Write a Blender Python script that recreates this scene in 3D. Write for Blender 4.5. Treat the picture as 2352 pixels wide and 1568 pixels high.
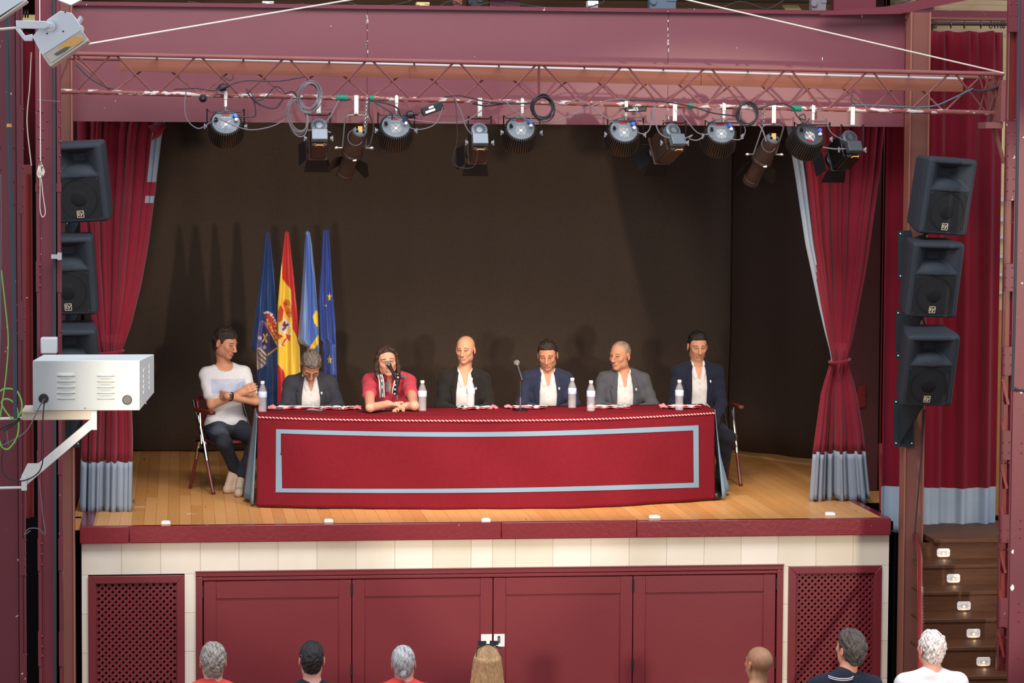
import bpy, math, random
import numpy as np
from mathutils import Matrix, Vector
random.seed(7); rng = np.random.default_rng(7)
for o in list(bpy.data.objects): bpy.data.objects.remove(o, do_unlink=True)
SC = bpy.context.scene; COL = SC.collection
PI = math.pi
def sl(c):
    return tuple(((x/255)/12.92 if x/255 <= .04045 else ((x/255+.055)/1.055)**2.4) for x in c[:3]) + (1.0,)
# ---------------------------------------------------------------- camera (stage floor is z=0, stage lip is y=-0.3)
FPX = 6359.0
_X = np.array([53000., 134., -FPX]); _X /= np.linalg.norm(_X)
_Z = np.array([521., 95600., FPX]); _Z -= _X*(_X@_Z); _Z /= np.linalg.norm(_Z)
_M = np.array([_X, np.cross(_Z, _X), _Z]); CAMP = np.array([-2.6, -21.3, 2.8])
cd = bpy.data.cameras.new('camera'); cam = bpy.data.objects.new('camera', cd); COL.objects.link(cam)
cd.sensor_width = 36; cd.lens = 36*FPX/2352; cd.clip_end = 200
cam.matrix_world = Matrix.Translation(Vector(CAMP)) @ Matrix(_M.tolist()).to_4x4()
SC.camera = cam
def _ray(px, py): return _M@np.array([(px-1176)/FPX, -(py-784)/FPX, -1.])
def P(px, py, y):      # the point of the plane y that the photograph shows at (px, py)
    d = _ray(px, py); return Vector(CAMP+d*(y-CAMP[1])/d[1])
def PZ(px, py, z=0.):
    d = _ray(px, py); return Vector(CAMP+d*(z-CAMP[2])/d[2])
# ---------------------------------------------------------------- world, lamps, exposure
W = bpy.data.worlds.new('hall_air'); SC.world = W; W.use_nodes = True
W.node_tree.nodes['Background'].inputs[0].default_value = (.80, .86, 1.0, 1)
W.node_tree.nodes['Background'].inputs[1].default_value = .66
def lamp(name, kind, loc, aim, energy, color, **kw):
    l = bpy.data.lights.new(name, kind); l.energy = energy; l.color = color
    for k, v in kw.items(): setattr(l, k, v)
    o = bpy.data.objects.new(name, l); COL.objects.link(o); o.location = loc
    o.rotation_euler = (Vector(aim)-Vector(loc)).to_track_quat('-Z', 'Y').to_euler(); o['kind'] = 'helper'
    return o
lamp('skylight', 'AREA', (-.6, -7.0, 8.5), (0, .6, 0), 800, (.94, .95, 1.0), shape='RECTANGLE', size=7, size_y=4)
lamp('hall_window_light', 'AREA', (-7.5, -15, 4.5), (0, -1, 1.0), 130, (.92, .95, 1.0), shape='RECTANGLE', size=5, size_y=4)
lamp('front_spot_left', 'SPOT', (-2.9, -13.5, 2.1), (-.7, 3, .75), 1900, (1.0, .85, .68), spot_size=.335, spot_blend=.15, shadow_soft_size=.2)
lamp('front_spot_right', 'SPOT', (4.8, -15.0, 2.1), (.7, 3, .75), 3000, (1.0, .84, .66), spot_size=.355, spot_blend=.12, shadow_soft_size=.16)
SC.view_settings.view_transform = 'Standard'; SC.view_settings.look = 'None'
SC.view_settings.exposure = .31; SC.view_settings.gamma = 1.0; SC.view_settings.use_curve_mapping = False
try: SC.cycles.use_denoising = True; SC.cycles.max_bounces = 8
except Exception: pass
# ---------------------------------------------------------------- materials
MATS = {}
def mat(name, c, rough=.6, metal=0., c2=None, ns=8., amt=.5, bump=0., bs=40., sheen=0., coat=0., spec=None, vcol=False, emit=None, trans=0., ior=1.45, alpha=1., stretch=None, chips=None, fine=0.):
    if name in MATS: return MATS[name]
    spec = (.5 if rough < .5 else .25 if rough < .75 else .1) if spec is None else spec
    m = bpy.data.materials.new(name); m.use_nodes = True; nt = m.node_tree; N = nt.nodes; L = nt.links
    b = N['Principled BSDF']; b.inputs['Roughness'].default_value = rough; b.inputs['Metallic'].default_value = metal
    b.inputs['Specular IOR Level'].default_value = spec; b.inputs['Coat Weight'].default_value = coat
    b.inputs['Coat Roughness'].default_value = .15
    b.inputs['Sheen Weight'].default_value = sheen; b.inputs['IOR'].default_value = ior
    b.inputs['Transmission Weight'].default_value = trans; b.inputs['Alpha'].default_value = alpha
    tc = N.new('ShaderNodeTexCoord'); src = tc.outputs['Object']
    if stretch:
        mp = N.new('ShaderNodeMapping'); mp.inputs['Scale'].default_value = stretch; L.new(src, mp.inputs[0]); src = mp.outputs[0]
    col = None
    if vcol:
        a = N.new('ShaderNodeVertexColor'); a.layer_name = 'Col'; col = a.outputs['Color']
        if fine:
            n = N.new('ShaderNodeTexNoise'); n.inputs['Scale'].default_value = ns; n.inputs['Detail'].default_value = 3; L.new(src, n.inputs['Vector'])
            mr = N.new('ShaderNodeMapRange'); mr.inputs['From Min'].default_value = .3; mr.inputs['From Max'].default_value = .7
            mr.inputs['To Min'].default_value = 1-fine; mr.inputs['To Max'].default_value = 1+fine; L.new(n.outputs['Fac'], mr.inputs['Value'])
            mx = N.new('ShaderNodeVectorMath'); mx.operation = 'SCALE'; L.new(col, mx.inputs[0]); L.new(mr.outputs[0], mx.inputs['Scale']); col = mx.outputs[0]
    elif c2 is not None:
        n = N.new('ShaderNodeTexNoise'); n.inputs['Scale'].default_value = ns; n.inputs['Detail'].default_value = 5; L.new(src, n.inputs['Vector'])
        r = N.new('ShaderNodeValToRGB'); r.color_ramp.elements[0].position = .5-amt*.5; r.color_ramp.elements[1].position = .5+amt*.5
        r.color_ramp.elements[0].color = sl(c); r.color_ramp.elements[1].color = sl(c2); L.new(n.outputs['Fac'], r.inputs[0]); col = r.outputs[0]
    else: b.inputs['Base Color'].default_value = sl(c)
    if chips:      # chipped paint: (colour, scale, threshold)
        n = N.new('ShaderNodeTexNoise'); n.inputs['Scale'].default_value = chips[1]; n.inputs['Detail'].default_value = 6; L.new(src, n.inputs['Vector'])
        r = N.new('ShaderNodeValToRGB'); r.color_ramp.elements[0].position = chips[2]; r.color_ramp.elements[1].position = chips[2]+.015
        L.new(n.outputs['Fac'], r.inputs[0]); mx = N.new('ShaderNodeMix'); mx.data_type = 'RGBA'; L.new(r.outputs[0], mx.inputs[0])
        if col: L.new(col, mx.inputs[6])
        else: mx.inputs[6].default_value = sl(c)
        mx.inputs[7].default_value = sl(chips[0]); col = mx.outputs[2]
    if col: L.new(col, b.inputs['Base Color'])
    if bump:
        n = N.new('ShaderNodeTexNoise'); n.inputs['Scale'].default_value = bs; n.inputs['Detail'].default_value = 4; L.new(src, n.inputs['Vector'])
        bp = N.new('ShaderNodeBump'); bp.inputs['Strength'].default_value = bump; bp.inputs['Distance'].default_value = .01
        L.new(n.outputs['Fac'], bp.inputs['Height']); L.new(bp.outputs[0], b.inputs['Normal'])
    if emit: b.inputs['Emission Color'].default_value = sl(emit[0]); b.inputs['Emission Strength'].default_value = emit[1]
    MATS[name] = m; return m
M_COLUMN = mat('column_paint', (112, 42, 50), .42, c2=(92, 34, 46), ns=1.2, amt=.6, bump=.04, bs=60, chips=((214, 190, 184), 23, .71))
M_COLRED = mat('column_red_paint', (132, 40, 36), .35, c2=(112, 34, 34), ns=2, bump=.04, bs=50, chips=((200, 170, 160), 25, .73))
M_POST = mat('post_paint', (124, 78, 66), .55, c2=(114, 70, 60), ns=3, bump=.15, bs=60)
M_POSTE = mat('post_edge_paint', (150, 96, 80), .5)
M_TRUSS = mat('truss_paint', (136, 84, 80), .5, c2=(124, 74, 70), ns=6, bump=.2, bs=80)
M_TRUSSW = mat('truss_worn_paint', (136, 80, 76), .5, c2=(124, 70, 66), ns=6, chips=((190, 182, 178), 11, .545), stretch=(1, 3, 3))
M_WOODB = mat('board_wood', (138, 84, 66), .6, c2=(126, 74, 56), ns=5, stretch=(.6, 8, 14), bump=.1)
M_PELMET = mat('pelmet_paint', (122, 62, 70), .40, c2=(112, 54, 62), ns=1.5, amt=.8, bump=.08, bs=120, spec=.7, chips=((225, 190, 190), 30, .77))
M_VELVET = mat('curtain_velvet', (140, 36, 52), .85, sheen=.15, c2=(130, 32, 47), ns=3, bump=.1, bs=200)
M_VELVETD = mat('side_curtain_velvet', (112, 18, 34), .85, sheen=.1, c2=(100, 16, 30), ns=3, bump=.1, bs=200)
M_HEM = mat('hem_cloth', (152, 164, 176), .85, c2=(142, 156, 170), ns=5, bump=.1, bs=200)
M_TCLOTH = mat('table_cloth', (116, 31, 40), .95, c2=(107, 28, 37), ns=30, amt=.7, bump=.12, bs=300, spec=.02)
M_BAND = mat('cloth_band', (122, 146, 164), .85, bump=.1, bs=200)
M_BLACKD = mat('black_drape', (80, 68, 60), .95, c2=(70, 60, 53), ns=40, amt=.8, bump=.2, bs=300, spec=.1)
M_STONE = [mat('cream_stone_%s' % 'abcd'[i], c, .35, c2=d, ns=n_, amt=.5, bump=.03) for i, (c, d, n_) in enumerate([((226, 218, 200), (214, 203, 182), 3), ((230, 223, 207), (222, 213, 195), 2), ((220, 208, 186), (228, 220, 203), 4), ((224, 214, 194), (208, 196, 172), 2.5)])]
M_GROUT = mat('grout', (150, 140, 122), .9)
M_DOOR = mat('door_paint', (118, 42, 48), .3, c2=(106, 32, 40), ns=1.1, amt=.7, coat=.25, bump=.06, bs=90)
M_LIP = mat('lip_paint', (124, 34, 42), .25, c2=(112, 28, 36), ns=2, coat=.3, bump=.12, bs=30, chips=((205, 170, 160), 28, .74))
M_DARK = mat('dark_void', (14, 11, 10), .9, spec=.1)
M_BLACK = mat('black_plastic', (24, 24, 26), .45)
M_SPK = mat('speaker_plastic', (52, 58, 64), .6, c2=(46, 51, 57), ns=60, bump=.3, bs=250)
M_SPKG = mat('speaker_grille', (36, 37, 38), .7, bump=.3, bs=500)
M_FRAMEW = mat('white_paint', (222, 224, 222), .45, c2=(212, 215, 214), ns=3)
M_STEEL = mat('bright_steel', (196, 196, 192), .3, 1.0)
M_CHROME = mat('chrome', (160, 154, 146), .22, 1.0)
M_CABLE = mat('cable_rubber', (52, 48, 52), .5)
M_CABLEG = mat('grey_cable', (110, 104, 108), .5)
M_GREEN = mat('green_tape', (28, 120, 92), .5)
M_LGREEN = mat('green_cable', (120, 190, 90), .5)
M_ROPE = mat('pale_rope', (205, 200, 185), .8)
M_CREAMW = mat('cream_wall', (232, 214, 150), .8, c2=(222, 202, 140), ns=4)
M_HALLF = mat('hall_floor_wood', (140, 90, 55), .4)
M_STAIR = mat('stair_wood', (92, 56, 32), .5, c2=(74, 44, 26), ns=6, stretch=(1, 8, 8), bump=.1)
M_PLANK = [mat('plank_wood_%s' % 'abcde'[i], c, .38, c2=d, ns=7, amt=.9, stretch=(7, .6, 1), bump=.05, chips=((120, 74, 34), 3.2, .70)) for i, (c, d) in enumerate([((226, 164, 98), (208, 146, 82)), ((220, 158, 92), (200, 138, 76)), ((230, 170, 106), (212, 152, 88)), ((216, 152, 88), (196, 134, 72)), ((224, 162, 96), (218, 158, 96))])]
# ---------------------------------------------------------------- mesh collecting
def frame(z, x=None):
    z = Vector(z).normalized(); a = Vector(x) if x is not None else (Vector((0, 0, 1)) if abs(z.z) < .9 else Vector((1, 0, 0)))
    x_ = a.cross(z) if x is None else (a-z*a.dot(z)); x_.normalize(); return x_, z.cross(x_), z
class MB:
    def __init__(s): s.v = []; s.f = []; s.m = []; s.T = None; s.mi = 0
    def add(s, vs, fs, mi=None):
        n = len(s.v)
        if s.T is not None: vs = [s.T@Vector(v) for v in vs]
        s.v += [tuple(v) for v in vs]; s.f += [tuple(i+n for i in f) for f in fs]; s.m += [s.mi if mi is None else mi]*len(fs); return s
    def box(s, c, d, R=None, mi=None):
        c = Vector(c); vs = []
        for k in range(8):
            p = Vector(((k & 1)-.5, ((k >> 1) & 1)-.5, ((k >> 2) & 1)-.5)); p = Vector((p.x*d[0], p.y*d[1], p.z*d[2]))
            vs.append(c+(R@p if R else p))
        return s.add(vs, [(0, 2, 3, 1), (4, 5, 7, 6), (0, 1, 5, 4), (2, 6, 7, 3), (0, 4, 6, 2), (1, 3, 7, 5)], mi)
    def b2(s, lo, hi, mi=None): return s.box([(a+b)/2 for a, b in zip(lo, hi)], [abs(b-a) for a, b in zip(lo, hi)], None, mi)
    def cyl(s, a, b, r, r2=None, n=12, caps=True, mi=None):
        a = Vector(a); b = Vector(b); r2 = r if r2 is None else r2; x, y, z = frame(b-a)
        vs = [p+(x*math.cos(t)+y*math.sin(t))*q for p, q in ((a, r), (b, r2)) for t in [2*PI*i/n for i in range(n)]]
        fs = [(i, (i+1) % n, n+(i+1) % n, n+i) for i in range(n)]
        if caps: fs += [tuple(range(n-1, -1, -1)), tuple(range(n, 2*n))]
        return s.add(vs, fs, mi)
    def tube(s, pts, r, n=6, mi=None, closed=False):
        pts = [Vector(p) for p in pts]; L = len(pts); vs = []; x = None
        for i, p in enumerate(pts):
            t = (pts[(i+1) % L] if closed or i < L-1 else p)-(pts[i-1] if closed or i > 0 else p); t.normalize()
            if x is None: x, _, _ = frame(t)
            x = (x-t*x.dot(t)).normalized(); y = t.cross(x); rr = r[i] if isinstance(r, (list, tuple)) else r
            vs += [p+(x*math.cos(a)+y*math.sin(a))*rr for a in [2*PI*k/n for k in range(n)]]
        fs = []
        for i in range(L if closed else L-1):
            j = (i+1) % L; fs += [(i*n+k, i*n+(k+1) % n, j*n+(k+1) % n, j*n+k) for k in range(n)]
        if not closed: fs += [tuple(range(n-1, -1, -1)), tuple(range((L-1)*n, L*n))]
        return s.add(vs, fs, mi)
    def lathe(s, prof, o=(0, 0, 0), z=(0, 0, 1), n=20, mi=None, mis=None, x=None):
        o = Vector(o); X, Y, Z = frame(z, x); vs = []; fs = []
        for r, h in prof: vs += [o+Z*h+(X*math.cos(2*PI*k/n)+Y*math.sin(2*PI*k/n))*max(r, 1e-5) for k in range(n)]
        for i in range(len(prof)-1):
            q = [(i*n+k, i*n+(k+1) % n, (i+1)*n+(k+1) % n, (i+1)*n+k) for k in range(n)]
            s.add([], [], None); fs += q
        base = len(s.v); s.add(vs, fs, mi)
        if mis:
            for i in range(len(prof)-1):
                for k in range(n): s.m[len(s.m)-len(fs)+i*n+k] = mis[i]
        return s
    def prism(s, poly, o, u, v, depth, mi=None):
        o = Vector(o); u = Vector(u); v = Vector(v); w = u.cross(v).normalized()*depth; n = len(poly)
        vs = [o+u*a+v*b for a, b in poly]+[o+u*a+v*b+w for a, b in poly]
        return s.add(vs, [tuple(range(n))[::-1], tuple(range(n, 2*n))]+[(i, (i+1) % n, n+(i+1) % n, n+i) for i in range(n)], mi)
    def sph(s, c, r, n=10, mi=None, sc=(1, 1, 1), R=None):
        c = Vector(c); vs = [];  m = n//2+1
        for i in range(m+1):
            t = PI*i/m
            for k in range(n):
                p = Vector((math.sin(t)*math.cos(2*PI*k/n)*r*sc[0], math.sin(t)*math.sin(2*PI*k/n)*r*sc[1], math.cos(t)*r*sc[2])); vs.append(c+(R@p if R else p))
        return s.add(vs, [(i*n+k, (i+1)*n+k, (i+1)*n+(k+1) % n, i*n+(k+1) % n) for i in range(m) for k in range(n)], mi)
    def torus(s, c, z, R, r, n=24, k=6, mi=None, a0=0, a1=2*PI, x=None):
        X, Y, Z = frame(z, x); c = Vector(c); full = abs(a1-a0-2*PI) < 1e-4
        return s.tube([c+(X*math.cos(a)+Y*math.sin(a))*R for a in [a0+(a1-a0)*i/(n if full else n-1) for i in range(n)]], r, k, mi, full)
    def grid(s, pts, mi=None, mif=None):     # pts[row][col]
        R = len(pts); C_ = len(pts[0]); n0 = len(s.m)
        s.add([p for r in pts for p in r], [(i*C_+j, i*C_+j+1, (i+1)*C_+j+1, (i+1)*C_+j) for i in range(R-1) for j in range(C_-1)], mi)
        if mif:
            q = n0
            for i in range(R-1):
                for j in range(C_-1): s.m[q] = mif(i, j); q += 1
        return s
def newobj(name, data, parent=None, world=True):
    o = bpy.data.objects.new(name, data); COL.objects.link(o)
    if parent is not None:
        o.parent = parent
        if world: o.matrix_parent_inverse = WM[parent.name].inverted()
    WM[o.name] = Matrix.Identity(4) if (world or parent is None) else WM[parent.name].copy()
    return o
WM = {}
def mesh_of(mb, name, mats, ang=35, smooth=True):
    me = bpy.data.meshes.new(name); me.from_pydata(mb.v, [], mb.f)
    for m in (mats if isinstance(mats, (list, tuple)) else [mats]): me.materials.append(m)
    me.polygons.foreach_set('material_index', mb.m)
    if smooth:
        me.polygons.foreach_set('use_smooth', [True]*len(me.polygons)); me.set_sharp_from_angle(angle=math.radians(ang))
    me.update(); return me
def part(name, mb, mats, parent=None, world=True, label=None, kind=None, ang=35, bevel=0., solid=0., thing=None, group=None):
    me = mb if isinstance(mb, bpy.types.Mesh) else mesh_of(mb, name, mats, ang)
    o = newobj(name, me, parent, world)
    if label: o['label'] = label
    if kind: o['kind'] = kind
    if solid: s = o.modifiers.new('thick', 'SOLIDIFY'); s.thickness = solid; s.offset = 0
    if bevel: b = o.modifiers.new('edge', 'BEVEL'); b.width = bevel; b.segments = 2; b.limit_method = 'ANGLE'; b.angle_limit = math.radians(40)
    if thing: o['label'] = thing[0]; o['category'] = thing[1]
    if group: o['group'] = group
    return o
def thing(name, label, cat, loc=(0, 0, 0), rot=None, group=None, kind=None):
    o = bpy.data.objects.new(name, None); COL.objects.link(o); o.location = loc; o.empty_display_size = .1
    R = Matrix.Identity(4)
    if rot is not None:
        R = rot.to_4x4() if isinstance(rot, Matrix) else Matrix.Rotation(rot, 4, 'Z'); o.rotation_euler = R.to_euler()
    if label: o['label'] = label
    if cat: o['category'] = cat
    if group: o['group'] = group
    if kind: o['kind'] = kind
    WM[o.name] = Matrix.Translation(Vector(loc))@R; return o
def struct(name, loc=(0, 0, 0)): return thing(name, None, None, loc, kind='structure')
def spart(name, mb, mats, **k):
    o = part(name, mb, mats, **k); o['kind'] = 'structure'; return o
def dup(root, loc=None, rot=None, label=None, group=None, parent=None, name=None):
    r = root.copy(); COL.objects.link(r)
    if name: r.name = name
    if parent is not None: r.parent = parent
    if loc is not None: r.location = loc
    if rot is not None: r.rotation_euler = rot.to_euler() if isinstance(rot, Matrix) else (0, 0, rot)
    if label: r['label'] = label
    if group: r['group'] = group
    for ch in list(root.children): dup(ch, parent=r)
    return r
def smoothpts(pts, k=6):    # Catmull-Rom through the given points
    p = [Vector(a) for a in pts]; p = [p[0]*2-p[1]]+p+[p[-1]*2-p[-2]]; out = []
    for i in range(1, len(p)-2):
        for j in range(k):
            t = j/k; out.append(.5*((2*p[i])+(-p[i-1]+p[i+1])*t+(2*p[i-1]-5*p[i]+4*p[i+1]-p[i+2])*t*t+(-p[i-1]+3*p[i]-3*p[i+1]+p[i+2])*t**3))
    return out+[p[-2]]
def itp(tab, v):
    return float(np.interp(v, [a for a, _ in tab], [b for _, b in tab]))
# ================================================================ SETTING
YW = -.26; YP = -.40
# ---- stage floor of single planks, hall floor
fl = struct('floor')
spart('floor_side', MB().b2((2.84, .92, -.034), (4.0, 5.28, -.004)), M_PLANK[3], parent=fl)
x = -3.42; i = 0
PB = mesh_of(MB().box((0, 0, 0), (.0885, 5.55, .03)), 'plank', M_PLANK[0])
while x < 2.86:
    a = rng.random(); cut = [-.27] + ([-.27+1.2+3.4*a] if a < .85 else []) + [5.28]
    for q in range(len(cut)-1):
        k = int(rng.integers(5)); mb = MB().b2((x+.0006, cut[q]+.001, -.03), (x+.0895, cut[q+1]-.001, float(rng.uniform(-.0012, .0))))
        spart('plank', mb, M_PLANK[k], parent=fl)
    x += .0905; i += 1
spart('floor_base', MB().b2((-3.42, -.25, -.10), (2.95, .9, -.032)).b2((-3.42, .9, -.10), (4.0, 5.4, -.032)), M_DARK, parent=fl)
spart('hall_floor', MB().b2((-9, -24, -1.6), (9, 5.5, -1.5)), M_HALLF)
spart('wall_under_stage', MB().b2((2.97, .7, -1.5), (6, .8, -.13)).b2((2.975, -.2, -1.5), (2.985, .7, -.13)).b2((-6, .2, -1.5), (-3.36, .3, .0)), M_DARK)
# ---- painted lip along the stage edge
lip = struct('trim_1')
def lipx(px): return P(px, 1225, -.33).x
for a, b in ((183, 297), (297, 1152), (1152, 1463), (1463, 2047)):
    spart('lip_board', MB().b2((lipx(a), -.33, -.126), (lipx(b)-.002, -.262, .004)), M_LIP, parent=lip, bevel=.006)
for sx in (-1, 1):
    e = lipx(183) if sx < 0 else lipx(2047)
    spart('side_board', MB().b2((e, -.262, -.12), (e+.10 if sx < 0 else e-.06, .9, .006)), M_LIP, parent=lip)
# ---- stage front wall: stone tiles
wf = struct('wall_front')
wx = [P(p, 1280, YW).x for p in (187, 279, 369, 460, 549, 639, 728, 818, 907, 994, 1082, 1131, 1184, 1270, 1357, 1445, 1531, 1617, 1702, 1787, 1874, 1959, 2042)]
zt = -.127; zb = P(1100, 1306, YW).z-.01; k = 0
def tile(x0, x1, z0, z1):
    global k; k += 1
    spart('stone_tile', MB().b2((x0+.001, YW, z0+.001), (x1-.001, YW+.02, z1-.001)), M_STONE[int(rng.integers(4))], parent=wf)
for a, b in zip(wx[:-1], wx[1:]): tile(a, b, zb, zt)
GL = (P(203, 1400, YW).x, P(424, 1400, YW).x); DR = (P(450, 1400, YW).x, P(1797, 1400, YW).x); GR = (P(1810, 1400, YW).x, P(2023, 1400, YW).x)
z0 = zb
while z0 > -1.5:
    z1 = max(z0-.298, -1.5)
    for a, b in ((wx[0], GL[0]), (GL[1], DR[0]), (DR[1], GR[0]), (GR[1], wx[-1])): tile(a, b, z1, z0)
    z0 = z1
spart('wall_core', MB().b2((wx[0], YW+.5, -1.5), (wx[-1], YW+.6, -.13)).b2((wx[0]+.01, YW+.021, zb), (wx[-1]-.01, YW+.05, -.13)), M_DARK, parent=wf)
# ---- lattice grilles
def grille(xa, xb, ztop, lab):
    g = thing('ventilation_grille', lab, 'grille', ((xa+xb)/2, YW, -1.5))
    w = .058; zt_ = ztop; zb_ = -1.5
    for nm, po in (('frame_rail', [(xa, zt_), (xb, zt_), (xb-w, zt_-w), (xa+w, zt_-w)]), ('frame_stile', [(xa, zt_), (xa+w, zt_-w), (xa+w, zb_), (xa, zb_)]), ('frame_stile', [(xb, zt_), (xb, zb_), (xb-w, zb_), (xb-w, zt_-w)])):
        part(nm, MB().prism(po, (0, YW+.02, 0), (1, 0, 0), (0, 0, 1), .045), M_DOOR, g, bevel=.004)
    part('inner_frame', MB().b2((xa+w, YW+.0, zt_-w-.008), (xb-w, YW+.02, zt_-w)).b2((xa+w, YW, zb_), (xa+w+.008, YW+.02, zt_-w)).b2((xb-w-.008, YW, zb_), (xb-w, YW+.02, zt_-w)), M_DOOR, g)
    x0, x1, zz0, zz1 = xa+w+.006, xb-w-.006, zb_, zt_-w-.006; W_, H_ = x1-x0, zz1-zz0; st = .0515; sw = .0195
    for lay, sg in ((0, 1), (1, -1)):
        c = -H_
        while c < W_:
            # line from (c,0) at 45 degrees, clipped to the opening
            t0 = max(0, -c); t1 = min(H_, W_-c)
            if t1-t0 > .03:
                pa = (c+t0, t0); pb = (c+t1, t1)
                if sg < 0: pa = (W_-pa[0], pa[1]); pb = (W_-pb[0], pb[1])
                yy = YW+.004+lay*.006
                A = Vector((x0+pa[0], yy, zz0+pa[1])); B = Vector((x0+pb[0], yy, zz0+pb[1])); d = (B-A).normalized(); R = Matrix((d, Vector((0, 1, 0)), d.cross(Vector((0, 1, 0))))).transposed()
                part('slat', MB().box((A+B)/2, ((B-A).length, .006, sw), R), M_DOOR, g)
            c += st
    part('backing', MB().b2((xa+w, YW+.12, zb_), (xb-w, YW+.13, zt_)), M_DARK, g)
grille(GL[0], GL[1], P(300, 1321, YW).z, 'maroon lattice grille below the two caged columns, left of the four doors')
grille(GR[0], GR[1], P(1900, 1299, YW).z, 'maroon lattice grille beside the stairs, behind the man in the navy polo')
# ---- cupboard doors under the stage
zd = P(1100, 1305, YW).z
cf = struct('door_1', (DR[0], YW, -1.5))
spart('door_frame', MB().b2((DR[0], YW-.03, zd-.035), (DR[1], YW+.03, zd)).b2((DR[0], YW-.03, -1.5), (DR[0]+.05, YW+.03, zd-.036)).b2((DR[1]-.05, YW-.03, -1.5), (DR[1], YW+.03, zd-.036)), M_DOOR, parent=cf, bevel=.005)
spart('frame_moulding', MB().b2((DR[0]+.045, YW-.022, zd-.068), (DR[1]-.045, YW+.03, zd-.036)), M_DOOR, parent=cf, bevel=.008)
spart('top_capping', MB().b2((DR[0]-.004, YW-.036, zd), (DR[1]+.004, YW+.0, zd+.008)), M_DOOR, parent=cf)
dx = [DR[0]+.055]+[P(p, 1400, YW).x for p in (808, 1132, 1453)]+[DR[1]-.055]
dl = ['maroon panelled cupboard door behind the grey curly head', 'maroon panelled cupboard door behind the silver hair bun', 'maroon panelled cupboard door with the keyhole plate', 'maroon panelled cupboard door behind the shaved head']
for j in range(4):
    a, b = dx[j]+.003, dx[j+1]-.003; t = zd-.072
    d = thing('cupboard_door', dl[j], 'door', ((a+b)/2, YW, -1.5)); y0 = YW-.012
    part('stile', MB().b2((a, y0, -1.5), (a+.095, y0+.035, t)), M_DOOR, d, bevel=.004)
    part('stile', MB().b2((b-.095, y0, -1.5), (b, y0+.035, t)), M_DOOR, d, bevel=.004)
    part('rail', MB().b2((a+.095, y0, t-.135), (b-.095, y0+.035, t)), M_DOOR, d, bevel=.004)
    part('panel', MB().b2((a+.09, y0+.011, -1.5), (b-.09, y0+.03, t-.13)), M_DOOR, d)
    e = .007
    part('panel_moulding', MB().b2((a+.095, y0+.004, t-.135-e), (b-.095, y0+.016, t-.135)).b2((a+.095, y0+.004, -1.5), (a+.095+e, y0+.016, t-.135-e)).b2((b-.095-e, y0+.004, -1.5), (b-.095, y0+.016, t-.135-e)), M_DOOR, d, bevel=.003)
    hx = a-.004 if j in (0, 1) else b+.004
    for hz in (t-.075, t-.075-.62):
        part('hinge', MB().cyl((hx, y0-.006, hz-.045), (hx, y0-.006, hz+.045), .0075, n=8).b2((hx-.007, y0-.003, hz-.04), (hx+.007, y0+.01, hz+.04)), M_BLACK, d)
    if j in (1, 2):
        px0 = b-.089 if j == 1 else a+.004
        pl = part('lock_plate', MB().b2((px0, y0-.004, P(1130, 1484, YW).z), (px0+.084, y0, P(1130, 1455, YW).z)), M_FRAMEW, d, label='cream plate')
        if j == 2:
            kc = P(1146, 1468, y0-.004)
            part('lock_cylinder', MB().b2((kc.x-.010, kc.y-.004, kc.z-.026), (kc.x+.010, kc.y+.0, kc.z+.026)), M_BLACK, pl)
            part('key', MB().cyl((kc.x, kc.y-.012, kc.z+.008), (kc.x, kc.y-.003, kc.z+.008), .0065, n=10).b2((kc.x-.0035, kc.y-.010, kc.z-.018), (kc.x+.0035, kc.y-.004, kc.z+.004)), M_STEEL, pl)
# ---- posts either side of the stage mouth (I sections, web facing sideways)
def ipost(n, xa, xb, zb_, zt_, y):
    s = struct('trim_%d' % n, ((xa+xb)/2, y, zb_))
    spart('post_web', MB().b2((xa+.012, y+.004, zb_), (xb-.012, y+.05, zt_)), M_POST, parent=s)
    spart('post_flange', MB().b2((xa, y-.012, zb_), (xa+.012, y+.14, zt_)), M_POSTE, parent=s, bevel=.002)
    spart('post_flange', MB().b2((xb-.012, y-.012, zb_), (xb, y+.14, zt_)), M_POSTE, parent=s, bevel=.002)
xr0, xr1 = 2.989, 3.147
ipost(2, xr0, xr1, -1.5, P(2090, 28, YP).z, YP)
ipost(3, -3.56, -3.388, -1.5, 4.2, YP)
# ---- pelmet of three painted panels over the mouth
pel = struct('pelmet'); zl = 3.072; zp = P(1100, 24, -.2).z
ps = [P(p, 200, -.2).x for p in (150, 843, 1534, 2078)]
for a, b in zip(ps[:-1], ps[1:]): spart('panel', MB().b2((a+.0015, -.2, zl-.02), (b-.0015, -.165, zp)), M_PELMET, parent=pel)
spart('top_ledge', MB().b2((ps[0], -.24, zp), (ps[3], .1, zp+.03)), M_COLUMN, parent=pel)
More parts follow.
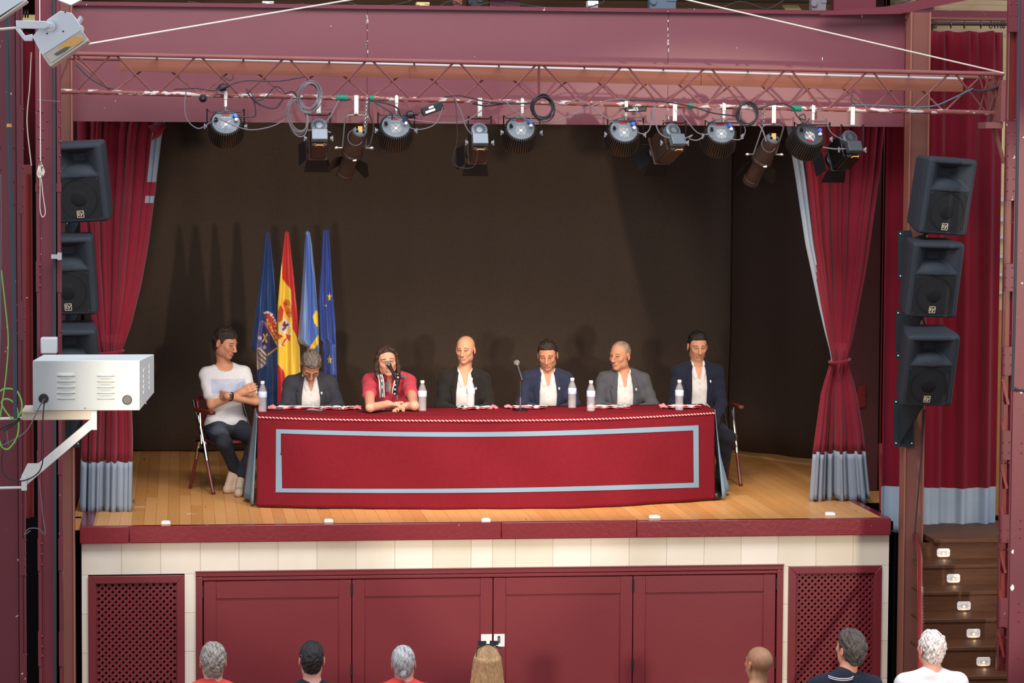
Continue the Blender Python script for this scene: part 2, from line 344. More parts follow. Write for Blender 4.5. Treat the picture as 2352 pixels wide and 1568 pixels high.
# ---- inner masking: black backdrop, wings, ceiling, side walls
def drape_grid(fx, fy, zs, nu): return [[Vector((fx(u, z), fy(u, z), z)) for u in [i/nu for i in range(nu+1)]] for z in zs]
bx0, bx1 = -3.5, 2.75
bk = MB().grid([[Vector((bx0+(bx1-bx0)*u, 5.02-.03*math.sin(u*41+.6*math.sin(u*13))*(1-.5*z/4.2)*(1 if u < .35 else .35)+.008*math.sin(u*97), z)) for u in [i/200 for i in range(201)]] for z in [.015+4.2*j/8 for j in range(9)]])
part('black_backdrop', bk, M_BLACKD, solid=.006, thing=('wide black cloth backdrop hanging across the back of the stage', 'backdrop'))
pa, pb = Vector((2.60, 4.55, 0)), Vector((3.85, 2.10, 0)); wg = []
for j in range(13):
    z = .02+4.2*j/12; row = []
    for i in range(61):
        u = i/60; p = pa.lerp(pb, u); n = Vector((-.9, -.45, 0)); w_ = .012*math.sin(u*23)+(.02*math.sin(u*9+1) if z < 1 else .01*math.sin(u*9))
        row.append(Vector((p.x+n.x*w_, p.y+n.y*w_, z+(.03*(math.sin(u*3.1)*.6+.5*math.sin(u*31)*.2)+.012 if j == 0 else 0))))
    wg.append(row)
part('black_wing_drape', MB().grid(wg), M_BLACKD, solid=.008, thing=('black cloth wing drape angled forward at the right rear of the stage', 'drape'))
spart('wall_back', MB().b2((-4.2, 5.3, -.1), (4.5, 5.4, 5.2)), M_DARK)
spart('wall_left', MB().b2((-4.1, .5, -1.6), (-4.0, 5.3, 5.2)), M_DARK)
spart('ceiling', MB().b2((-4.1, 0.2, 4.25), (3.6, 5.4, 4.3)), M_DARK)
# right inner jamb: dark maroon steel post and black return
jb = struct('trim_4', (2.95, 1.2, 0))
ja = P(1990, 700, 1.5).x; jc = P(2021, 700, 1.5).x; jd = P(2036, 700, 1.5).x
spart('jamb_panel', MB().b2((ja-.18, 1.5, 0), (jc, 1.56, 4.2)), mat('jamb_paint', (92, 48, 44), .6, c2=(78, 40, 38), ns=3), parent=jb)
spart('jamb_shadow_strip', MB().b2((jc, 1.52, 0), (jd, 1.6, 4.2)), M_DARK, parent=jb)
spart('jamb_angle', MB().b2((jc+.012, 1.49, 0), (jc+.02, 1.52, 4.2)), M_COLRED, parent=jb)
br = MB()
for q in range(4): br.sph(P(1985, 893+q*13, 1.46), .007, 6)
pp = [P(1970, 888, 1.47), P(1987, 884, 1.47), P(1987, 935, 1.47), P(1968, 935, 1.47)]
spart('gusset_plate', MB().add(pp+[p+Vector((0, .01, 0)) for p in pp], [(3, 2, 1, 0), (4, 5, 6, 7), (0, 1, 5, 4), (1, 2, 6, 5), (2, 3, 7, 6), (3, 0, 4, 7)]), M_COLRED, parent=jb)
o = spart('bolt_heads', br, M_COLRED, parent=jb)
sj = MB(); 
for px0, y0, y1 in ((2022, 1020, 1175), (2030, 1030, 1100)): sj.cyl(P(px0, y0, .9), P(px0+3, y1, .5), .018, n=8)
sj.cyl(P(2020, 1028, .9), P(2050, 1022, .9), .022, n=8).cyl(P(2024, 1090, .8), P(2046, 1090, .8), .016, n=8).cyl(P(2036, 1040, .8), P(2050, 1185, .3), .014, n=8)
part('side_railing', sj, M_COLRED, thing=('maroon tube railing at the side of the stage beside the right post', 'railing'))
# ================================================================ RIGHT SIDE PASSAGE
spart('wall_right', MB().b2((3.9, 3.2, -1.6), (6.0, 3.3, 5.5)), M_CREAMW)
def slat_col(px, ya, yb): return MB().b2((P(px-7, ya, 3.15).x, 3.12, P(px, yb, 3.15).z), (P(px+14, ya, 3.15).x, 3.18, P(px, ya, 3.15).z))
rl = struct('trim_5', (4, 3.1, 0))
for ya, yb in ((452, 462), (499, 508), (540, 548), (584, 592), (626, 634), (667, 674)): spart('wall_rail', slat_col(2296, ya, yb), M_STEEL, parent=rl)
spart('wood_panelling', MB().b2((P(2285, 800, 3.17).x-.02, 3.14, -1.5), (5.5, 3.19, P(2290, 712, 3.17).z)), mat('panel_wood', (205, 150, 84), .5, c2=(188, 132, 70), ns=5), parent=rl)
# ---- staircase down from the side door
sx0, sx1 = 3.17, P(2330, 1300, -.4).x+.1
st = struct('staircase', (3.5, -.2, -1.5)); SY = -.63; SZ = -.12
spart('landing', MB().b2((sx0, SY, SZ-.04), (sx1, 1.6, SZ)), M_STAIR, parent=st)
risers = []
for q in range(9):
    z = SZ-.155*q; y = SY-.308*q; risers.append((y, z))
    spart('riser', MB().b2((P(2110, 1400, y).x, y+.01, z-.155), (sx1, y+.03, z-.03)), M_STAIR, parent=st)
    spart('tread', MB().b2((P(2110, 1400, y-.2).x, y-.308, z-.155-.03), (sx1, y+.02, z-.155)), M_STAIR, parent=st, bevel=.006)
spart('nosing', MB().b2((sx0, y_ := SY-.02, SZ-.032), (sx1, SY+.01, SZ+.001)), M_STAIR, parent=st, bevel=.006)
M_LPLATE = mat('lamp_plate', (232, 230, 224), .4); M_GLOWW = mat('step_lamp_glow', (255, 225, 180), .4, emit=((255, 205, 140), 4))
lamps = ((2167, 1269), (2190, 1328), (2214, 1391), (2236, 1454), (2259, 1519)); od = ('top step, under the blue hem', 'second step down', 'third step down', 'fourth step down', 'fifth step down')
for q, (px, py) in enumerate(lamps):
    y = risers[q][0]+.01; c = P(px, py, y-.004); t = thing('step_light', 'oval white step lamp on the riser of the %s' % od[q], 'lamp', c, group='step lights on the stair risers')
    w, h = .052, .033; po = [(-w, -h*.62), (-w*.82, -h), (w*.82, -h), (w, -h*.62), (w, h*.62), (w*.82, h), (-w*.82, h), (-w, h*.62)]
    part('plate', MB().prism(po, c+Vector((0, .006, 0)), (1, 0, 0), (0, 0, 1), .008), M_LPLATE, t, bevel=.002)
    bz = part('bezel', MB().b2((c.x-.024, c.y-.006, c.z-.015), (c.x+.024, c.y-.002, c.z+.013)), mat('bezel_grey', (190, 182, 170), .5), t)
    part('lens', MB().sph((c.x, c.y-.007, c.z-.003), .0068, 10, sc=(1, .6, 1)), M_GLOWW, t)
    part('screw', MB().sph((c.x-.038, c.y-.003, c.z), .003, 6), M_STEEL, t); part('screw', MB().sph((c.x+.038, c.y-.003, c.z), .003, 6), M_STEEL, t)
    l = bpy.data.lights.new('step_bulb', 'POINT'); l.energy = .03; l.color = (1, .7, .4); l.shadow_soft_size = .01
    lo = bpy.data.objects.new('step_bulb', l); COL.objects.link(lo); lo.location = (c.x, c.y-.03, c.z-.03); lo['kind'] = 'helper'
hr = smoothpts([P(2098, 1200, -.3), P(2105, 1245, -.5), P(2112, 1272, -1.0), P(2113, 1350, -1.5), P(2113, 1568, -2.6)]+[Vector(P(2113, 1568, -2.6))+Vector((0, 0, -.5))], 6)
part('stair_handrail', MB().tube(hr, .021, 10), M_COLRED, thing=('thick maroon tube handrail at the left edge of the staircase', 'handrail'))
rp = [P(2100, 1240, -.2), P(2108, 1420, -.2), P(2106, 1568, -.2)]
spart('trim_6', MB().b2((xr1+.002, -.22, -1.5), (sx0+.02, -.2, P(2100, 1215, -.2).z)), M_COLRED)
cs = MB()
for q in range(24):
    c = P(2118.5, 1350+q*3.6, -1.6); cs.torus(c, (1, 0, 0) if q % 2 else (0, 1, 0), .0075, .0016, 8, 4)
part('steel_chain', cs, M_STEEL, thing=('thin steel chain hanging beside the stair handrail', 'chain'))
# ---- curtain in the side passage, rod and rings
RY = .25
def scurt():
    g = []; nu = 150; top = P(2200, 70, RY).z; zh = P(2200, 1118, RY).z; bot = P(2200, 1226, RY).z
    zs = [bot+(zh-bot)*j/6 for j in range(6)]+[zh]+[zh+(top-zh)*j/24 for j in range(1, 25)]
    x0 = P(2030, 700, RY).x; x1 = P(2296, 700, RY).x
    for z in zs:
        t = (z-bot)/(top-bot); r = []
        for i in range(nu+1):
            u = i/nu; w = .035*math.sin(u*26+1.2*math.sin(u*7))+.014*math.sin(u*61+t*1.5)+(.02*math.sin(u*90)*max(0, t-.93)/.07)
            r.append(Vector((x0+(x1-x0)*u+.006*math.cos(u*30), RY+w, z+.02*math.sin(u*5.3+1)*(1-t)**6+(-.012*abs(math.sin(u*18)) if t > .999 else 0))))
        g.append(r)
    return g
sg = scurt()
part('side_curtain', MB().grid(sg, mif=lambda i, j: 1 if i < 6 else 0), [M_VELVETD, M_HEM], solid=.006, thing=('dark red side curtain with faded blue hem above the staircase', 'curtain'))
rod = thing('curtain_rod', 'dark curtain rod with loose rings above the side curtain', 'curtain rod', P(2200, 54, RY))
part('rod', MB().cyl(P(2105, 53, RY), P(2312, 55, RY), .017, n=10), mat('rod_brown', (70, 54, 48), .35, .4), rod)
for px in (2123, 2143, 2149, 2184, 2215, 2253, 2276, 2285, 2292, 2300, 2306):
    part('ring', MB().torus(P(px, 57, RY), (1, .25*math.sin(px), 0), .027, .004, 14, 5), MATS['rod_brown'], rod)
part('finial', MB().sph(P(2130, 52, RY), .03, 10), MATS['rod_brown'], rod)
# ---- beams and roof stuff over the passage and above the pelmet
tb = struct('beam')
spart('beam_web', MB().b2((3.15, .5, P(2200, 42, .5).z), (4.3, .6, P(2200, 24, .5).z)), M_COLUMN, parent=tb)
spart('beam_flange', MB().b2((3.15, .42, P(2200, 46, .5).z), (4.3, .64, P(2200, 41, .5).z)), M_POST, parent=tb)
spart('sloping_beam', MB().prism([(P(1880, 36, -.3).x, P(1880, 36, -.3).z), (P(2060, 32, -.3).x, P(2060, 33, -.3).z), (P(2312, -18, -.3).x, P(2312, -18, -.3).z), (P(2312, -38, -.3).x, P(2312, -38, -.3).z), (P(2030, 16, -.3).x, P(2030, 16, -.3).z), (P(1900, 28, -.3).x, P(1900, 26, -.3).z)], (0, -.3, 0), (1, 0, 0), (0, 0, 1), .08), M_COLUMN, parent=tb)
spart('beam_riveted', MB().b2((P(1915, 10, .2).x, .2, zp+.03), (P(2012, 10, .2).x, .3, 5.0)), M_COLUMN, parent=tb)
rf = struct('ceiling_boards'); M_RBRD = mat('roof_boards', (176, 150, 118), .8, c2=(140, 118, 92), ns=5, stretch=(.5, 5, 5)); z = zp-.05; q = 0
while z < 5.4:
    spart('roof_board', MB().b2((-3.6, 2.2+q*.02, z), (4.6, 2.23+q*.02, z+.088)), M_RBRD, parent=rf); z += .093; q += 1
spart('roof_truss_block', MB().b2((P(1125, 0, .6).x, .6, zp), (P(1195, 0, .6).x, .7, 5)), M_COLUMN, parent=rf)
spart('roof_strut', MB().prism([(P(1795, -10, .7).x, P(0, -10, .7).z), (P(1830, -10, .7).x, P(0, -10, .7).z), (P(1862, 34, .7).x, P(0, 34, .7).z), (P(1822, 34, .7).x, P(0, 34, .7).z)], (0, .7, 0), (1, 0, 0), (0, 0, 1), .05), mat('pale_wood', (214, 186, 130), .7), parent=rf)
cl = [('metal_box', 1090, 22, 34, 18, M_BLACK, 'small black junction box on the ledge above the pelmet'), ('white_socket', 615, 12, 26, 8, M_FRAMEW, 'small white socket block lying on the ledge above the pelmet'), ('duct_box', 1520, 8, 62, 34, mat('duct_blue', (84, 100, 112), .5), 'blue grey duct box above the pelmet at the middle right'), ('metal_cabinet', 1360, 6, 24, 18, M_FRAMEW, 'white metal box on the ledge above the pelmet'), ('wooden_block', 970, 12, 30, 10, MATS['pale_wood'], 'pale wooden block on the ledge above the pelmet'), ('rusty_bracket', 975+75, 4, 20, 24, M_WOODB, 'rusty bracket standing on the ledge above the pelmet'), ('motor_housing', 1878, 10, 34, 34, mat('motor_grey', (120, 112, 118), .5), 'grey motor housing beside the pale diagonal strut')]
for nm, px, py, w, h, m_, lb in cl:
    c = P(px, py+6, -.05); c.z = zp+.03+h/2/300; part(nm, MB().box(c, (w/300, .1, h/300)).box(c+Vector((w/900, -.052, h/1200)), (w/800, .01, h/700)).cyl(c+Vector((-w/800, -.05, 0)), c+Vector((-w/800, -.07, 0)), h/1500+.003, n=8), m_, bevel=.004, thing=(lb, 'box'))
for n_, pts in enumerate(([(430, 4), (520, 14), (600, 8), (640, 18), (700, 8)], [(790, 3), (830, 14), (870, 16), (930, 6), (960, -6)], [(1000, 20), (1040, 2), (1080, 22), (1120, 6), (1160, 18)], [(1160, 5), (1240, 16), (1320, 22), (1380, 8), (1390, -8)], [(1580, 20), (1640, 24), (1700, 4), (1760, 20), (1800, 2)], [(1980, 34), (2060, 10), (2120, -10)])):
    part('loose_cable', MB().tube(smoothpts([P(a, b, -.12) for a, b in pts]), .0055, 6), M_CABLE, thing=('black cable draped along the ledge above the pelmet, %s' % ('left end', 'left of the middle', 'at the middle', 'right of the middle', 'beside the pale strut', 'over the riveted beam')[n_], 'cable'))
bf = MB()
for pc, yc in ((190, -8), (260, -12)): pass
spart('upper_beam', MB().b2((-3.9, .45, zp+.17), (4.6, .55, zp+.2)), M_COLUMN)
pch = random.Random(4)
for pxs, n_ in ((843, 16), (1534, 14)):
    for q in range(n_):
        py = pch.choice([pch.uniform(26, 70), pch.uniform(80, 120), pch.uniform(215, 272)]); c = P(pxs+pch.uniform(-1, 2), py, -.2)
        spart('paint_chip', MB().box((c.x, -.2005, c.z), (pch.uniform(.002, .007), .001, pch.uniform(.006, .03))), M_FRAMEW, parent=pel)
for px, py, w, h in ((1889, 135, .005, .025), (1980, 38, .008, .02), (1692, 110, .012, .002), (1090, 130, .004, .004), (265, 232, .004, .010), (240, 248, .004, .004), (760, 60, .004, .01)):
    c = P(px, py, -.2); spart('paint_chip', MB().box((c.x, -.2005, c.z), (w, .001, h)), M_FRAMEW, parent=pel)
# ================================================================ STAGE CURTAINS
def tied_curtain(name, lab, L, R, yv, ztop, zbot, tie, hem, border, n, seed, mir):
    r = random.Random(seed); ph = [r.uniform(0, 6.28) for _ in range(6)]; nu = 260; rows = []; vs = []
    ys = sorted(set([zt for zt in np.linspace(ztop, tie-8, 34)]+[tie]+list(np.linspace(tie+8, hem, 10))+list(np.linspace(hem, zbot, 9))))
    def warp(u): return u+.028*math.sin(u*17+ph[0])+.012*math.sin(u*41+ph[1])
    for py in ys:
        xl, xr = itp(L, py), itp(R, py); yb = itp(yv, py); w = (xr-xl)/300; tight = max(0, 1-abs(py-tie)/60); row = []
        A = .055 if py < tie else .075
        A *= (.35+.65*min(1, abs(py-tie)/160))
        zc = P((xl+xr)/2, py, yb).z
        for i in range(nu+1):
            u = i/nu; k = warp(u)*n*2*PI
            s = math.sin(k+.5*math.sin(k*.37+ph[2])); s2 = math.copysign(abs(s)**.75, s)
            dy = A*s2*(.75+.35*math.sin(k*.23+ph[3]))+.012*math.sin(u*9+ph[4])
            X_ = P(xl+(xr-xl)*u, py, yb).x+.012*math.cos(k)*(1-tight)
            hz = (.02*math.sin(k*.5+ph[5])+.012*s2) if py >= hem-1 else 0
            row.append(Vector((X_, yb+dy+(-.05*math.sin(PI*u) if tight > .5 else 0), zc-.012*tight*math.sin(k*.5)+ (hz if abs(py-zbot) < 1 else hz*.6))))
        rows.append(row)
    hi = [i for i, py in enumerate(ys) if py >= hem-.5][0]
    c = thing(name, lab, 'curtain', (rows[-1][nu//2].x, rows[-1][nu//2].y, 0))
    part('cloth', MB().grid(rows[:hi+1], mif=lambda i, j: 1 if border(ys[i], j/nu) else 0), [M_VELVET, M_HEM], c, solid=.004)
    part('hem', MB().grid(rows[hi:]), M_HEM, c, solid=.005, label='pale blue hem')
    ti = ys.index(tie); xl, xr = itp(L, tie), itp(R, tie); yb = itp(yv, tie); pts = []
    a, b = P(xl, tie, yb), P(xr, tie, yb); ce = (a+b)/2; hw = (b.x-a.x)/2+.012
    pts = [ce+Vector((hw*math.cos(t), .10*math.sin(t)-.02, .012*math.cos(t))) for t in [2*PI*i/28 for i in range(28)]]
    part('tie_rope', MB().tube(pts, .012, 8, closed=True), M_VELVET, c); return c
tied_curtain('stage_curtain', 'dark red velvet stage curtain tied back behind the left speakers, blue hem', [(270, 178), (500, 180), (600, 190), (750, 215), (808, 228), (900, 196), (1000, 188), (1180, 184)],
    [(270, 378), (310, 368), (450, 352), (560, 338), (650, 322), (740, 300), (808, 279), (870, 296), (1000, 302), (1180, 300)], [(270, .25), (808, .42), (1180, .62)], 274, 1172, 808, 1058,
    lambda y, u: u > (.90 if y < 520 else 2) and (y < 402 or 445 < y < 462), 11, 3, False)
part('curtain_fold', MB().grid([[P(375, 278, .2), P(340, 290, .2)], [P(382, 290, .16), P(352, 306, .15)], [P(368, 312, .17), P(348, 322, .16)]]), M_VELVET, solid=.01, thing=('folded top corner of the left stage curtain under the pelmet', 'curtain corner'))
tied_curtain('stage_curtain', 'dark red velvet stage curtain tied back left of the right post, blue hem', [(280, 1805), (400, 1826), (560, 1850), (700, 1880), (800, 1904), (828, 1908), (900, 1886), (1040, 1866), (1150, 1858)],
    [(280, 2035), (400, 2022), (600, 1992), (750, 1962), (828, 1946), (900, 1965), (1000, 1982), (1150, 1998)], [(280, .3), (828, .55), (1150, .85)], 280, 1146, 828, 1036,
    lambda y, u: u < itp([(280, .13), (450, .12), (560, .09), (700, .05), (828, .04)], y) and y < 830, 11, 5, True)
# ================================================================ TABLE under its cloth
FT = [(-1.985, .80), (-1.62, .66), (-1.2, .58), (-.6, .53), (.08, .51), (.6, .54), (1.0, .62), (1.37, .76), (1.745, .92)]
BT = [(-1.93, 1.36), (-1.23, 1.285), (-.16, 1.26), (.58, 1.33), (1.31, 1.38), (1.775, 1.48)]
TZ = .74; rows = []; nu = 220; top = []; fr = []
def fy(x): return float(np.interp(x, [a for a, _ in FT], [b for _, b in FT]))
def by(x): return float(np.interp(x, [a for a, _ in BT], [b for _, b in BT]))
def fsm(x): return sum(fy(x+d) for d in (-.15, -.075, 0, .075, .15))/5 if -1.8 < x < 1.6 else fy(x)
def clothpt(u, t):     # t 0 top edge .. 1 bottom of the front drop
    x = -1.985+3.73*u; f = fsm(x); fold = (.012*math.sin(u*19+1)+.016*math.sin(u*9.3+.6*t*3)+.010*math.sin(u*47+2*t))*t**1.1
    diag = .014*math.sin((u*11-t*1.3)*2.2)*math.sin(PI*t)
    return Vector((x+(.01*t if u > .9 else 0)-(.012*t if u < .05 else 0), f-.004-.02*t-fold-diag+(.09*t if False else 0), TZ+.006-(TZ-.005)*t-.006*t*(1-math.cos(u*PI*2)) ))
tr = thing('conference_table', 'long trestle table hidden beneath the dark red cloth', 'table', (0, 1.0, 0))
for xa, xb in ((-1.93, -.13), (-.10, 1.70)):
    ya = lambda x: fy(x)+.03; yb_ = lambda x: by(x)-.03
    po = [(xa, max(ya(xa), ya((xa+xb)/2))+.02), (xb, max(ya(xb), ya((xa+xb)/2))+.02), (xb, yb_(xb)), (xa, yb_(xa))]
    part('tabletop', MB().prism(po, (0, 0, TZ-.03), (1, 0, 0), (0, 1, 0), .028), M_WOODB, tr)
    for lx in (xa+.08, xb-.08):
        for ly in (fy(lx)+.26, by(lx)-.1): part('leg', MB().cyl((lx, ly, 0), (lx, ly, TZ-.03), .018, n=8), M_STEEL, tr)
tc = thing('table_cloth', 'dark red cloth with pale blue rectangle draped over the conference table', 'tablecloth', (-.12, .6, 0))
g = [[Vector((-1.985+3.73*u, fsm(-1.985+3.73*u)*(1-s)+by(-1.93+3.705*u)*s-.004*(1-s), TZ+.006+.002*math.sin(u*30+s*7))) for u in [i/nu for i in range(nu+1)]] for s in [1-j/8 for j in range(9)]]
g += [[clothpt(i/nu, t) for i in range(nu+1)] for t in [.02, .05, .1]+[.1+.9*j/26 for j in range(1, 27)]]
part('cloth', MB().grid(g), M_TCLOTH, tc, solid=.004, ang=70)
zz = P(1100, 990, .5)
def cloth_at(px, py):  # point on the front drop under a photo pixel
    t = .3; u = .5
    for _ in range(12):
        p = clothpt(u, t); q = P(px, py, p.y); u += (q.x-p.x)/3.73; t += (p.z-q.z)/(TZ-.005)
    return clothpt(min(max(u, 0), 1), min(max(t, 0), 1))+Vector((0, -.0065, 0))
def band(pa, pb, w0, w1, nm):  # strip between two outlines given as pixel polylines
    m = MB(); N_ = 60; A_ = [(pa[0][0]+(pa[1][0]-pa[0][0])*i/N_, pa[0][1]+(pa[1][1]-pa[0][1])*i/N_) for i in range(N_+1)]
    B_ = [(pb[0][0]+(pb[1][0]-pb[0][0])*i/N_, pb[0][1]+(pb[1][1]-pb[0][1])*i/N_) for i in range(N_+1)]
    sag = lambda i: 11*math.sin(PI*i/N_)*nm
    m.grid([[cloth_at(a[0], a[1]+sag(i)) for i, a in enumerate(A_)], [cloth_at((a[0]+b[0])/2, (a[1]+b[1])/2+sag(i)) for i, (a, b) in enumerate(zip(A_, B_))], [cloth_at(b[0], b[1]+sag(i)) for i, b in enumerate(B_)]]); return m
o_ = [(634, 985), (1604, 976), (1605, 1119), (633, 1130)]; i_ = [(645, 995), (1592, 988), (1593, 1108), (645, 1121)]
for a, b, sg_ in ((0, 1, 1), (1, 2, 0), (2, 3, .55), (3, 0, 0)):
    part('band', band((o_[a], o_[b]), (i_[a], i_[b]), 0, 0, sg_), M_BAND, tc, label='pale blue band')
# side panels
for sx, x0, nm in ((-1, -1.985, 'left'), (1, 1.745, 'right')):
    q = []
    for j in range(13):
        t = j/12; r = []
        for i in range(25):
            s = i/24; y = fy(x0)*(1-s)+by(x0)*s; out = (.004+.10*t*s**.6+.018*math.sin(s*11+1)*t+ (.02*t))*(1.75 if sx > 0 else .9)
            r.append(Vector((x0+sx*out, y+.01-.03*t*(1-s), TZ+.004-(TZ-.02-.02*s)*t)))
        q.append(r)
    part('side_panel', MB().grid(q), M_BAND, tc, solid=.003, label='pale blue side panel')
    part('side_fringe', MB().tube([r_[-1] for r_ in q], .005, 5), M_TCLOTH, tc)
# twisted cord along the top edge, end to end
cord = [clothpt(i/700, .035)+Vector((0, -.008, -.012*math.sin(PI*i/700))) for i in range(701)]
cord = [Vector((1.775, 1.46, TZ+.012))+(cord[-1]-Vector((1.775, 1.46, TZ+.012)))*(j/30) for j in range(30)][::1][::-1] and cord+[cord[-1]+(Vector((1.775, 1.47, TZ+.014))-cord[-1])*(j/90) for j in range(1, 91)]
cord = [cord[0]+(Vector((-1.95, 1.34, TZ+.014))-cord[0])*(1-j/90) for j in range(90)]+cord
m = MB(); n0 = len(cord); sub = []
L_ = [0]
for a, b in zip(cord[:-1], cord[1:]): L_.append(L_[-1]+(b-a).length)
tot = L_[-1]; N2 = 1500; C2 = [Vector([float(np.interp(tot*i/N2, L_, [c[k_] for c in cord])) for k_ in range(3)]) for i in range(N2+1)]
for st_, mi in ((0, 0), (PI, 1)):
    m.tube([c+Vector((0, math.cos(i*tot/N2/.0048+st_)*.0034, math.sin(i*tot/N2/.0048+st_)*.0034)) for i, c in enumerate(C2)], .0042, 5, mi=mi)
part('twisted_cord', m, [mat('cord_red', (170, 40, 55), .8), mat('cord_white', (226, 214, 204), .8)], tc, label='red and white twisted cord trim')
# ================================================================ COLUMNS WITH RIVETS
def dome(mb, c, r, z=(0, -1, 0), mi=None):
    mb.lathe([(r, 0), (r*.85, r*.45), (r*.4, r*.75), (.0001, r*.82)], c, z, 7, mi=mi)
def col(name, lab, y, pcs, riv, zr=(-1.7, 5.2), extra=None):
    px = pcs[0][0]; c = thing(name, None, None, (P(px, 800, y).x, y, -1.5), kind='structure')
    for (pa_, pb_, dy, th, m_, nm) in pcs:
        xa_, xb_ = P(pa_, 800, y).x, P(pb_, 800, y).x
        part(nm, MB().b2((xa_, y+dy, zr[0]), (xb_, y+dy+th, zr[1])), m_, c, bevel=.003)
    r = MB()
    for pxr, ylist, dy, rad in riv:
        for py in ylist: p = P(pxr, py, y); p.x = P(pxr, 800, y).x; dome(r, (p.x, y+dy, p.z), rad)
    part('rivets', r, M_COLUMN, c, kind='stuff'); return c
Y1 = -2.0
colA = col('column', '', Y1, [(85, 94, -.012, .10, M_COLUMN, 'flange_angle'), (94, 124, .0, .02, M_COLUMN, 'web_plate'), (94, 98, -.006, .01, M_COLUMN, 'web_angle'), (133, 141, -.03, .16, M_COLUMN, 'flange_plate'), (124, 133, .05, .02, M_DARK, 'recess')],
    [(93, (253, 289, 318, 361, 428, 608, 632, 656, 1248, 1272, 1296, 1460, 1484, 1506), -.012, .010), (101, (258, 298, 319, 360), 0, .009), (112, (278, 340), 0, .008), (140.5, (255, 290, 325, 358, 395, 428, 608, 632, 656, 760, 1040, 1060, 1080, 1236, 1262, 1290, 1450, 1480), -.03, .009)])
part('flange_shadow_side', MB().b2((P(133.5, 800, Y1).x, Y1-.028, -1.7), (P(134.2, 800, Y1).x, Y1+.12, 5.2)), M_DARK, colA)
for ya_, yb2 in ((1236, 1310), (1450, 1530), (600, 670), (420, 440), (1035, 1090)):
    part('splice_plate', MB().b2((P(133, 800, Y1).x-.003, Y1-.036, P(0, yb2, Y1).z), (P(142, 800, Y1).x+.004, Y1-.03, P(0, ya_, Y1).z)), M_COLUMN, colA)
    part('splice_plate', MB().b2((P(84.5, 800, Y1).x-.002, Y1-.019, P(0, yb2, Y1).z), (P(91, 800, Y1).x, Y1-.012, P(0, ya_, Y1).z)), M_COLUMN, colA)
# column seen between the two: red brown face
Yr = .3
part('recess_face', MB().b2((P(50, 800, Yr).x, Yr, -1.7), (P(76, 800, Yr).x, Yr+.03, P(60, 378, Yr).z)), M_COLRED, colA)
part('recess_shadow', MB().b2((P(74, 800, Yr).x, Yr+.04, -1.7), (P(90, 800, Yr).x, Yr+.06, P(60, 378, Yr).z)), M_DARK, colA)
part('recess_rod', MB().cyl(P(60, 400, Yr-.05), P(62, 1568, Yr-.05), .030, n=10), M_COLRED, colA)
lc = MB().grid([[Vector((P(40, 200, .9).x+.34*u, .9+.03*math.sin(u*22), P(60, zz_, .9).z)) for u in [i/30 for i in range(31)]] for zz_ in (60, 150, 250, 390)])
part('side_curtain', lc, M_VELVETD, solid=.006, thing=('strip of dark red side curtain seen between the two left columns', 'curtain'))
spart('wall_side_left', MB().b2((-5.6, 1.6, -1.6), (-3.4, 1.65, 5.5)), mat('side_wall_paint', (62, 26, 28), .8))
Y0 = -7.5
colB = col('column', '', Y0, [(-60, 40, .0, .03, M_COLUMN, 'web_plate'), (41, 50, -.02, .02, M_COLUMN, 'flange_angle'), (50, 56, -.014, .05, M_COLUMN, 'flange_edge'), (40, 42, -.004, .03, M_DARK, 'seam')],
    [(48, (252, 298, 342, 385, 428, 472, 705, 735, 762, 1238, 1248, 1510, 1545, 1558), -.02, .0075), (56, (252, 298, 342, 385, 428, 472, 705, 730, 760, 1240, 1270, 1300, 1320, 1502), -.014, .0065), (2, (340, 390, 418, 470), 0, .0075), (33, (340, 418, 470), 0, .006), (40.5, (700, 735, 765), -.012, .006)])
for ya_, yb2 in ((240, 490), (690, 780), (1236, 1320), (1500, 1568)):
    part('splice_plate', MB().b2((P(41.5, 800, Y0).x, Y0-.026, P(0, yb2, Y0).z), (P(55.5, 800, Y0).x, Y0-.02, P(0, ya_, Y0).z)), M_COLUMN, colB)
# right column: laced channels
Y2 = -2.0
def pr(px, dyp=0): return P(px, 800, Y2).x
colC = thing('column', None, None, (pr(2320), Y2, -1.5), kind='structure')
part('channel', MB().b2((pr(2323), Y2-.01, -1.7), (pr(2330), Y2+.05, 5.2)), M_COLUMN, colC)
part('channel', MB().b2((pr(2301.5), Y2-.0, -1.7), (pr(2305.5), Y2+.02, 5.2)), M_COLUMN, colC)
part('channel_back', MB().b2((pr(2311), Y2+.04, -1.7), (pr(2323), Y2+.05, 5.2)), M_COLRED, colC)
rv = MB()
for ya_, yb2 in ((-30, 48), (262, 452), (603, 670), (802, 872), (1003, 1074), (1204, 1272), (1404, 1474)):
    part('batten_plate', MB().b2((pr(2301.5), Y2-.02, P(0, yb2, Y2).z), (pr(2324), Y2-.008, P(0, ya_, Y2).z)), M_COLUMN, colC, bevel=.002)
    nn = max(3, round((yb2-ya_)/26))
    for q in range(nn):
        py = ya_+ (yb2-ya_)*(q+.5)/nn
        for px in (2305, 2320): dome(rv, (pr(px), Y2-.02, P(px, py, Y2).z), .0075)
part('rivets', rv, M_COLUMN, colC, kind='stuff')
for q, py in enumerate(range(895, 1520, 101)):
    a, b = Vector((pr(2303), Y2-.004, P(0, py-14, Y2).z)), Vector((pr(2318), Y2-.004, P(0, py+46, Y2).z)); d = (b-a).normalized()
    part('lacing_bar', MB().box((a+b)/2, ((b-a).length, .006, .02), Matrix((d, Vector((0, 1, 0)), d.cross(Vector((0, 1, 0))))).transposed()), M_COLRED, colC)
colD = thing('column', None, None, (P(2350, 800, -3).x, -3, -1.5), kind='structure')
part('web_plate', MB().b2((P(2331, 800, -3).x, -2.98, -1.7), (P(2440, 800, -3).x, -2.95, 5.2)), M_COLUMN, colD)
rv = MB()
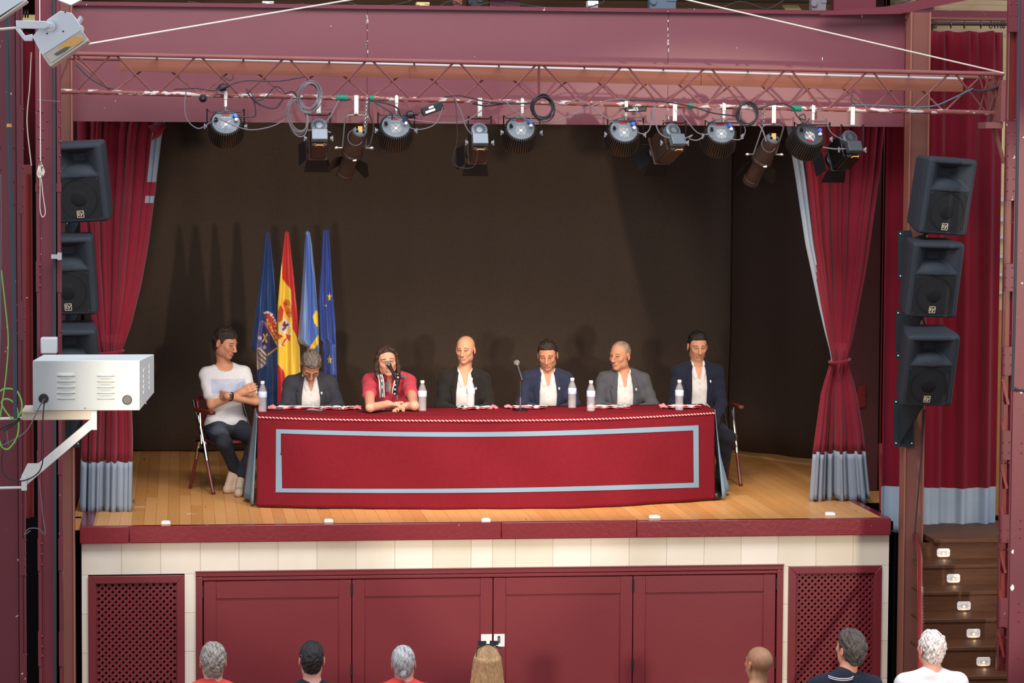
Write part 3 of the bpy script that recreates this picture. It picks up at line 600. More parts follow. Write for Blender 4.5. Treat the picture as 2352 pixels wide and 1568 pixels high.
for py in (1035, 1058, 1220, 1240, 1262, 1420, 1440, 1462, 1210+340): dome(rv, (P(2346, 800, -3).x+.02, -2.98, P(0, py, -3).z), .008)
part('rivets', rv, M_COLUMN, colD, kind='stuff')
for px, py, sc_ in ((2326, 1268, .6), (2327, 1350, .8)):
    c = P(px+8, py, -3); c.x = P(px, 800, -3).x+.03; rr = random.Random(py); po = [(.022*sc_*math.cos(a)*rr.uniform(.4, 1.1), .030*sc_*math.sin(a)*rr.uniform(.4, 1.1)) for a in [2*PI*k/13 for k in range(13)]]
    part('paint_chip', MB().prism(po, (c.x, -2.9805, c.z), (1, 0, 0), (0, 0, 1), .001), M_FRAMEW, colD)
# ================================================================ TRUSS, BOARD
YT = -1.05; TD = .30; YB_ = -.90
tr = thing('lighting_truss', 'reddish brown tubular lighting truss spanning the stage mouth', 'truss', P(1200, 160, YT))
def ty(px, top=True): return (122+(px-150)*.0213) if top else (209.5+(px-135)*.0232)
TA = P(128, ty(128)+.5, YT); TB = P(2306, ty(2306)+2, YT)
BA = P(130, ty(130, False), YB_); BB = P(2300, ty(2300, False), YB_)
part('top_chord', MB().cyl(TA, TB, .0165, n=12), M_TRUSS, tr)
RA = TA+Vector((0, TD, -.02)); RB = TB+Vector((0, TD, -.02)); part('top_chord', MB().cyl(RA, RB, .0165, n=12), M_TRUSS, tr)
part('bottom_chord', MB().cyl(BA, BB, .0185, n=12), M_TRUSSW, tr, label='bottom chord with worn white paint')
def on(A, B, px): # point of segment A-B seen at column px
    t = .5
    for _ in range(8):
        p = A.lerp(B, t); q = P(px, 784, p.y); t += (q.x-p.x)/(B.x-A.x)
    return A.lerp(B, t)
tops = [171, 263, 457, 658, 847, 1046, 1235, 1430, 1620, 1803, 1990, 2178]; bots = [171, 360, 557, 753, 947, 1140, 1335, 1515, 1708, 1888, 2075, 2262]
for t_ in tops:
    for b_ in bots:
        if 60 < abs(b_-t_) < 128:
            sgn = 1 if b_ > t_ else -1
            part('front_diagonal', MB().cyl(on(TA, TB, t_+5*sgn), on(BA, BB, b_-5*sgn), .0082, n=8), M_TRUSS, tr)
part('front_diagonal', MB().cyl(on(TA, TB, 176), on(BA, BB, 262), .0082, n=8), M_TRUSS, tr)
part('front_diagonal', MB().cyl(on(TA, TB, 166), on(BA, BB, 131), .0082, n=8), M_TRUSS, tr)
rt = [171, 360, 557, 753, 947, 1140, 1335, 1515, 1708, 1888, 2075, 2240]; rb = [262, 462, 660, 850, 1052, 1236, 1425, 1612, 1800, 1990, 2160]
for i, b_ in enumerate(rb):
    for t_ in (rt[i], rt[i+1]): part('rear_diagonal', MB().cyl(on(RA, RB, t_), on(BA, BB, b_), .0075, n=8), M_TRUSS, tr)
for i in range(len(rt)): part('cross_tube', MB().cyl(on(TA, TB, rt[i]), on(RA, RB, rt[i]+4), .007, n=8), M_TRUSS, tr)
part('upright', MB().cyl(on(TA, TB, 1234), on(BA, BB, 1234), .009, n=8), M_TRUSS, tr)
part('end_plate', MB().b2((P(2298, 160, YT).x, YT-.03, P(0, 263, YT).z), (P(2312, 160, YT).x, YT+.34, P(0, 163, YT).z)), M_TRUSS, tr)
part('end_bracket', MB().b2((P(2266, 160, YT).x, YT, P(0, 279, YT).z), (P(2306, 160, YT).x, YT+.2, P(0, 264, YT).z)), M_TRUSS, tr)
part('end_brace', MB().cyl(on(TA, TB, 2268), on(BA, BB, 2288), .013, n=8), M_TRUSS, tr)
part('end_strut', MB().cyl(P(2280, 280, YT+.1), P(2306, 375, YT+.1), .016, n=8), M_POST, tr)
for a, b in ((2238, 2262), (2262, 2240), (2245, 2300), (2290, 2262)): part('end_diagonal', MB().cyl(on(TA, TB, a), on(BA, BB, b), .007, n=8), M_TRUSS, tr)
Y_ = -.87
bd = thing('wooden_batten', 'orange brown wooden board fixed along the inside of the truss', 'board', P(1200, 160, Y_))
segs = [(275, 940), (941, 1610), (1611, 2212)]
def bys(px): return (135+(px-275)*.0248, 163+(px-275)*.0248)
for a, b in segs:
    ya, yb = bys(a), bys(b); pts = [P(a, ya[1], Y_), P(b, yb[1], Y_), P(b, yb[0], Y_), P(a, ya[0], Y_)]
    part('board', MB().add(pts+[p+Vector((0, .022, 0)) for p in pts], [(0, 1, 2, 3), (7, 6, 5, 4), (1, 0, 4, 5), (2, 1, 5, 6), (3, 2, 6, 7), (0, 3, 7, 4)]), M_WOODB, bd)
part('pale_rail', MB().cyl(P(268, 131, Y_+.05), P(2212, 181, Y_+.05), .0095, n=8), mat('pale_rail_grey', (186, 180, 180), .5), bd)
# ---- straining cables
part('straining_cable', MB().cyl(P(190, 103, -3.2), P(850, -8, -1.2), .0058, n=8), M_ROPE, thing=('pale straining cable rising from the white floodlight to the ledge', 'cable'))
part('straining_cable', MB().cyl(P(1545, -8, -1.6), P(2306, 168, -1.6), .0058, n=8), M_ROPE, thing=('pale straining cable falling to the right end of the truss', 'cable'))
# ================================================================ SPEAKERS (solid field turned into a mesh)
class Field:
    def __init__(s, xs, ys, zs):
        s.a = [np.asarray(q, np.float32) for q in (xs, ys, zs)]; s.d = np.full([len(q) for q in s.a], 1.0, np.float32)
    def blk(s, lo, hi):
        sl_ = []
        for k in range(3):
            i = np.searchsorted(s.a[k], lo[k]); j = np.searchsorted(s.a[k], hi[k]); sl_.append(slice(int(i), int(j)))
            if j <= i: return None, None
        g = [s.a[0][sl_[0]][:, None, None], s.a[1][sl_[1]][None, :, None], s.a[2][sl_[2]][None, None, :]]
        return tuple(sl_), g
    def op(s, pr, k=.01, op='u'):
        lo, hi, fn = pr; m = k+.03; S, g = s.blk([a-m for a in lo], [b+m for b in hi])
        if S is None: return s
        v = fn(*g); o = s.d[S]
        if op == 'u': h = np.maximum(k-np.abs(o-v), 0)/max(k, 1e-6); s.d[S] = np.minimum(o, v)-h*h*k*.25
        elif op == 's': h = np.maximum(k-np.abs(o+v), 0)/max(k, 1e-6); s.d[S] = np.maximum(o, -v)+h*h*k*.25
        return s
def cap(a, b, ra, rb=None, sy=1.):
    rb = ra if rb is None else rb; a = np.array(a, float); b = np.array(b, float); ba = b-a; L2 = float(ba@ba)+1e-12; R = max(ra, rb)
    def fn(x, y, z):
        h = np.clip(((x-a[0])*ba[0]+(y-a[1])*ba[1]+(z-a[2])*ba[2])/L2, 0, 1)
        return np.sqrt((x-a[0]-ba[0]*h)**2+((y-a[1]-ba[1]*h)/sy)**2+(z-a[2]-ba[2]*h)**2)-(ra+(rb-ra)*h)
    return np.minimum(a, b)-R, np.maximum(a, b)+R, fn
def ell(c, r, R=None):
    c = np.array(c, float); r = np.array(r, float); M_ = None if R is None else np.array(R, float); e = max(r)
    def fn(x, y, z):
        x = x-c[0]; y = y-c[1]; z = z-c[2]
        if M_ is not None: x, y, z = (M_[0, 0]*x+M_[1, 0]*y+M_[2, 0]*z, M_[0, 1]*x+M_[1, 1]*y+M_[2, 1]*z, M_[0, 2]*x+M_[1, 2]*y+M_[2, 2]*z)
        k0 = np.sqrt((x/r[0])**2+(y/r[1])**2+(z/r[2])**2); k1 = np.sqrt((x/r[0]**2)**2+(y/r[1]**2)**2+(z/r[2]**2)**2)+1e-6
        return k0*(k0-1)/k1
    return (c-(e if M_ is not None else r)), (c+(e if M_ is not None else r)), fn
def rbox(c, h, rad=.01):
    c = np.array(c, float); h = np.array(h, float)
    def fn(x, y, z):
        qx, qy, qz = np.abs(x-c[0])-h[0]+rad, np.abs(y-c[1])-h[1]+rad, np.abs(z-c[2])-h[2]+rad
        return np.sqrt(np.maximum(qx, 0)**2+np.maximum(qy, 0)**2+np.maximum(qz, 0)**2)+np.minimum(np.maximum(qx, np.maximum(qy, qz)), 0)-rad
    return c-h, c+h, fn
def nets(F):
    d = F.d; xs, ys, zs = F.a; s = d < 0
    c = s[:-1, :-1, :-1].astype(np.int8)
    for q in ((1, 0, 0), (0, 1, 0), (0, 0, 1), (1, 1, 0), (1, 0, 1), (0, 1, 1), (1, 1, 1)):
        c = c+s[q[0]:s.shape[0]-1+q[0], q[1]:s.shape[1]-1+q[1], q[2]:s.shape[2]-1+q[2]]
    act = (c > 0) & (c < 8); I, J, K = np.nonzero(act); n = len(I); idx = np.full(act.shape, -1, np.int64); idx[I, J, K] = np.arange(n)
    crn = [(a, b, e) for a in (0, 1) for b in (0, 1) for e in (0, 1)]
    val = {q: d[I+q[0], J+q[1], K+q[2]] for q in crn}; pos = {q: np.stack([xs[I+q[0]], ys[J+q[1]], zs[K+q[2]]], 1) for q in crn}
    acc = np.zeros((n, 3)); cnt = np.zeros(n)
    for q in crn:
        for ax in range(3):
            if q[ax] == 0:
                r = list(q); r[ax] = 1; r = tuple(r); a, b = val[q], val[r]; m = (a < 0) != (b < 0); t = np.where(m, a/(a-b+1e-12), 0)
                acc[m] += (pos[q]+(pos[r]-pos[q])*t[:, None])[m]; cnt[m] += 1
    V = acc/np.maximum(cnt, 1)[:, None]; Fc = []
    for ax in range(3):
        o1, o2 = [k for k in range(3) if k != ax]
        a = s[tuple(slice(0, -1) if k == ax else slice(1, -1) for k in range(3))]; b = s[tuple(slice(1, None) if k == ax else slice(1, -1) for k in range(3))]
        m = a != b; i = list(np.nonzero(m)); ins = a[tuple(i)]; i[o1] = i[o1]+1; i[o2] = i[o2]+1
        def at(u, v): w = [k.copy() for k in i]; w[o1] -= u; w[o2] -= v; return idx[tuple(w)]
        q = np.stack([at(0, 0), at(1, 0), at(1, 1), at(0, 1)], 1); q = q[(q >= 0).all(1)] if (q < 0).any() else q
        ins = ins[:len(q)]; fl_ = ins if ax != 1 else ~ins; q[~fl_] = q[~fl_][:, ::-1]; Fc.append(q)
    return V, np.concatenate(Fc)
def mesh_from(V, Fc, name, mats, colr=None, relax=1):
    if relax:
        e = np.concatenate([Fc[:, [0, 1]], Fc[:, [1, 2]], Fc[:, [2, 3]], Fc[:, [3, 0]]]); 
        for _ in range(relax):
            S = np.zeros_like(V); c = np.zeros(len(V)); np.add.at(S, e[:, 0], V[e[:, 1]]); np.add.at(S, e[:, 1], V[e[:, 0]]); np.add.at(c, e[:, 0], 1); np.add.at(c, e[:, 1], 1)
            V = V*.5+.5*S/np.maximum(c, 1)[:, None]
    me = bpy.data.meshes.new(name); me.vertices.add(len(V)); me.vertices.foreach_set('co', V.astype(np.float32).ravel())
    me.loops.add(len(Fc)*4); me.loops.foreach_set('vertex_index', Fc.ravel().astype(np.int32)); me.polygons.add(len(Fc))
    me.polygons.foreach_set('loop_start', np.arange(0, len(Fc)*4, 4, dtype=np.int32)); me.polygons.foreach_set('use_smooth', np.ones(len(Fc), bool))
    for m in (mats if isinstance(mats, (list, tuple)) else [mats]): me.materials.append(m)
    if colr is not None:
        at = me.color_attributes.new('Col', 'FLOAT_COLOR', 'POINT'); cc = np.ones((len(V), 4), np.float32); cc[:, :3] = colr; at.data.foreach_set('color', cc.ravel())
    me.update(); me.validate(); return me
def ar(a, b, s): return np.arange(a, b+s, s)
# cabinet: width .41, height .585, front face at y=0, depth behind it
F = Field(ar(-.24, .24, .006), ar(-.03, .36, .007), ar(-.32, .32, .006))
def taper(x, y, z):
    w = .205-.20*np.maximum(y-.10, 0); hz = .292-.12*np.maximum(y-.06, 0); ra = .028
    qx, qy, qz = np.abs(x)-w+ra, np.abs(y-.155)-.155+ra, np.abs(z)-hz+ra
    return np.sqrt(np.maximum(qx, 0)**2+np.maximum(qy, 0)**2+np.maximum(qz, 0)**2)+np.minimum(np.maximum(qx, np.maximum(qy, qz)), 0)-ra
F.op(((-.21, 0, -.3), (.21, .33, .3), taper), .005)
def horn(x, y, z):
    t = np.clip(y/.13, 0, 1); w = .165-.12*t**.8; h1 = .255-.055*t; h0 = .06+.085*t**.7; q = .006
    return np.maximum(np.maximum(np.abs(x)-w, np.maximum(z-h1, h0-z)), np.maximum(y-.13, -y-.03))
F.op(((-.17, -.03, .05), (.17, .13, .26), horn), .008, 's')
F.op(ell((0, .075, .055), (.165, .085, .075)), .012)
F.op(rbox((0, -.012, -.112), (.163, .018, .155), .006), .003, 's')
V, Fc = nets(F); CAB = mesh_from(V, Fc, 'cabinet', M_SPK)
GRL = MB().b2((-.161, .001, -.266), (.161, .006, .041)); GRL = mesh_of(GRL, 'grille', M_SPKG)
RNG = MB()
for R_, r_ in ((.142, .0025), (.133, .0016)): RNG.torus((0, .0008, -.112), (0, -1, 0), R_, r_, 40, 5)
RNG.lathe([(.060, 0), (.052, .004), (.03, .007), (0.0001, .008)], (0, .001, -.112), (0, -1, 0), 28); RNG = mesh_of(RNG, 'woofer_relief', mat('woofer_dark', (27, 27, 28), .6))
M_BADGE = mat('badge_cream', (226, 208, 176), .5)
def badge():
    w, t = .026, .004; m = MB(); z0 = -.226; y0 = -.0025
    for a, b, c, d in ((-w, -w, w, -w+t), (-w, w-t, w, w), (-w, -w, -w+t, w), (w-t, -w, w, w)): m.b2((a, y0, z0+b), (c, y0+.003, z0+d))
    L = lambda pts: m.tube([(x_, y0, z0+z_) for x_, z_ in pts], .0026, 4)
    L([(-.002, .013), (-.016, .013), (-.016, -.010), (-.002, -.010)]); L([(-.016, .0015), (-.005, .0015)]); L([(.000, .012), (.006, -.006)]); L([(.018, .014), (.009, -.006), (.002, -.017)]); return m
BADGE = mesh_of(badge(), 'badge', M_BADGE); BCK = mesh_of(MB().b2((-.0262, -.001, -.2522), (.0262, .002, -.1998)), 'badge_back', M_BLACK)
PORTS = MB()
for x_ in (-.055, .055): PORTS.cyl((x_, .012, .252), (x_, .02, .246), .006, n=8)
SCR = mesh_of(MB().sph((-.150, .0, .03), .003, 6).sph((.150, .0, .03), .003, 6).sph((-.150, .0, -.256), .003, 6).sph((.150, .0, -.256), .003, 6), 'grille_screws', M_STEEL)
def speaker(px, py, y, yaw, pitch, roll, lab, bolts=(0, 0)):
    R = Matrix.Rotation(math.radians(yaw), 3, 'Z')@Matrix.Rotation(math.radians(roll), 3, 'Y')@Matrix.Rotation(math.radians(pitch), 3, 'X')
    t = thing('loudspeaker', lab, 'loudspeaker', P(px, py, y), R, group='loudspeakers on the two posts')
    for nm, me in (('cabinet', CAB), ('grille', GRL), ('woofer_relief', RNG), ('badge_back', BCK), ('badge', BADGE), ('grille_screws', SCR)): part(nm, me, None, t, world=False)
    return t
YS = -.95
speaker(2180, 453, YS, 14, 10, 3.2, 'black loudspeaker with cream badge, topmost of the three on the right post')
speaker(2149, 645, YS, 5, 13, 1.5, 'black loudspeaker with cream badge, middle of the three on the right post')
speaker(2137, 854, YS, 1, 20, .4, 'black loudspeaker with cream badge, lowest of the three on the right post')
speaker(177, 422, YS, -14, 12, -3, 'black loudspeaker, topmost of the three on the left post')
speaker(152, 636, YS, -8, 12, -1.5, 'black loudspeaker, middle of the three on the left post')
speaker(160, 846, YS, -5, 18, -1, 'black loudspeaker partly hidden behind the white ventilated box')
M_BRK = mat('bracket_steel', (40, 48, 52), .55, bump=.2, bs=200)
def bracket(x0, y0, y1, yb, w, lab, flip=1):
    t = thing('speaker_bracket', lab, 'bracket', P(x0, y1, YP-.02)); c = [P(x0, y0, YP-.02), P(x0+w, y0, YP-.02), P(x0+w, y1, YP-.02), P(x0, y1, YP-.02)]
    part('plate', MB().add(c+[p+Vector((0, .008, 0)) for p in c], [(3, 2, 1, 0), (4, 5, 6, 7), (0, 1, 5, 4), (1, 2, 6, 5), (2, 3, 7, 6), (3, 0, 4, 7)]), M_BRK, t)
    A = P(x0+w*.3, (y0+y1)/2-30, YP-.03); B = P(x0+w*.3, y1-8, YP-.03); C_ = Vector((A.x+.12*flip, YS+.26, A.z+.08))
    part('arm', MB().add([A, B, C_, A+Vector((.012, 0, 0)), B+Vector((.012, 0, 0)), C_+Vector((.012, 0, 0))], [(0, 1, 2), (5, 4, 3), (0, 3, 4, 1), (1, 4, 5, 2), (2, 5, 3, 0)]), M_BRK, t)
    part('stay', MB().cyl(C_, C_+Vector((.0, -.06, .03)), .02, n=10), M_BRK, t)
    for px, py in ((x0+5, y0+8), (x0+5, y1-8), (x0+w-5, y1-8)): part('bolt', MB().sph(P(px, py, YP-.024), .0085, 8), M_STEEL, t)
bracket(2063, 529, 642, 600, 30, 'black steel bracket between the top and middle right speakers')
bracket(2058, 711, 825, 780, 30, 'black steel bracket between the middle and lowest right speakers')
bracket(2053, 915, 1026, 980, 46, 'black steel bracket below the lowest right speaker')
bracket(150, 505, 562, 540, 34, 'dark bracket under the topmost left speaker', 1)
bracket(150, 712, 768, 740, 34, 'dark bracket under the middle left speaker', 1)
bracket(150, 940, 1027, 990, 34, 'dark bracket below the white ventilated box', 1)
for pts, lb in (([(2190, 541), (2170, 545), (2150, 556), (2120, 552)], 'black cable looping between the top and middle right speakers'), ([(2118, 730), (2128, 750), (2138, 765)], 'black cable dropping between the middle and lowest right speakers'), ([(2124, 940), (2120, 1000), (2110, 1120), (2100, 1240)], 'black cable running down from the lowest right speaker to the floor')):
    part('speaker_cable', MB().tube(smoothpts([P(a, b, -.55) for a, b in pts]), .006, 6), M_CABLE, thing=(lb, 'cable'))
# ================================================================ LAMPS ON THE TRUSS
M_LAMPG = mat('lamp_rear_grey', (104, 112, 118), .4, .3); M_LAMPB = mat('lamp_black', (22, 21, 21), .35, .3); M_LAMPBR = mat('lamp_brown', (62, 42, 32), .5, c2=(48, 34, 28), ns=12)
M_RED = mat('display_red', (150, 24, 40), .4); M_BLUE = mat('plug_blue', (60, 100, 190), .4); M_CLAMP = mat('clamp_cream', (214, 214, 204), .5)
M_ORANGE = mat('sticker_orange', (220, 160, 90), .6); M_FAN = mat('fan_guard', (215, 215, 215), .35, .6)
def clamp(t, px, zdrop=.0, plate=False):
    c = on(BA, BB, px)
    if plate: part('hook_clamp', MB().b2((c.x-.016, c.y-.028, c.z-.115), (c.x+.016, c.y-.018, c.z+.024)).b2((c.x-.016, c.y-.028, c.z+.018), (c.x+.016, c.y+.028, c.z+.024)).cyl((c.x, c.y-.034, c.z-.10), (c.x, c.y-.0, c.z-.10), .006, n=8), M_CLAMP, t, bevel=.002)
    else: part('hook_clamp', MB().torus(c, (1, 0, 0), .026, .0065, 14, 6, a0=-PI*.2, a1=PI*1.3).b2((c.x-.013, c.y-.030, c.z-.030), (c.x+.013, c.y-.023, c.z+.024)).b2((c.x-.010, c.y-.024, c.z-.085), (c.x+.010, c.y-.004, c.z-.028)), M_CLAMP, t, bevel=.002)
    part('clamp_bolt', MB().cyl((c.x, c.y-.014, c.z-.115), (c.x, c.y-.014, c.z-.08), .0045, n=8), M_STEEL, t); return c
def yoke(t, c, drop, w, pc, m_):
    top = c.z-drop; q = [(c.x-w, pc.y, pc.z), (c.x-w, (pc.y+c.y)/2, top+.02), (c.x-w+.015, c.y-.01, top), (c.x+w-.015, c.y-.01, top), (c.x+w, (pc.y+c.y)/2, top+.02), (c.x+w, pc.y, pc.z)]
    part('yoke', MB().tube(q, .0055, 6), m_, t)
    for s in (-1, 1): part('yoke_knob', MB().cyl((c.x+s*w, pc.y, pc.z), (c.x+s*(w+.02), pc.y, pc.z), .013, n=8).b2((c.x+s*(w+.014), pc.y-.006, pc.z-.02), (c.x+s*(w+.022), pc.y+.006, pc.z+.02)), mat('knob_grey', (120, 124, 130), .4), t)
def parcan(pc_, py, pitch, lab, roll=0, dark=0):
    t = thing('led_par_can', lab, 'stage light', P(pc_, py, -.9), group='ribbed stage lights on the truss')
    c = clamp(t, pc_); C = P(pc_, py, -.93)
    R = Matrix.Rotation(math.radians(pitch), 3, 'X'); R = Matrix.Rotation(math.radians(roll), 3, 'Y')@R; T = Matrix.Translation(C)@R.to_4x4()
    m = MB(); m.T = T; m.lathe([(.0001, -.004), (.100, -.004), (.104, .002), (.104, .01)], (0, 0, 0), (0, 1, 0), 32)
    part('rear_plate', m, M_LAMPG if not dark else mat('lamp_rear_dark', (58, 62, 66), .4), t)
    m = MB(); m.T = T; m.lathe([(.103, .0), (.118, .05), (.126, .12), (.128, .165), (.120, .17), (.115, .12), (.001, .10)], (0, 0, 0), (0, 1, 0), 32); part('housing', m, M_LAMPB, t)
    m = MB(); m.T = T
    for k in range(44):
        a = 2*PI*k/44; ca, sa = math.cos(a), math.sin(a)
        pr_ = [(.100, .004), (.116, .004), (.135, .12), (.137, .16), (.12, .16)]; tv = Vector((-sa, 0, ca))*.0022
        v = [Vector((r*ca, h, r*sa)) for r, h in pr_]; m.add([p+tv for p in v]+[p-tv for p in v], [(0, 1, 2, 3, 4), (9, 8, 7, 6, 5)]+[(i, (i+1) % 5+0, (i+1) % 5+5, i+5) for i in range(5)])
    part('cooling_fins', m, mat('fin_grey', (70, 66, 62), .4, .4), t, kind='stuff')
    m = MB(); m.T = T
    if not roll:
        m.b2((-.030, -.008, .052), (.026, -.003, .072))
    else: m.b2((-.022, -.008, -.072), (.022, -.003, -.055))
    part('display', m, M_RED, t)
    m = MB(); m.T = T; fc = -.024
    for r_ in (.012, .022, .031, .040): m.torus((0, -.006, fc), (0, -1, 0), r_, .0022, 20, 4)
    for s in (-1, 1): m.cyl((-.032*s, -.006, fc-.036), (.032*s, -.006, fc+.036), .0022, n=5)
    m.sph((0, -.006, fc), .012, 8, sc=(1, .5, 1)); part('fan_guard', m, M_FAN, t)
    m = MB(); m.T = T
    for k in range(4): m.b2((-.030+k*.018, -.008, .028), (-.022+k*.018, -.003, .034))
    for s in range(10): m.sph((.092*math.cos(s*.63), -.005, .092*math.sin(s*.63)), .0032, 5)
    part('buttons', m, M_STEEL, t)
    m = MB(); m.T = T; m.cyl((-.068, .0, .012), (-.075, -.03, .008), .014, n=10).cyl((-.075, -.03, .008), (-.08, -.045, -.01), .008, n=8); part('cable_plug', m, M_LAMPB, t)
    m = MB(); m.T = T; m.cyl((.062, .0, .045), (.070, -.034, .038), .015, n=10); part('blue_plug', m, M_BLUE, t, label='blue plug')
    m = MB(); m.T = T; m.cyl((.070, -.010, .012), (.074, -.032, .004), .012, n=10); part('white_plug', m, M_CLAMP, t, label='cream plug')
    yoke(t, c, .12, .135, C+R@Vector((0, .06, 0)), M_LAMPB)
    a_ = C+R@Vector((0, .25, 0)); l_ = lamp('par_can_beam', 'SPOT', a_, (C.x*.62, 1.7, .3), 88, (1.0, .80, .60), spot_size=1.25, spot_blend=.6, shadow_soft_size=.1)
    return t
parcan(519, 280, -32, 'ribbed round stage light, nearest the left end of the truss')
parcan(909, 289, -34, 'ribbed round stage light beside the hanging power adapter left of centre')
parcan(1196, 294, -34, 'ribbed round stage light beside the cable coil at the truss centre')
parcan(1433, 299, -33, 'ribbed round stage light under the small flat adapter')
parcan(1656, 302, -35, 'ribbed round stage light left of the dark cable coil')
parcan(1860, 308, -38, 'dark ribbed stage light tilted sideways before the right curtain', roll=14, dark=1)
def fresnel(pc_, py, lab, brown, off=0, dark=0):
    t = thing('plano_spotlight', lab, 'stage light', P(pc_, py, -.9), group='small box spotlights on the truss')
    c = clamp(t, pc_-2, plate=True); C = P(pc_, py, -.96); R = Matrix.Rotation(math.radians(-28), 3, 'X')
    if off: R = Matrix.Rotation(math.radians(off), 3, 'Z')@R
    T = Matrix.Translation(C)@R.to_4x4(); g_ = M_LAMPG if not dark else MATS.get('lamp_rear_dark') or mat('lamp_rear_dark', (58, 62, 66), .4)
    m = MB(); m.T = T; m.lathe([(.001, -.012), (.048, -.012), (.060, -.006), (.062, .01), (.062, .05)], (0, 0, .0), (0, 1, 0), 28); part('rear_cap', m, g_, t)
    m = MB(); m.T = T
    for k in range(18):
        a = 2*PI*k/18; m.tube([(.024*math.cos(a), -.0135, .024*math.sin(a)), (.046*math.cos(a), -.0125, .046*math.sin(a))], .0028, 4)
    part('vent_slots', m, M_BLACK, t)
    m = MB(); m.T = T; m.prism([(-.058, 0), (.058, 0), (.058, -.085), (-.058, -.085)], (0, .0, -.05), (1, 0, 0), (0, 0, 1), .05); part('connector_box', m, g_, t, bevel=.004)
    m = MB(); m.T = T
    for x_ in (-.025, .01, .036): m.cyl((x_, -.0, -.10), (x_+.004, -.03, -.112), .011, n=8)
    part('cable_glands', m, M_BLACK, t)
    m = MB(); m.T = T; m.b2((-.058, .05, -.135), (.058, .25, .06)).b2((-.056, -.0, -.165), (.056, .2, -.135)).b2((-.07, .25, -.15), (.07, .262, .075)); part('housing', m, M_LAMPBR if brown else M_LAMPB, t, bevel=.008)
    m = MB(); m.T = T; m.lathe([(.055, .26), (.075, .27), (.078, .30), (.07, .30), (.001, .285)], (0, 0, -.04), (0, 1, 0), 20); part('lens_ring', m, M_LAMPB, t)
    m = MB(); m.T = T
    for s in (-1, 1): m.prism([(-.08, 0), (.08, 0), (.10, .11), (-.10, .11)], (0, .30, -.04+s*.08), (1, 0, 0), (0, .85, s*.5), .002)
    m.prism([(-.08, 0), (.08, 0), (.09, .10), (-.09, .10)], (-.085, .30, -.04), (0, 0, 1), (-.5, .85, 0), .002); part('barn_doors', m, M_LAMPB, t)
    m = MB(); m.T = T; m.tube([(-.028, -.004, -.17), (-.024, -.02, -.17), (.024, -.02, -.17), (.028, -.004, -.17)], .004, 5); part('handle', m, M_ORANGE, t, label='pale handle')
    m = MB(); m.T = T; m.sph((-.034, -.002, -.15), .005, 6).sph((.034, -.002, -.15), .005, 6); part('screws', m, M_STEEL, t)
    yoke(t, c, .13, .085, C+R@Vector((0, .08, -.06)), M_LAMPB); return t
fresnel(733, 289, 'small spotlight with slotted grey cap below the hanging cable coils', 1)
fresnel(1101, 299, 'small spotlight with slotted grey cap at the truss centre', 1)
fresnel(1546, 300, 'spotlight with slotted grey cap and open barn door turned left', 1, off=20)
fresnel(1952, 316, 'dark small spotlight with slotted cap, nearest the right post', 0, off=14, dark=1)
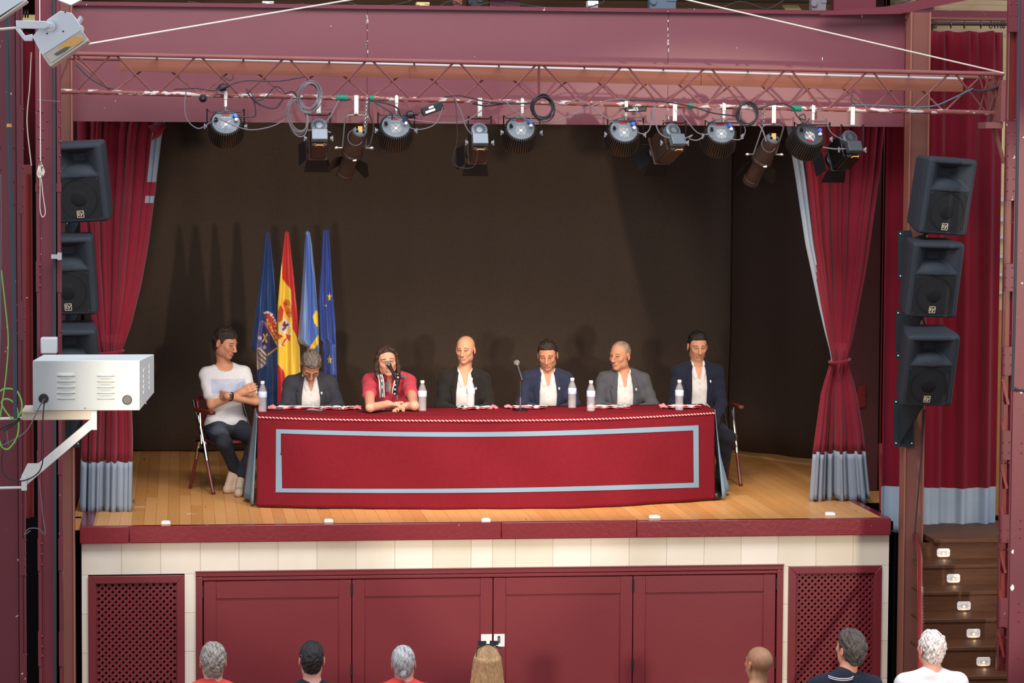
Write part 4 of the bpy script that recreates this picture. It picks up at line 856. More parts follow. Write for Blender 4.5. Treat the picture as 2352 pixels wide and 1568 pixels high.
def profile(pc_, py, lab, lean, cx):
    t = thing('profile_spotlight', lab, 'stage light', P(pc_, py, -.9), group='long profile spotlights on the truss')
    c = clamp(t, cx, plate=True); C = P(pc_, py, -.95); d = Vector((lean, .62, -.75)).normalized(); X_, Y_2, Z_2 = frame(d, (1, 0, 0))
    m = MB(); m.lathe([(.001, -.012), (.046, -.012), (.052, 0), (.052, .03)], C, d, 24, x=(1, 0, 0)); part('rear_cap', m, M_LAMPG, t)
    m = MB(); m.lathe([(.055, .004), (.062, .02), (.066, .13), (.074, .16), (.074, .20)], C, d, 24); part('lamp_housing', m, M_LAMPBR, t)
    m = MB(); m.lathe([(.076, .195), (.080, .20), (.080, .22), (.062, .225), (.058, .40), (.062, .405), (.062, .44), (.05, .44), (.001, .42)], C, d, 24); part('lens_barrel', m, M_LAMPBR, t)
    m = MB(); m.torus(C+d*.205, d, .079, .004, 24, 5); part('joint_ring', m, M_LAMPB, t)
    for s in (-1, 1): part('shutter_blade', MB().prism([(-.045, 0), (.045, 0), (.065, .13), (.02, .16), (-.065, .10)], C+d*.30+X_*s*.062, d, (X_*s*.6+Vector((0, 0, -.35))), .003), M_LAMPB, t, label='black bent shutter blade')
    n_ = -Y_2 if Y_2.y > 0 else Y_2
    q = MB(); q.b2(C+d*(-.014)+Vector((-.016, -.012, -.022)), C+d*(-.014)+Vector((.016, -.006, .028))); part('sticker', q, M_ORANGE, t, label='orange lamp sticker')
    q = MB()
    for k in range(4): q.cyl(C-d*.012+X_*(.034*math.cos(k*1.57+.8))+Y_2*(.034*math.sin(k*1.57+.8)), C-d*.026+X_*(.034*math.cos(k*1.57+.8))+Y_2*(.034*math.sin(k*1.57+.8)), .009, n=8)
    part('rear_knobs', q, M_LAMPB, t, kind='stuff')
    q = MB(); q.torus(C+d*.06+Vector((-.02, -.06, .0)), (0.3, -1, .2), .058, .0022, 30, 5); part('safety_loop', q, M_CABLEG, t)
    q = MB(); a = C+d*.24+Vector((.02, -.07, 0)); q.box(a, (.02, .02, .05)).box(a+Vector((0, -.006, -.03)), (.03, .012, .016)); part('focus_knob', q, M_STEEL, t, bevel=.003)
    q = MB(); a = C+d*.32+Vector((.0, -.058, 0)); q.tube([a+d*(k*.006)+X_*(.004*math.cos(k*2.2))+Vector((0, -.004*math.sin(k*2.2), 0)) for k in range(16)], .0016, 4); part('spring', q, M_STEEL, t)
    w = .085; e = C+d*.16; top = c.z-.125
    q = [(e.x-w, e.y, e.z), (c.x-w+.005, c.y, top-.02), (c.x-w+.03, c.y, top), (c.x+w-.03, c.y, top), (c.x+w-.005, c.y, top-.02), (e.x+w, e.y, e.z)]; part('yoke', MB().tube(q, .0062, 6), mat('yoke_grey', (110, 106, 104), .4, .5), t)
    for s in (-1, 1): part('wing_knob', MB().cyl((e.x+s*w, e.y, e.z), (e.x+s*(w+.035), e.y-.01, e.z), .006, n=8).sph((e.x+s*(w+.045), e.y-.01, e.z), .016, 8, sc=(1.2, .5, .7)), M_STEEL, t)
    return t
profile(826, 302, 'long brown profile spotlight left of centre, hanging steeply down', -.22, 817)
profile(1775, 318, 'long brown profile spotlight near the right curtain, hanging steeply down', -.26, 1770)
def chain(pts, lab):
    L = [Vector(p) for p in pts]; m = MB(); n = int((L[-1]-L[0]).length/.014)
    for k in range(n): m.torus(L[0].lerp(L[-1], k/n), (1, .2, 0) if k % 2 else (0, 1, 0), .009, .0022, 8, 4)
    part('safety_chain', m, M_STEEL, thing=(lab, 'chain'))
chain([P(843, 222, -.96), P(837, 300, -.96)], 'steel safety chain above the left profile spotlight')
chain([P(1756, 240, -.96), P(1753, 292, -.96)], 'steel safety chain above the right profile spotlight')
# ---- adapters
def adapter(px, py, a, w, h, lab, dull=0):
    R = Matrix.Rotation(math.radians(a), 3, 'Y'); t = thing('power_adapter', lab, 'power adapter', P(px, py, -.95), R); 
    part('case', MB().box((0, 0, 0), (w, .035, h)), M_BLACK, t, world=False, bevel=.006)
    part('label', MB().b2((-w*.35, -.0195, -h*.28), (w*.1, -.018, .0)), M_CLAMP, t, world=False); part('label', MB().b2((-w*.15, -.0195, h*.12), (w*.08, -.018, h*.36)), M_CLAMP, t, world=False)
    part('lead', MB().tube([(-w*.5, 0, 0), (-w*.62, 0, .01), (-w*.75, 0, -.01)], .005, 6), M_BLACK, t, world=False); return t
adapter(993, 250, -20, .165, .062, 'black power adapter hanging askew below the truss')
adapter(1460, 251, -2, .16, .036, 'flat black adapter tight under the truss, right of centre')
def plug(px, py, d, lab):
    c = P(px, py, -.96); d = Vector(d).normalized(); m = MB(); m.lathe([(.008, -.05), (.012, -.03), (.026, -.02), (.030, 0), (.028, .02), (.014, .025), (.010, .05)], c, d, 14)
    part('cable_connector', m, M_BLACK, thing=(lab, 'connector'))
plug(511, 201, (1, 0, .3), 'black round connector lying on the truss above the leftmost light')
plug(942, 263, (1, 0, .12), 'black round connector feeding the askew power adapter')
plug(466, 226, (0, 1, 0), 'small black round plug under the left part of the truss')
# ---- tapes on the bottom chord
for px, w, lb in ((785, 26, 'left of the first profile light'), (852, 9, 'right of the first profile light'), (1580, 10, 'right of the open barn door lamp'), (1822, 22, 'above the tilted ribbed light')):
    a, b = on(BA, BB, px-w/2), on(BA, BB, px+w/2); part('green_tape', MB().cyl(a, b, .0235, n=14), M_GREEN, thing=('green tape wrapped round the truss tube, %s' % lb, 'tape'))
# ---- cables: (pixel points, radius, material, description)
CAB_ = [([(428, 206), (424, 240), (430, 275), (455, 295), (480, 283), (495, 274)], .0045, 1, 'grey cable looping below the truss left of the leftmost light'),
 ([(496, 268), (530, 285), (575, 298), (630, 288), (670, 262)], .0045, 1, 'grey cable sagging from the leftmost light to the coils'),
 ([(566, 204), (575, 222), (600, 242), (632, 248), (650, 228)], .0055, 0, 'dark cable swag under the truss between the first two lights'),
 ([(572, 206), (590, 230), (612, 222), (630, 200), (645, 203), (655, 215), (672, 210), (682, 222)], .0055, 0, 'dark cable twisted over the truss left of the coils'),
 ([(583, 228), (587, 255), (582, 268), (545, 268)], .0055, 0, 'dark cable dropping into the leftmost light'),
 ([(400, 205), (450, 203), (490, 208), (512, 202), (560, 186), (640, 186), (700, 176)], .0050, 0, 'dark cable running through the truss above the leftmost light'),
 ([(510, 172), (525, 184), (536, 180), (534, 172)], .0045, 0, 'small dark cable loop inside the truss at the left'),
 ([(175, 148), (205, 178), (240, 198), (262, 205)], .006, 0, 'dark cable hanging behind the left end of the truss'),
 ([(700, 300), (730, 298), (760, 304)], .006, 1, 'short grey cable entering the spotlight below the coils'),
 ([(778, 230), (760, 265), (740, 292)], .006, 1, 'grey cable from the green tape to the spotlight below the coils'),
 ([(848, 225), (848, 260), (858, 290), (850, 330), (838, 338)], .0060, 0, 'dark cable looping down right of the first profile light'),
 ([(862, 236), (885, 250), (900, 262), (900, 275)], .0055, 0, 'dark cable running into the ribbed light beside the adapter'),
 ([(858, 232), (890, 238), (912, 248), (920, 265), (932, 277)], .0070, 0, 'thick dark cable curving down to the blue plug left of centre'),
 ([(905, 265), (935, 290), (965, 297), (1000, 284), (1018, 246)], .0040, 1, 'thin grey cable sagging below the askew adapter'),
 ([(938, 274), (1000, 281), (1060, 280), (1095, 262), (1130, 232)], .0040, 1, 'thin grey cable crossing the pelmet left of centre'),
 ([(1045, 225), (1048, 260), (1050, 320), (1040, 370), (1060, 385), (1090, 380), (1100, 330)], .0026, 0, 'hair thin dark cable hanging in a long loop below the truss'),
 ([(1040, 222), (1058, 255), (1070, 290), (1085, 308), (1110, 312)], .0050, 1, 'grey cable running down to the central box spotlight'),
 ([(1020, 222), (1060, 220), (1110, 232), (1170, 238), (1225, 236)], .0060, 0, 'dark cable lying along the truss at the centre'),
 ([(1085, 238), (1120, 243), (1170, 236), (1190, 238)], .0060, 0, 'second dark cable under the truss at the centre'),
 ([(1158, 230), (1180, 252), (1205, 272), (1218, 276), (1222, 260)], .0045, 1, 'grey cable crossing to the light beside the central coil'),
 ([(1222, 280), (1260, 284), (1300, 270), (1340, 252), (1390, 232), (1430, 228), (1455, 240), (1463, 260), (1462, 280)], .0045, 1, 'grey cable rising from the central coil to the next light'),
 ([(1270, 235), (1300, 240), (1330, 228), (1380, 262), (1415, 285), (1420, 296)], .0045, 1, 'grey cable crossing down to the light under the flat adapter'),
 ([(1440, 285), (1470, 306), (1488, 302), (1496, 280), (1496, 250)], .0045, 1, 'grey cable looping right of the light under the flat adapter'),
 ([(1503, 238), (1504, 275), (1515, 305), (1535, 316), (1560, 316)], .0055, 1, 'grey cable dropping to the barn door spotlight'),
 ([(1420, 230), (1480, 230), (1530, 234), (1590, 245), (1640, 260), (1690, 266)], .0060, 0, 'dark cable along the truss right of the flat adapter'),
 ([(1470, 285), (1510, 285), (1532, 270), (1532, 240)], .0035, 1, 'thin grey cable across the lower edge of the pelmet'),
 ([(1558, 250), (1580, 280), (1605, 306), (1640, 308)], .0045, 1, 'grey cable sagging towards the light beside the dark coil'),
 ([(1560, 325), (1590, 310), (1583, 318), (1600, 322), (1615, 315)], .0045, 1, 'grey cable behind the barn door lamp, short sagging loop'),
 ([(1672, 318), (1700, 320), (1712, 300), (1705, 280), (1703, 256)], .0045, 1, 'grey cable looping under the dark coil'),
 ([(1742, 285), (1752, 300), (1760, 325)], .0060, 1, 'pale grey cable entering the right profile light'),
 ([(1740, 250), (1775, 240), (1800, 238), (1825, 250)], .0060, 0, 'dark cable over the truss above the right profile light'),
 ([(1880, 245), (1895, 275), (1910, 305), (1940, 322), (1960, 325)], .0035, 1, 'thin grey cable crossing to the last spotlight on the right'),
 ([(1890, 338), (1920, 342), (1950, 340), (1972, 332)], .0055, 1, 'grey cable under the last spotlight on the right'),
 ([(1824, 252), (1832, 268), (1850, 275), (1846, 262), (1835, 270), (1848, 282), (1860, 272)], .0050, 0, 'knot of black cable above the tilted ribbed light'),
 ([(1956, 241), (1990, 241), (2060, 244), (2110, 247)], .0050, 2, 'green cable lying along the right part of the truss'),
 ([(2105, 247), (2150, 242), (2190, 225), (2225, 208), (2235, 203)], .0060, 2, 'teal cable sagging towards the right end of the truss'),
 ([(2232, 208), (2262, 208), (2290, 200), (2300, 192)], .0100, 0, 'thick dark cable at the right end of the truss'),
 ([(2330, 258), (2340, 262), (2356, 263)], .0030, 1, 'thin wire tied round the right column'),
 ([(1960, 210), (1955, 230), (1965, 240)], .0030, 0, 'small dark wire hanging above the last spotlight')]
cm = [M_CABLE, M_CABLEG, mat('teal_cable', (60, 110, 116), .5)]
for i, (pts, r, mi, lb) in enumerate(CAB_):
    yy = -1.03 if i % 2 else -1.0; part('cable', MB().tube(smoothpts([P(a, b, yy-.01*math.sin(j*1.3)) for j, (a, b) in enumerate(pts)], 8), r, 6), cm[mi], thing=(lb, 'cable'))
def coil(px, py, rx, ry, n, r, m_, lab, tilt=0):
    mb = MB(); ra = random.Random(px); c = P(px, py, -1.05)
    for k in range(n):
        ox, oz = ra.uniform(-.012, .012), ra.uniform(-.014, .014); sx, sz = ra.uniform(.86, 1.04), ra.uniform(.86, 1.04); oy = ra.uniform(-.018, .018)
        mb.tube([c+Vector((ox+rx*sx*math.cos(a)+tilt*math.sin(a), oy+.01*math.sin(2*a), oz+ry*sz*math.sin(a)+ry*(1-sz))) for a in [2*PI*i/36 for i in range(36)]], r, 6, closed=True)
    part('cable_coil', mb, m_, thing=(lab, 'cable coil'))
coil(711, 222, .082, .105, 9, .0046, M_CABLEG, 'round grey cable coil strapped to the truss above the second lamp', .01)
coil(682, 268, .075, .125, 6, .0046, M_CABLEG, 'long hanging grey cable coil under the truss left of the second lamp', -.02)
coil(1246, 247, .080, .088, 8, .0052, M_CABLE, 'tight dark cable coil hanging at the truss centre')
coil(1716, 262, .075, .084, 6, .0048, M_CABLE, 'dark cable coil hanging left of the right profile light')
# ================================================================ PEOPLE
M_SKIN = mat('skin', (200, 150, 120), .55, spec=.3, vcol=True, ns=140, fine=.06, bump=.05, bs=300)
M_HAIR = mat('hair', (60, 45, 35), .42, vcol=True, ns=260, fine=.35, bump=.5, bs=420)
M_EYE = mat('eye_white', (186, 170, 158), .35); M_IRIS = mat('iris_dark', (44, 30, 22), .2)
M_SHIRT = mat('white_shirt', (204, 202, 202), .8, bump=.15, bs=60, sheen=.1)
def vmat(name, c, **k): return mat(name, c, .85, bump=.2, bs=250, sheen=.05, **k)
def poly2(poly):
    P_ = np.array(poly, float)
    def fn(x, z):
        d = None; ins = None
        for i in range(len(P_)):
            a, b = P_[i], P_[(i+1) % len(P_)]; e = b-a; wx_, wz_ = x-a[0], z-a[1]
            h = np.clip((wx_*e[0]+wz_*e[1])/(e@e), 0, 1); q = (wx_-e[0]*h)**2+(wz_-e[1]*h)**2; d = q if d is None else np.minimum(d, q)
            c = ((a[1] <= z) != (b[1] <= z)) & (x < (b[0]-a[0])*(z-a[1])/((b[1]-a[1]) if b[1] != a[1] else 1e-9)+a[0]); ins = c if ins is None else ins ^ c
        d = np.sqrt(d); return np.where(ins, -d, d)
    return fn
def axis(lo, hi, co, fines, fi):
    out = [lo]; 
    while out[-1] < hi: v = out[-1]; out.append(v+(fi if any(a <= v < b for a, b in fines) else co))
    return np.array(out)
_K = [rng.normal(size=3) for _ in range(40)]
def noise3(V, f, seed=0):
    s = 0
    for i in range(9):
        k = _K[(i*3+seed) % 40]*f*(.6+.16*i); k2 = _K[(i*5+seed+7) % 40]*f*.35; s = s+np.sin(V[..., 0]*k[0]+V[..., 1]*k[1]+V[..., 2]*k[2]+i*1.7+seed+1.8*np.sin(V[..., 0]*k2[0]+V[..., 1]*k2[1]+V[..., 2]*k2[2]))
    return s/6
def lin(c): return np.array(sl(c)[:3])
def rotm(yaw, pitch, roll): return np.array(Matrix.Rotation(math.radians(yaw), 3, 'Z')@Matrix.Rotation(math.radians(roll), 3, 'Y')@Matrix.Rotation(math.radians(pitch), 3, 'X'))
HAIRPOLY = {'short': [(-.13, .078), (-.082, .078), (-.058, .052), (-.040, .034), (-.032, .02), (-.022, -.022), (-.012, -.022), (-.004, .026), (.022, .026), (.030, -.03), (.05, -.078), (.14, -.085), (.14, .16), (-.13, .16)],
 'reced': [(-.055, .13), (-.058, .085), (-.030, .055), (-.026, .02), (-.022, -.015), (-.012, -.015), (-.004, .026), (.022, .026), (.030, -.03), (.05, -.07), (.14, -.075), (.14, .16), (-.055, .16)],
 'low': [(-.13, .058), (-.075, .058), (-.055, .03), (-.034, .02), (-.022, -.02), (-.008, -.01), (.0, .02), (.022, .02), (.030, -.04), (.05, -.088), (.14, -.095), (.14, .16), (-.13, .16)]}
def person(name, label, base, yaw, zb, S, hs, Hc, hrot, s, elbows, wrists, skin, hair, style, clothes, hands=None, group=None, brow=None, knees=None, ankles=None, toes=None, stub=0., gaze=0., fineb=True, belly=0., hthick=1., neckf=0.):
    B = Matrix.Translation(Vector((base[0], base[1], zb)))@Matrix.Rotation(math.radians(yaw), 4, 'Z'); Bi = B.inverted()
    t = thing(name, label, 'person', (base[0], base[1], zb), math.radians(yaw), group=group)
    Lc = lambda p: np.array(Bi@Vector(p))
    Sc = Lc(S); H = Lc(Hc); R = rotm(*hrot); E = [Lc(e) for e in elbows]; Wr = [Lc(w) for w in wrists]
    hip = np.array([0, 0, .52]); up = Sc-hip; 
    side = np.array([1., 0, 0]); hs = hs*.86; dn = np.array([0, 0, -.016]); Sj = [Sc-side*hs+dn, Sc+side*hs+dn]
    nb = Sc+np.array([0, .012, .058]); HL = lambda p: H+R@(np.array(p, float)*s)
    kn = [Lc(k) for k in knees] if knees else [np.array([-.13, -.43, .50]), np.array([.13, -.43, .50])]
    an = [Lc(k) for k in ankles] if ankles else [np.array([-.12, -.40, .09]), np.array([.12, -.40, .09])]
    to = [Lc(k) for k in toes] if toes else [a+np.array([0, -.15, -.055]) for a in an]
    hp = [hip+np.array([-.085, 0, -.01]), hip+np.array([.085, 0, -.01])]
    def torso(F, o, k=.03):
        ch = Sc+np.array([0, .01, -.13]); F.op(ell(ch, (hs*1.0+o, .108+o, .17+o)), k)
        F.op(cap(hip+np.array([0, -.01-belly*.3, .10]), ch+np.array([0, 0, -.02]), .132+o+belly, .125+o, .82), k); F.op(ell(hip+np.array([0, .0, .045]), (.168+o, .125+o, .115+o)), k)
        F.op(cap(Sj[0], Sj[1], .046+o), k)
        for q in Sj: F.op(cap(nb+np.array([0, .01, -.005]), q+np.array([0, .005, .01]), .045+o*.7, .042+o), .035)
    def arm(F, i, o, end=1., k=.022, st=0.): 
        e = E[i]; w = Wr[i]; a = Sj[i]
        F.op(cap(a, e, .049+o, .036+o), k)
        if end > 0: F.op(cap(e, e+(w-e)*end, .036+o, .030+(.012 if end < 1 else 0)*(1-end)+o), .015)
    def legs(F, o, k=.03, full=1):
        for i in (0, 1):
            F.op(cap(hp[i], kn[i], .088+o, .056+o), k)
            if full: F.op(cap(kn[i], an[i], .055+o, .036+o), .02)
    # ---- skin: one continuous mesh
    pts = np.array([H-.16, H+.17]+[q for q in Sj+E+Wr+kn+an+to]+[hip])
    lo = pts.min(0)-.13; hi = pts.max(0)+.13; lo[2] = max(lo[2], -.01)
    fx = [(H[0]-.105, H[0]+.105)]; fy_ = [(H[1]-.13, H[1]+.13)]; fz = [(H[2]-.14, H[2]+.14)]
    if hands:
        for h in hands:
            if h: c = Lc(h['c']); fx.append((c[0]-.085, c[0]+.085)); fy_.append((c[1]-.085, c[1]+.085)); fz.append((c[2]-.06, c[2]+.06))
    F = Field(axis(lo[0], hi[0], .011, fx, .0036), axis(lo[1], hi[1], .012, fy_, .0038), axis(lo[2], hi[2], .012, fz, .0036))
    torso(F, 0); arm(F, 0, 0); arm(F, 1, 0); legs(F, -.004)
    F.op(cap(nb+np.array([0, .0, -.03]), HL((0, .028, -.055)), .058+neckf, .052+neckf), .025)
    F.op(ell(HL((0, .012, .038)), np.array((.075, .096, .082))*s, R), .02); F.op(ell(HL((0, -.022, -.028)), np.array((.059, .064, .080))*s, R), .03)
    F.op(ell(HL((0, -.062, -.092)), np.array((.024, .022, .020))*s, R), .028)
    for m in (-1, 1):
        F.op(ell(HL((m*.044, -.004, -.062)), np.array((.015, .030, .024))*s, R), .03); F.op(ell(HL((m*.037, -.060, -.016)), np.array((.023, .020, .020))*s, R), .022)
        F.op(ell(HL((m*.031, -.099, .004)), np.array((.019, .016, .0125))*s, R), .012, 's')
        F.op(cap(HL((m*.012, -.085, .024)), HL((m*.043, -.073, .026)), .0065*s), .016)
        F.op(cap(HL((m*.017, -.0825, .0115)), HL((m*.043, -.0745, .0095)), .0048*s), .005); F.op(cap(HL((m*.019, -.081, -.0085)), HL((m*.042, -.073, -.007)), .0042*s), .006)
        F.op(ell(HL((m*.079, .012, -.004)), np.array((.007, .018, .031))*s, R), .006); F.op(ell(HL((m*.088, .008, .0)), np.array((.007, .010, .018))*s, R), .004, 's')
        F.op(ell(HL((m*.0115, -.098, -.036)), np.array((.0085, .011, .008))*s, R), .007)
        F.op(cap(HL((m*.022, -.088, -.045)), HL((m*.030, -.074, -.066)), .003*s), .012, 's')
    F.op(cap(HL((0, -.088, .014)), HL((0, -.112, -.030)), .0075*s, .0115*s), .012)
    F.op(cap(HL((-.016, -.083, -.0610)), HL((.016, -.083, -.0610)), .0055*s), .012); F.op(cap(HL((-.012, -.083, -.0705)), HL((.012, -.083, -.0705)), .0058*s), .012)
    F.op(cap(HL((-.021, -.091, -.066)), HL((.021, -.091, -.066)), .0020*s), .003, 's')
    handc = []
    for i in (0, 1):
        h = hands[i] if hands else None
        if h: w = Wr[i]; c = Lc(h['c']); d = c-w; d /= np.linalg.norm(d); n_ = np.array(Bi.to_3x3()@Vector(h['n'])); n_ -= d*(n_@d); n_ /= np.linalg.norm(n_); sd = np.cross(n_, d)*h.get('side', 1); cu = h['curl']
        else:
            d = Wr[i]-E[i]; d /= np.linalg.norm(d); n_ = np.array([0, 0, -1.]); n_ -= d*(n_@d); n_ /= np.linalg.norm(n_); sd = np.cross(n_, d)*(1 if i == 0 else -1); w = Wr[i]; c = w+d*.07; cu = .35
        k = .006 if h else .01
        F.op(cap(w, w+d*.03, .026, .024, 1), .02)
        pc = w+d*.062
        for q in (-.5, 0, .5): F.op(cap(w+d*.025+sd*q*.034, w+d*.088+sd*q*.052, .0145, .0125), .012)
        for j, (ln, q) in enumerate(((.072, .95), (.082, .33), (.076, -.30), (.060, -.92))):
            b = w+d*.088+sd*q*.031; a = 0; p = b; fd = d+sd*q*.06
            for sg, fr in enumerate((.45, .3, .25)):
                a += cu*(.6+.5*sg); v = fd*math.cos(a)+n_*math.sin(a); v /= np.linalg.norm(v); p2 = p+v*ln*fr; F.op(cap(p, p2, .0092-.0008*sg, .0086-.0008*sg), k*.5); p = p2
        b = w+d*.022+sd*.022; p = b; th = h.get('thumb', (.75, .75, .1)) if h else (.7, .7, .2)
        for sg, ln in enumerate((.045, .033, .026)):
            v = d*(th[0]+.15*sg)+sd*(th[1]-.2*sg)+n_*(th[2]+.1*sg); v /= np.linalg.norm(v); p2 = p+v*ln; F.op(cap(p, p2, .0125-.0018*sg, .0108-.0014*sg), k); p = p2
    for i in (0, 1): F.op(cap(an[i]+np.array([0, .03, -.055]), to[i], .034, .026), .02); F.op(cap(an[i], an[i]+np.array([0, .02, -.05]), .036, .034), .02)
    V, Fc = nets(F); q = ((V-H)@R)/s; ax_ = np.abs(q[:, 0]); c0 = lin(skin); c0 = c0*np.array((.86, .82, .80)); C_ = np.tile(c0, (len(V), 1)); inh = (np.abs(q) < .15).all(1)
    def mixc(m, c, a): a = (np.clip(m, 0, 1)*a*inh)[:, None]; C_[:] = C_*(1-a)+np.array(c)*a
    red = c0*np.array((1.12, .80, .76)); mixc(np.exp(-((ax_-.04)**2+(q[:, 2]+.02)**2)/.0004)*(q[:, 1] < -.02), red, .28); mixc(np.exp(-((q[:, 0])**2+(q[:, 2]+.03)**2)/.00015)*(q[:, 1] < -.09), red, .5)
    mixc((ax_ > .068)*(np.abs(q[:, 2]) < .04), red, .5)
    hc = lin(hair) if hair is not None else c0*.5; bc = lin(brow) if brow is not None else hc*.8
    if stub: mixc(((q[:, 2] < -.038) & (q[:, 1] < .03))*np.clip((-.035-q[:, 2])/.02, 0, 1), c0*.35+bc*.35, stub)
    mixc((((q[:, 0]/.025)**2+((q[:, 2]+.066)/.0115)**2) < 1)*(q[:, 1] < -.07), c0*np.array((.88, .60, .56)), .55)
    mixc((np.abs(q[:, 2]+.066) < .0022)*(ax_ < .023)*(q[:, 1] < -.07), c0*.25, .85)
    mixc((np.abs(q[:, 2]-(.0285-.12*np.maximum(ax_-.032, 0)*3)) < .0038)*(ax_ > .013)*(ax_ < .048)*(q[:, 1] < -.05), bc*.7, .85)
    mixc((np.abs(q[:, 2]-.0075) < .0035)*(ax_ > .014)*(ax_ < .047)*(q[:, 1] < -.05), c0*.14, .9); mixc((np.abs(q[:, 2]+.004) < .008)*(ax_ > .013)*(ax_ < .047)*(q[:, 1] < -.055), c0*.5, .6)
    mixc((((ax_-.0115)**2+(q[:, 2]+.043)**2) < .00002)*(q[:, 1] < -.085), c0*.2, .8)
    if style in ('reced', 'buzz', 'bald'):
        pf = poly2(HAIRPOLY['reced'])(q[:, 1], q[:, 2]) if style != 'buzz' else poly2(HAIRPOLY['short'])(q[:, 1], q[:, 2]); mixc(np.clip(-pf/.02, 0, 1)*(np.abs(ax_) < .085), hc, {'reced': .75, 'buzz': .5, 'bald': .16}[style]*(1-.5*np.clip(noise3(q, 90)+.3, 0, 1)))
    body = part('body', mesh_from(V, Fc, 'body', M_SKIN, C_), None, t, world=False)
    for m in (-1, 1):
        e = MB(); e.T = Matrix.Translation(Vector(HL((m*.0305, -.0765, .0005))))@Matrix(R.tolist()).to_4x4()@Matrix.Scale(s, 4); oz = .40 if hrot[1] < 8 else .26; e.sph((0, 0, -.001), .0120, 12, mi=0, sc=(1.0, .70, oz)); e.sph((gaze, -.0050, -.001), .0050, 8, mi=1, sc=(1, .80, oz*1.9)); part('eye', e, [M_EYE, M_IRIS], body, world=False)
    # ---- hair
    if style in HAIRPOLY or style in ('long', 'bun', 'blonde', 'wave'):
        th, am, fr = {'short': (.010, .006, 260), 'reced': (.0035, .001, 300), 'low': (.012, .008, 210), 'long': (.008, .004, 160), 'bun': (.012, .0015, 150), 'blonde': (.018, .003, 160), 'wave': (.016, .011, 170)}[style]; th *= hthick
        LO = H-.17*s; HI = H+.17*s
        if style in ('long', 'blonde'): LO[2] -= .16; LO[0] -= .03; HI[0] += .03
        if style == 'bun': HI[1] += .03
        F = Field(ar(LO[0], HI[0], .0042), ar(LO[1], HI[1], .0042), ar(LO[2], HI[2], .0042)); r = lambda a: (np.array(a)+th*np.array((.45, .8, 1.15)))*s
        F.op(ell(HL((0, .014, .038)), r((.076, .096, .083)), R), .01)
        if style != 'reced': F.op(ell(HL((0, .035, -.01)), r((.060, .068, .080)), R), .02)
        g = np.stack(np.meshgrid(*F.a, indexing='ij'), -1); L = ((g-H)@R)/s
        F.d += am*noise3(L*np.array((1, .35, .5)), fr)+am*.5*noise3(L*np.array((1, .8, .8)), fr*1.9, 9)
        if style == 'short': F.d -= .010*s*hthick*np.exp(-((L[..., 2]-.11)**2/.0010+(L[..., 1]+.05)**2/.0020))
        if style == 'wave': F.d -= .020*s*np.exp(-((L[..., 2]-.10)**2/.0012+(L[..., 1]+.045)**2/.0025))
        pn = HAIRPOLY['low' if style in ('low',) else 'reced' if style == 'reced' else 'short']
        cut = poly2(pn)(L[..., 1], L[..., 2]-np.where(L[..., 1] < -.01, .020*np.exp(-((np.abs(L[..., 0])-.052)/.016)**2), 0)+.0035*noise3(L, 240, 11))
        if style in ('long', 'blonde'): cut = np.minimum(cut, np.maximum(-L[..., 1]-.01, -1.)*1.0); cut = np.where(L[..., 1] > -.005, np.minimum(cut, -L[..., 1]), cut)
        if style == 'bun': cut = np.where(L[..., 1] > .0, np.maximum(np.minimum(-L[..., 1], -.01), -L[..., 2]-.105), cut)
        kk = .016*s; hh = np.maximum(kk-np.abs(F.d-cut), 0)/kk; F.d = (np.maximum(F.d, cut)+hh*hh*kk*.25).astype(np.float32)
        if style == 'long':
            for m in (-1, 1):
                prev = None
                for a, b, c, rr in ((.022, -.070, .105, .012), (.052, -.060, .085, .014), (.072, -.035, .045, .015), (.078, -.012, -.01, .018), (.084, -.005, -.055, .022), (.082, .0, -.095, .023), (.076, .01, -.125, .018)):
                    p = HL((m*a*1.0, b, c));
                    if prev is not None: F.op(cap(prev, p, rr*s*.85, rr*s*.85), .012)
                    prev = p
            for a in (-.06, -.03, 0, .03, .06): F.op(cap(HL((a, .09, 0)), HL((a*1.2, .085, -.12)), .03*s, .018*s), .015)
            F.d += .003*noise3(L, 130, 3)
        if style == 'blonde':
            for k in range(15):
                a = -1.6+3.2*k/14; x0_, y0_ = .082*math.sin(a), .01+.10*math.cos(a)*1.0
                F.op(cap(HL((x0_*.85, max(y0_, .0), .05)), HL((x0_*1.32, max(y0_, .0)*.95, -.30)), .022*s, .024*s), .008)
            F.d += .003*noise3(L*np.array((1, 1, .12)), 420, 5)
        if style == 'bun': F.op(ell(HL((-.005, .128, -.03)), np.array((.026, .026, .028))*s, R), .004); F.d += .0012*noise3(L*np.array((1, 1, .3)), 500, 2)
        V, Fc = nets(F); q = ((V-H)@R)/s; nz = noise3(q*np.array((1, .5, .5)), 260, 4)[:, None]; gy = max(0., .5-abs(float(hc.mean())-.12)*2)*.0; C_ = hc*(1+.75*nz)
        if style == 'blonde': C_ = hc*(1+.4*noise3(q*np.array((1, 1, .1)), 500, 7)[:, None])*(1-.45*np.clip((q[:, 2:3]-.0)/.12, 0, 1)*np.exp(-(q[:, :1]/.035)**2))
        if style == 'bun': C_ = C_*np.where(np.abs(np.linalg.norm(q-np.array((-.005, .115, -.03)), axis=1)-.030) < .005, .55, 1)[:, None]*np.where(q[:, 2] < -.075, .45, 1)[:, None]
        part('hair', mesh_from(V, Fc, 'hair', M_HAIR, C_), None, t, world=False)
    # ---- clothes
    cx = Sc[0]
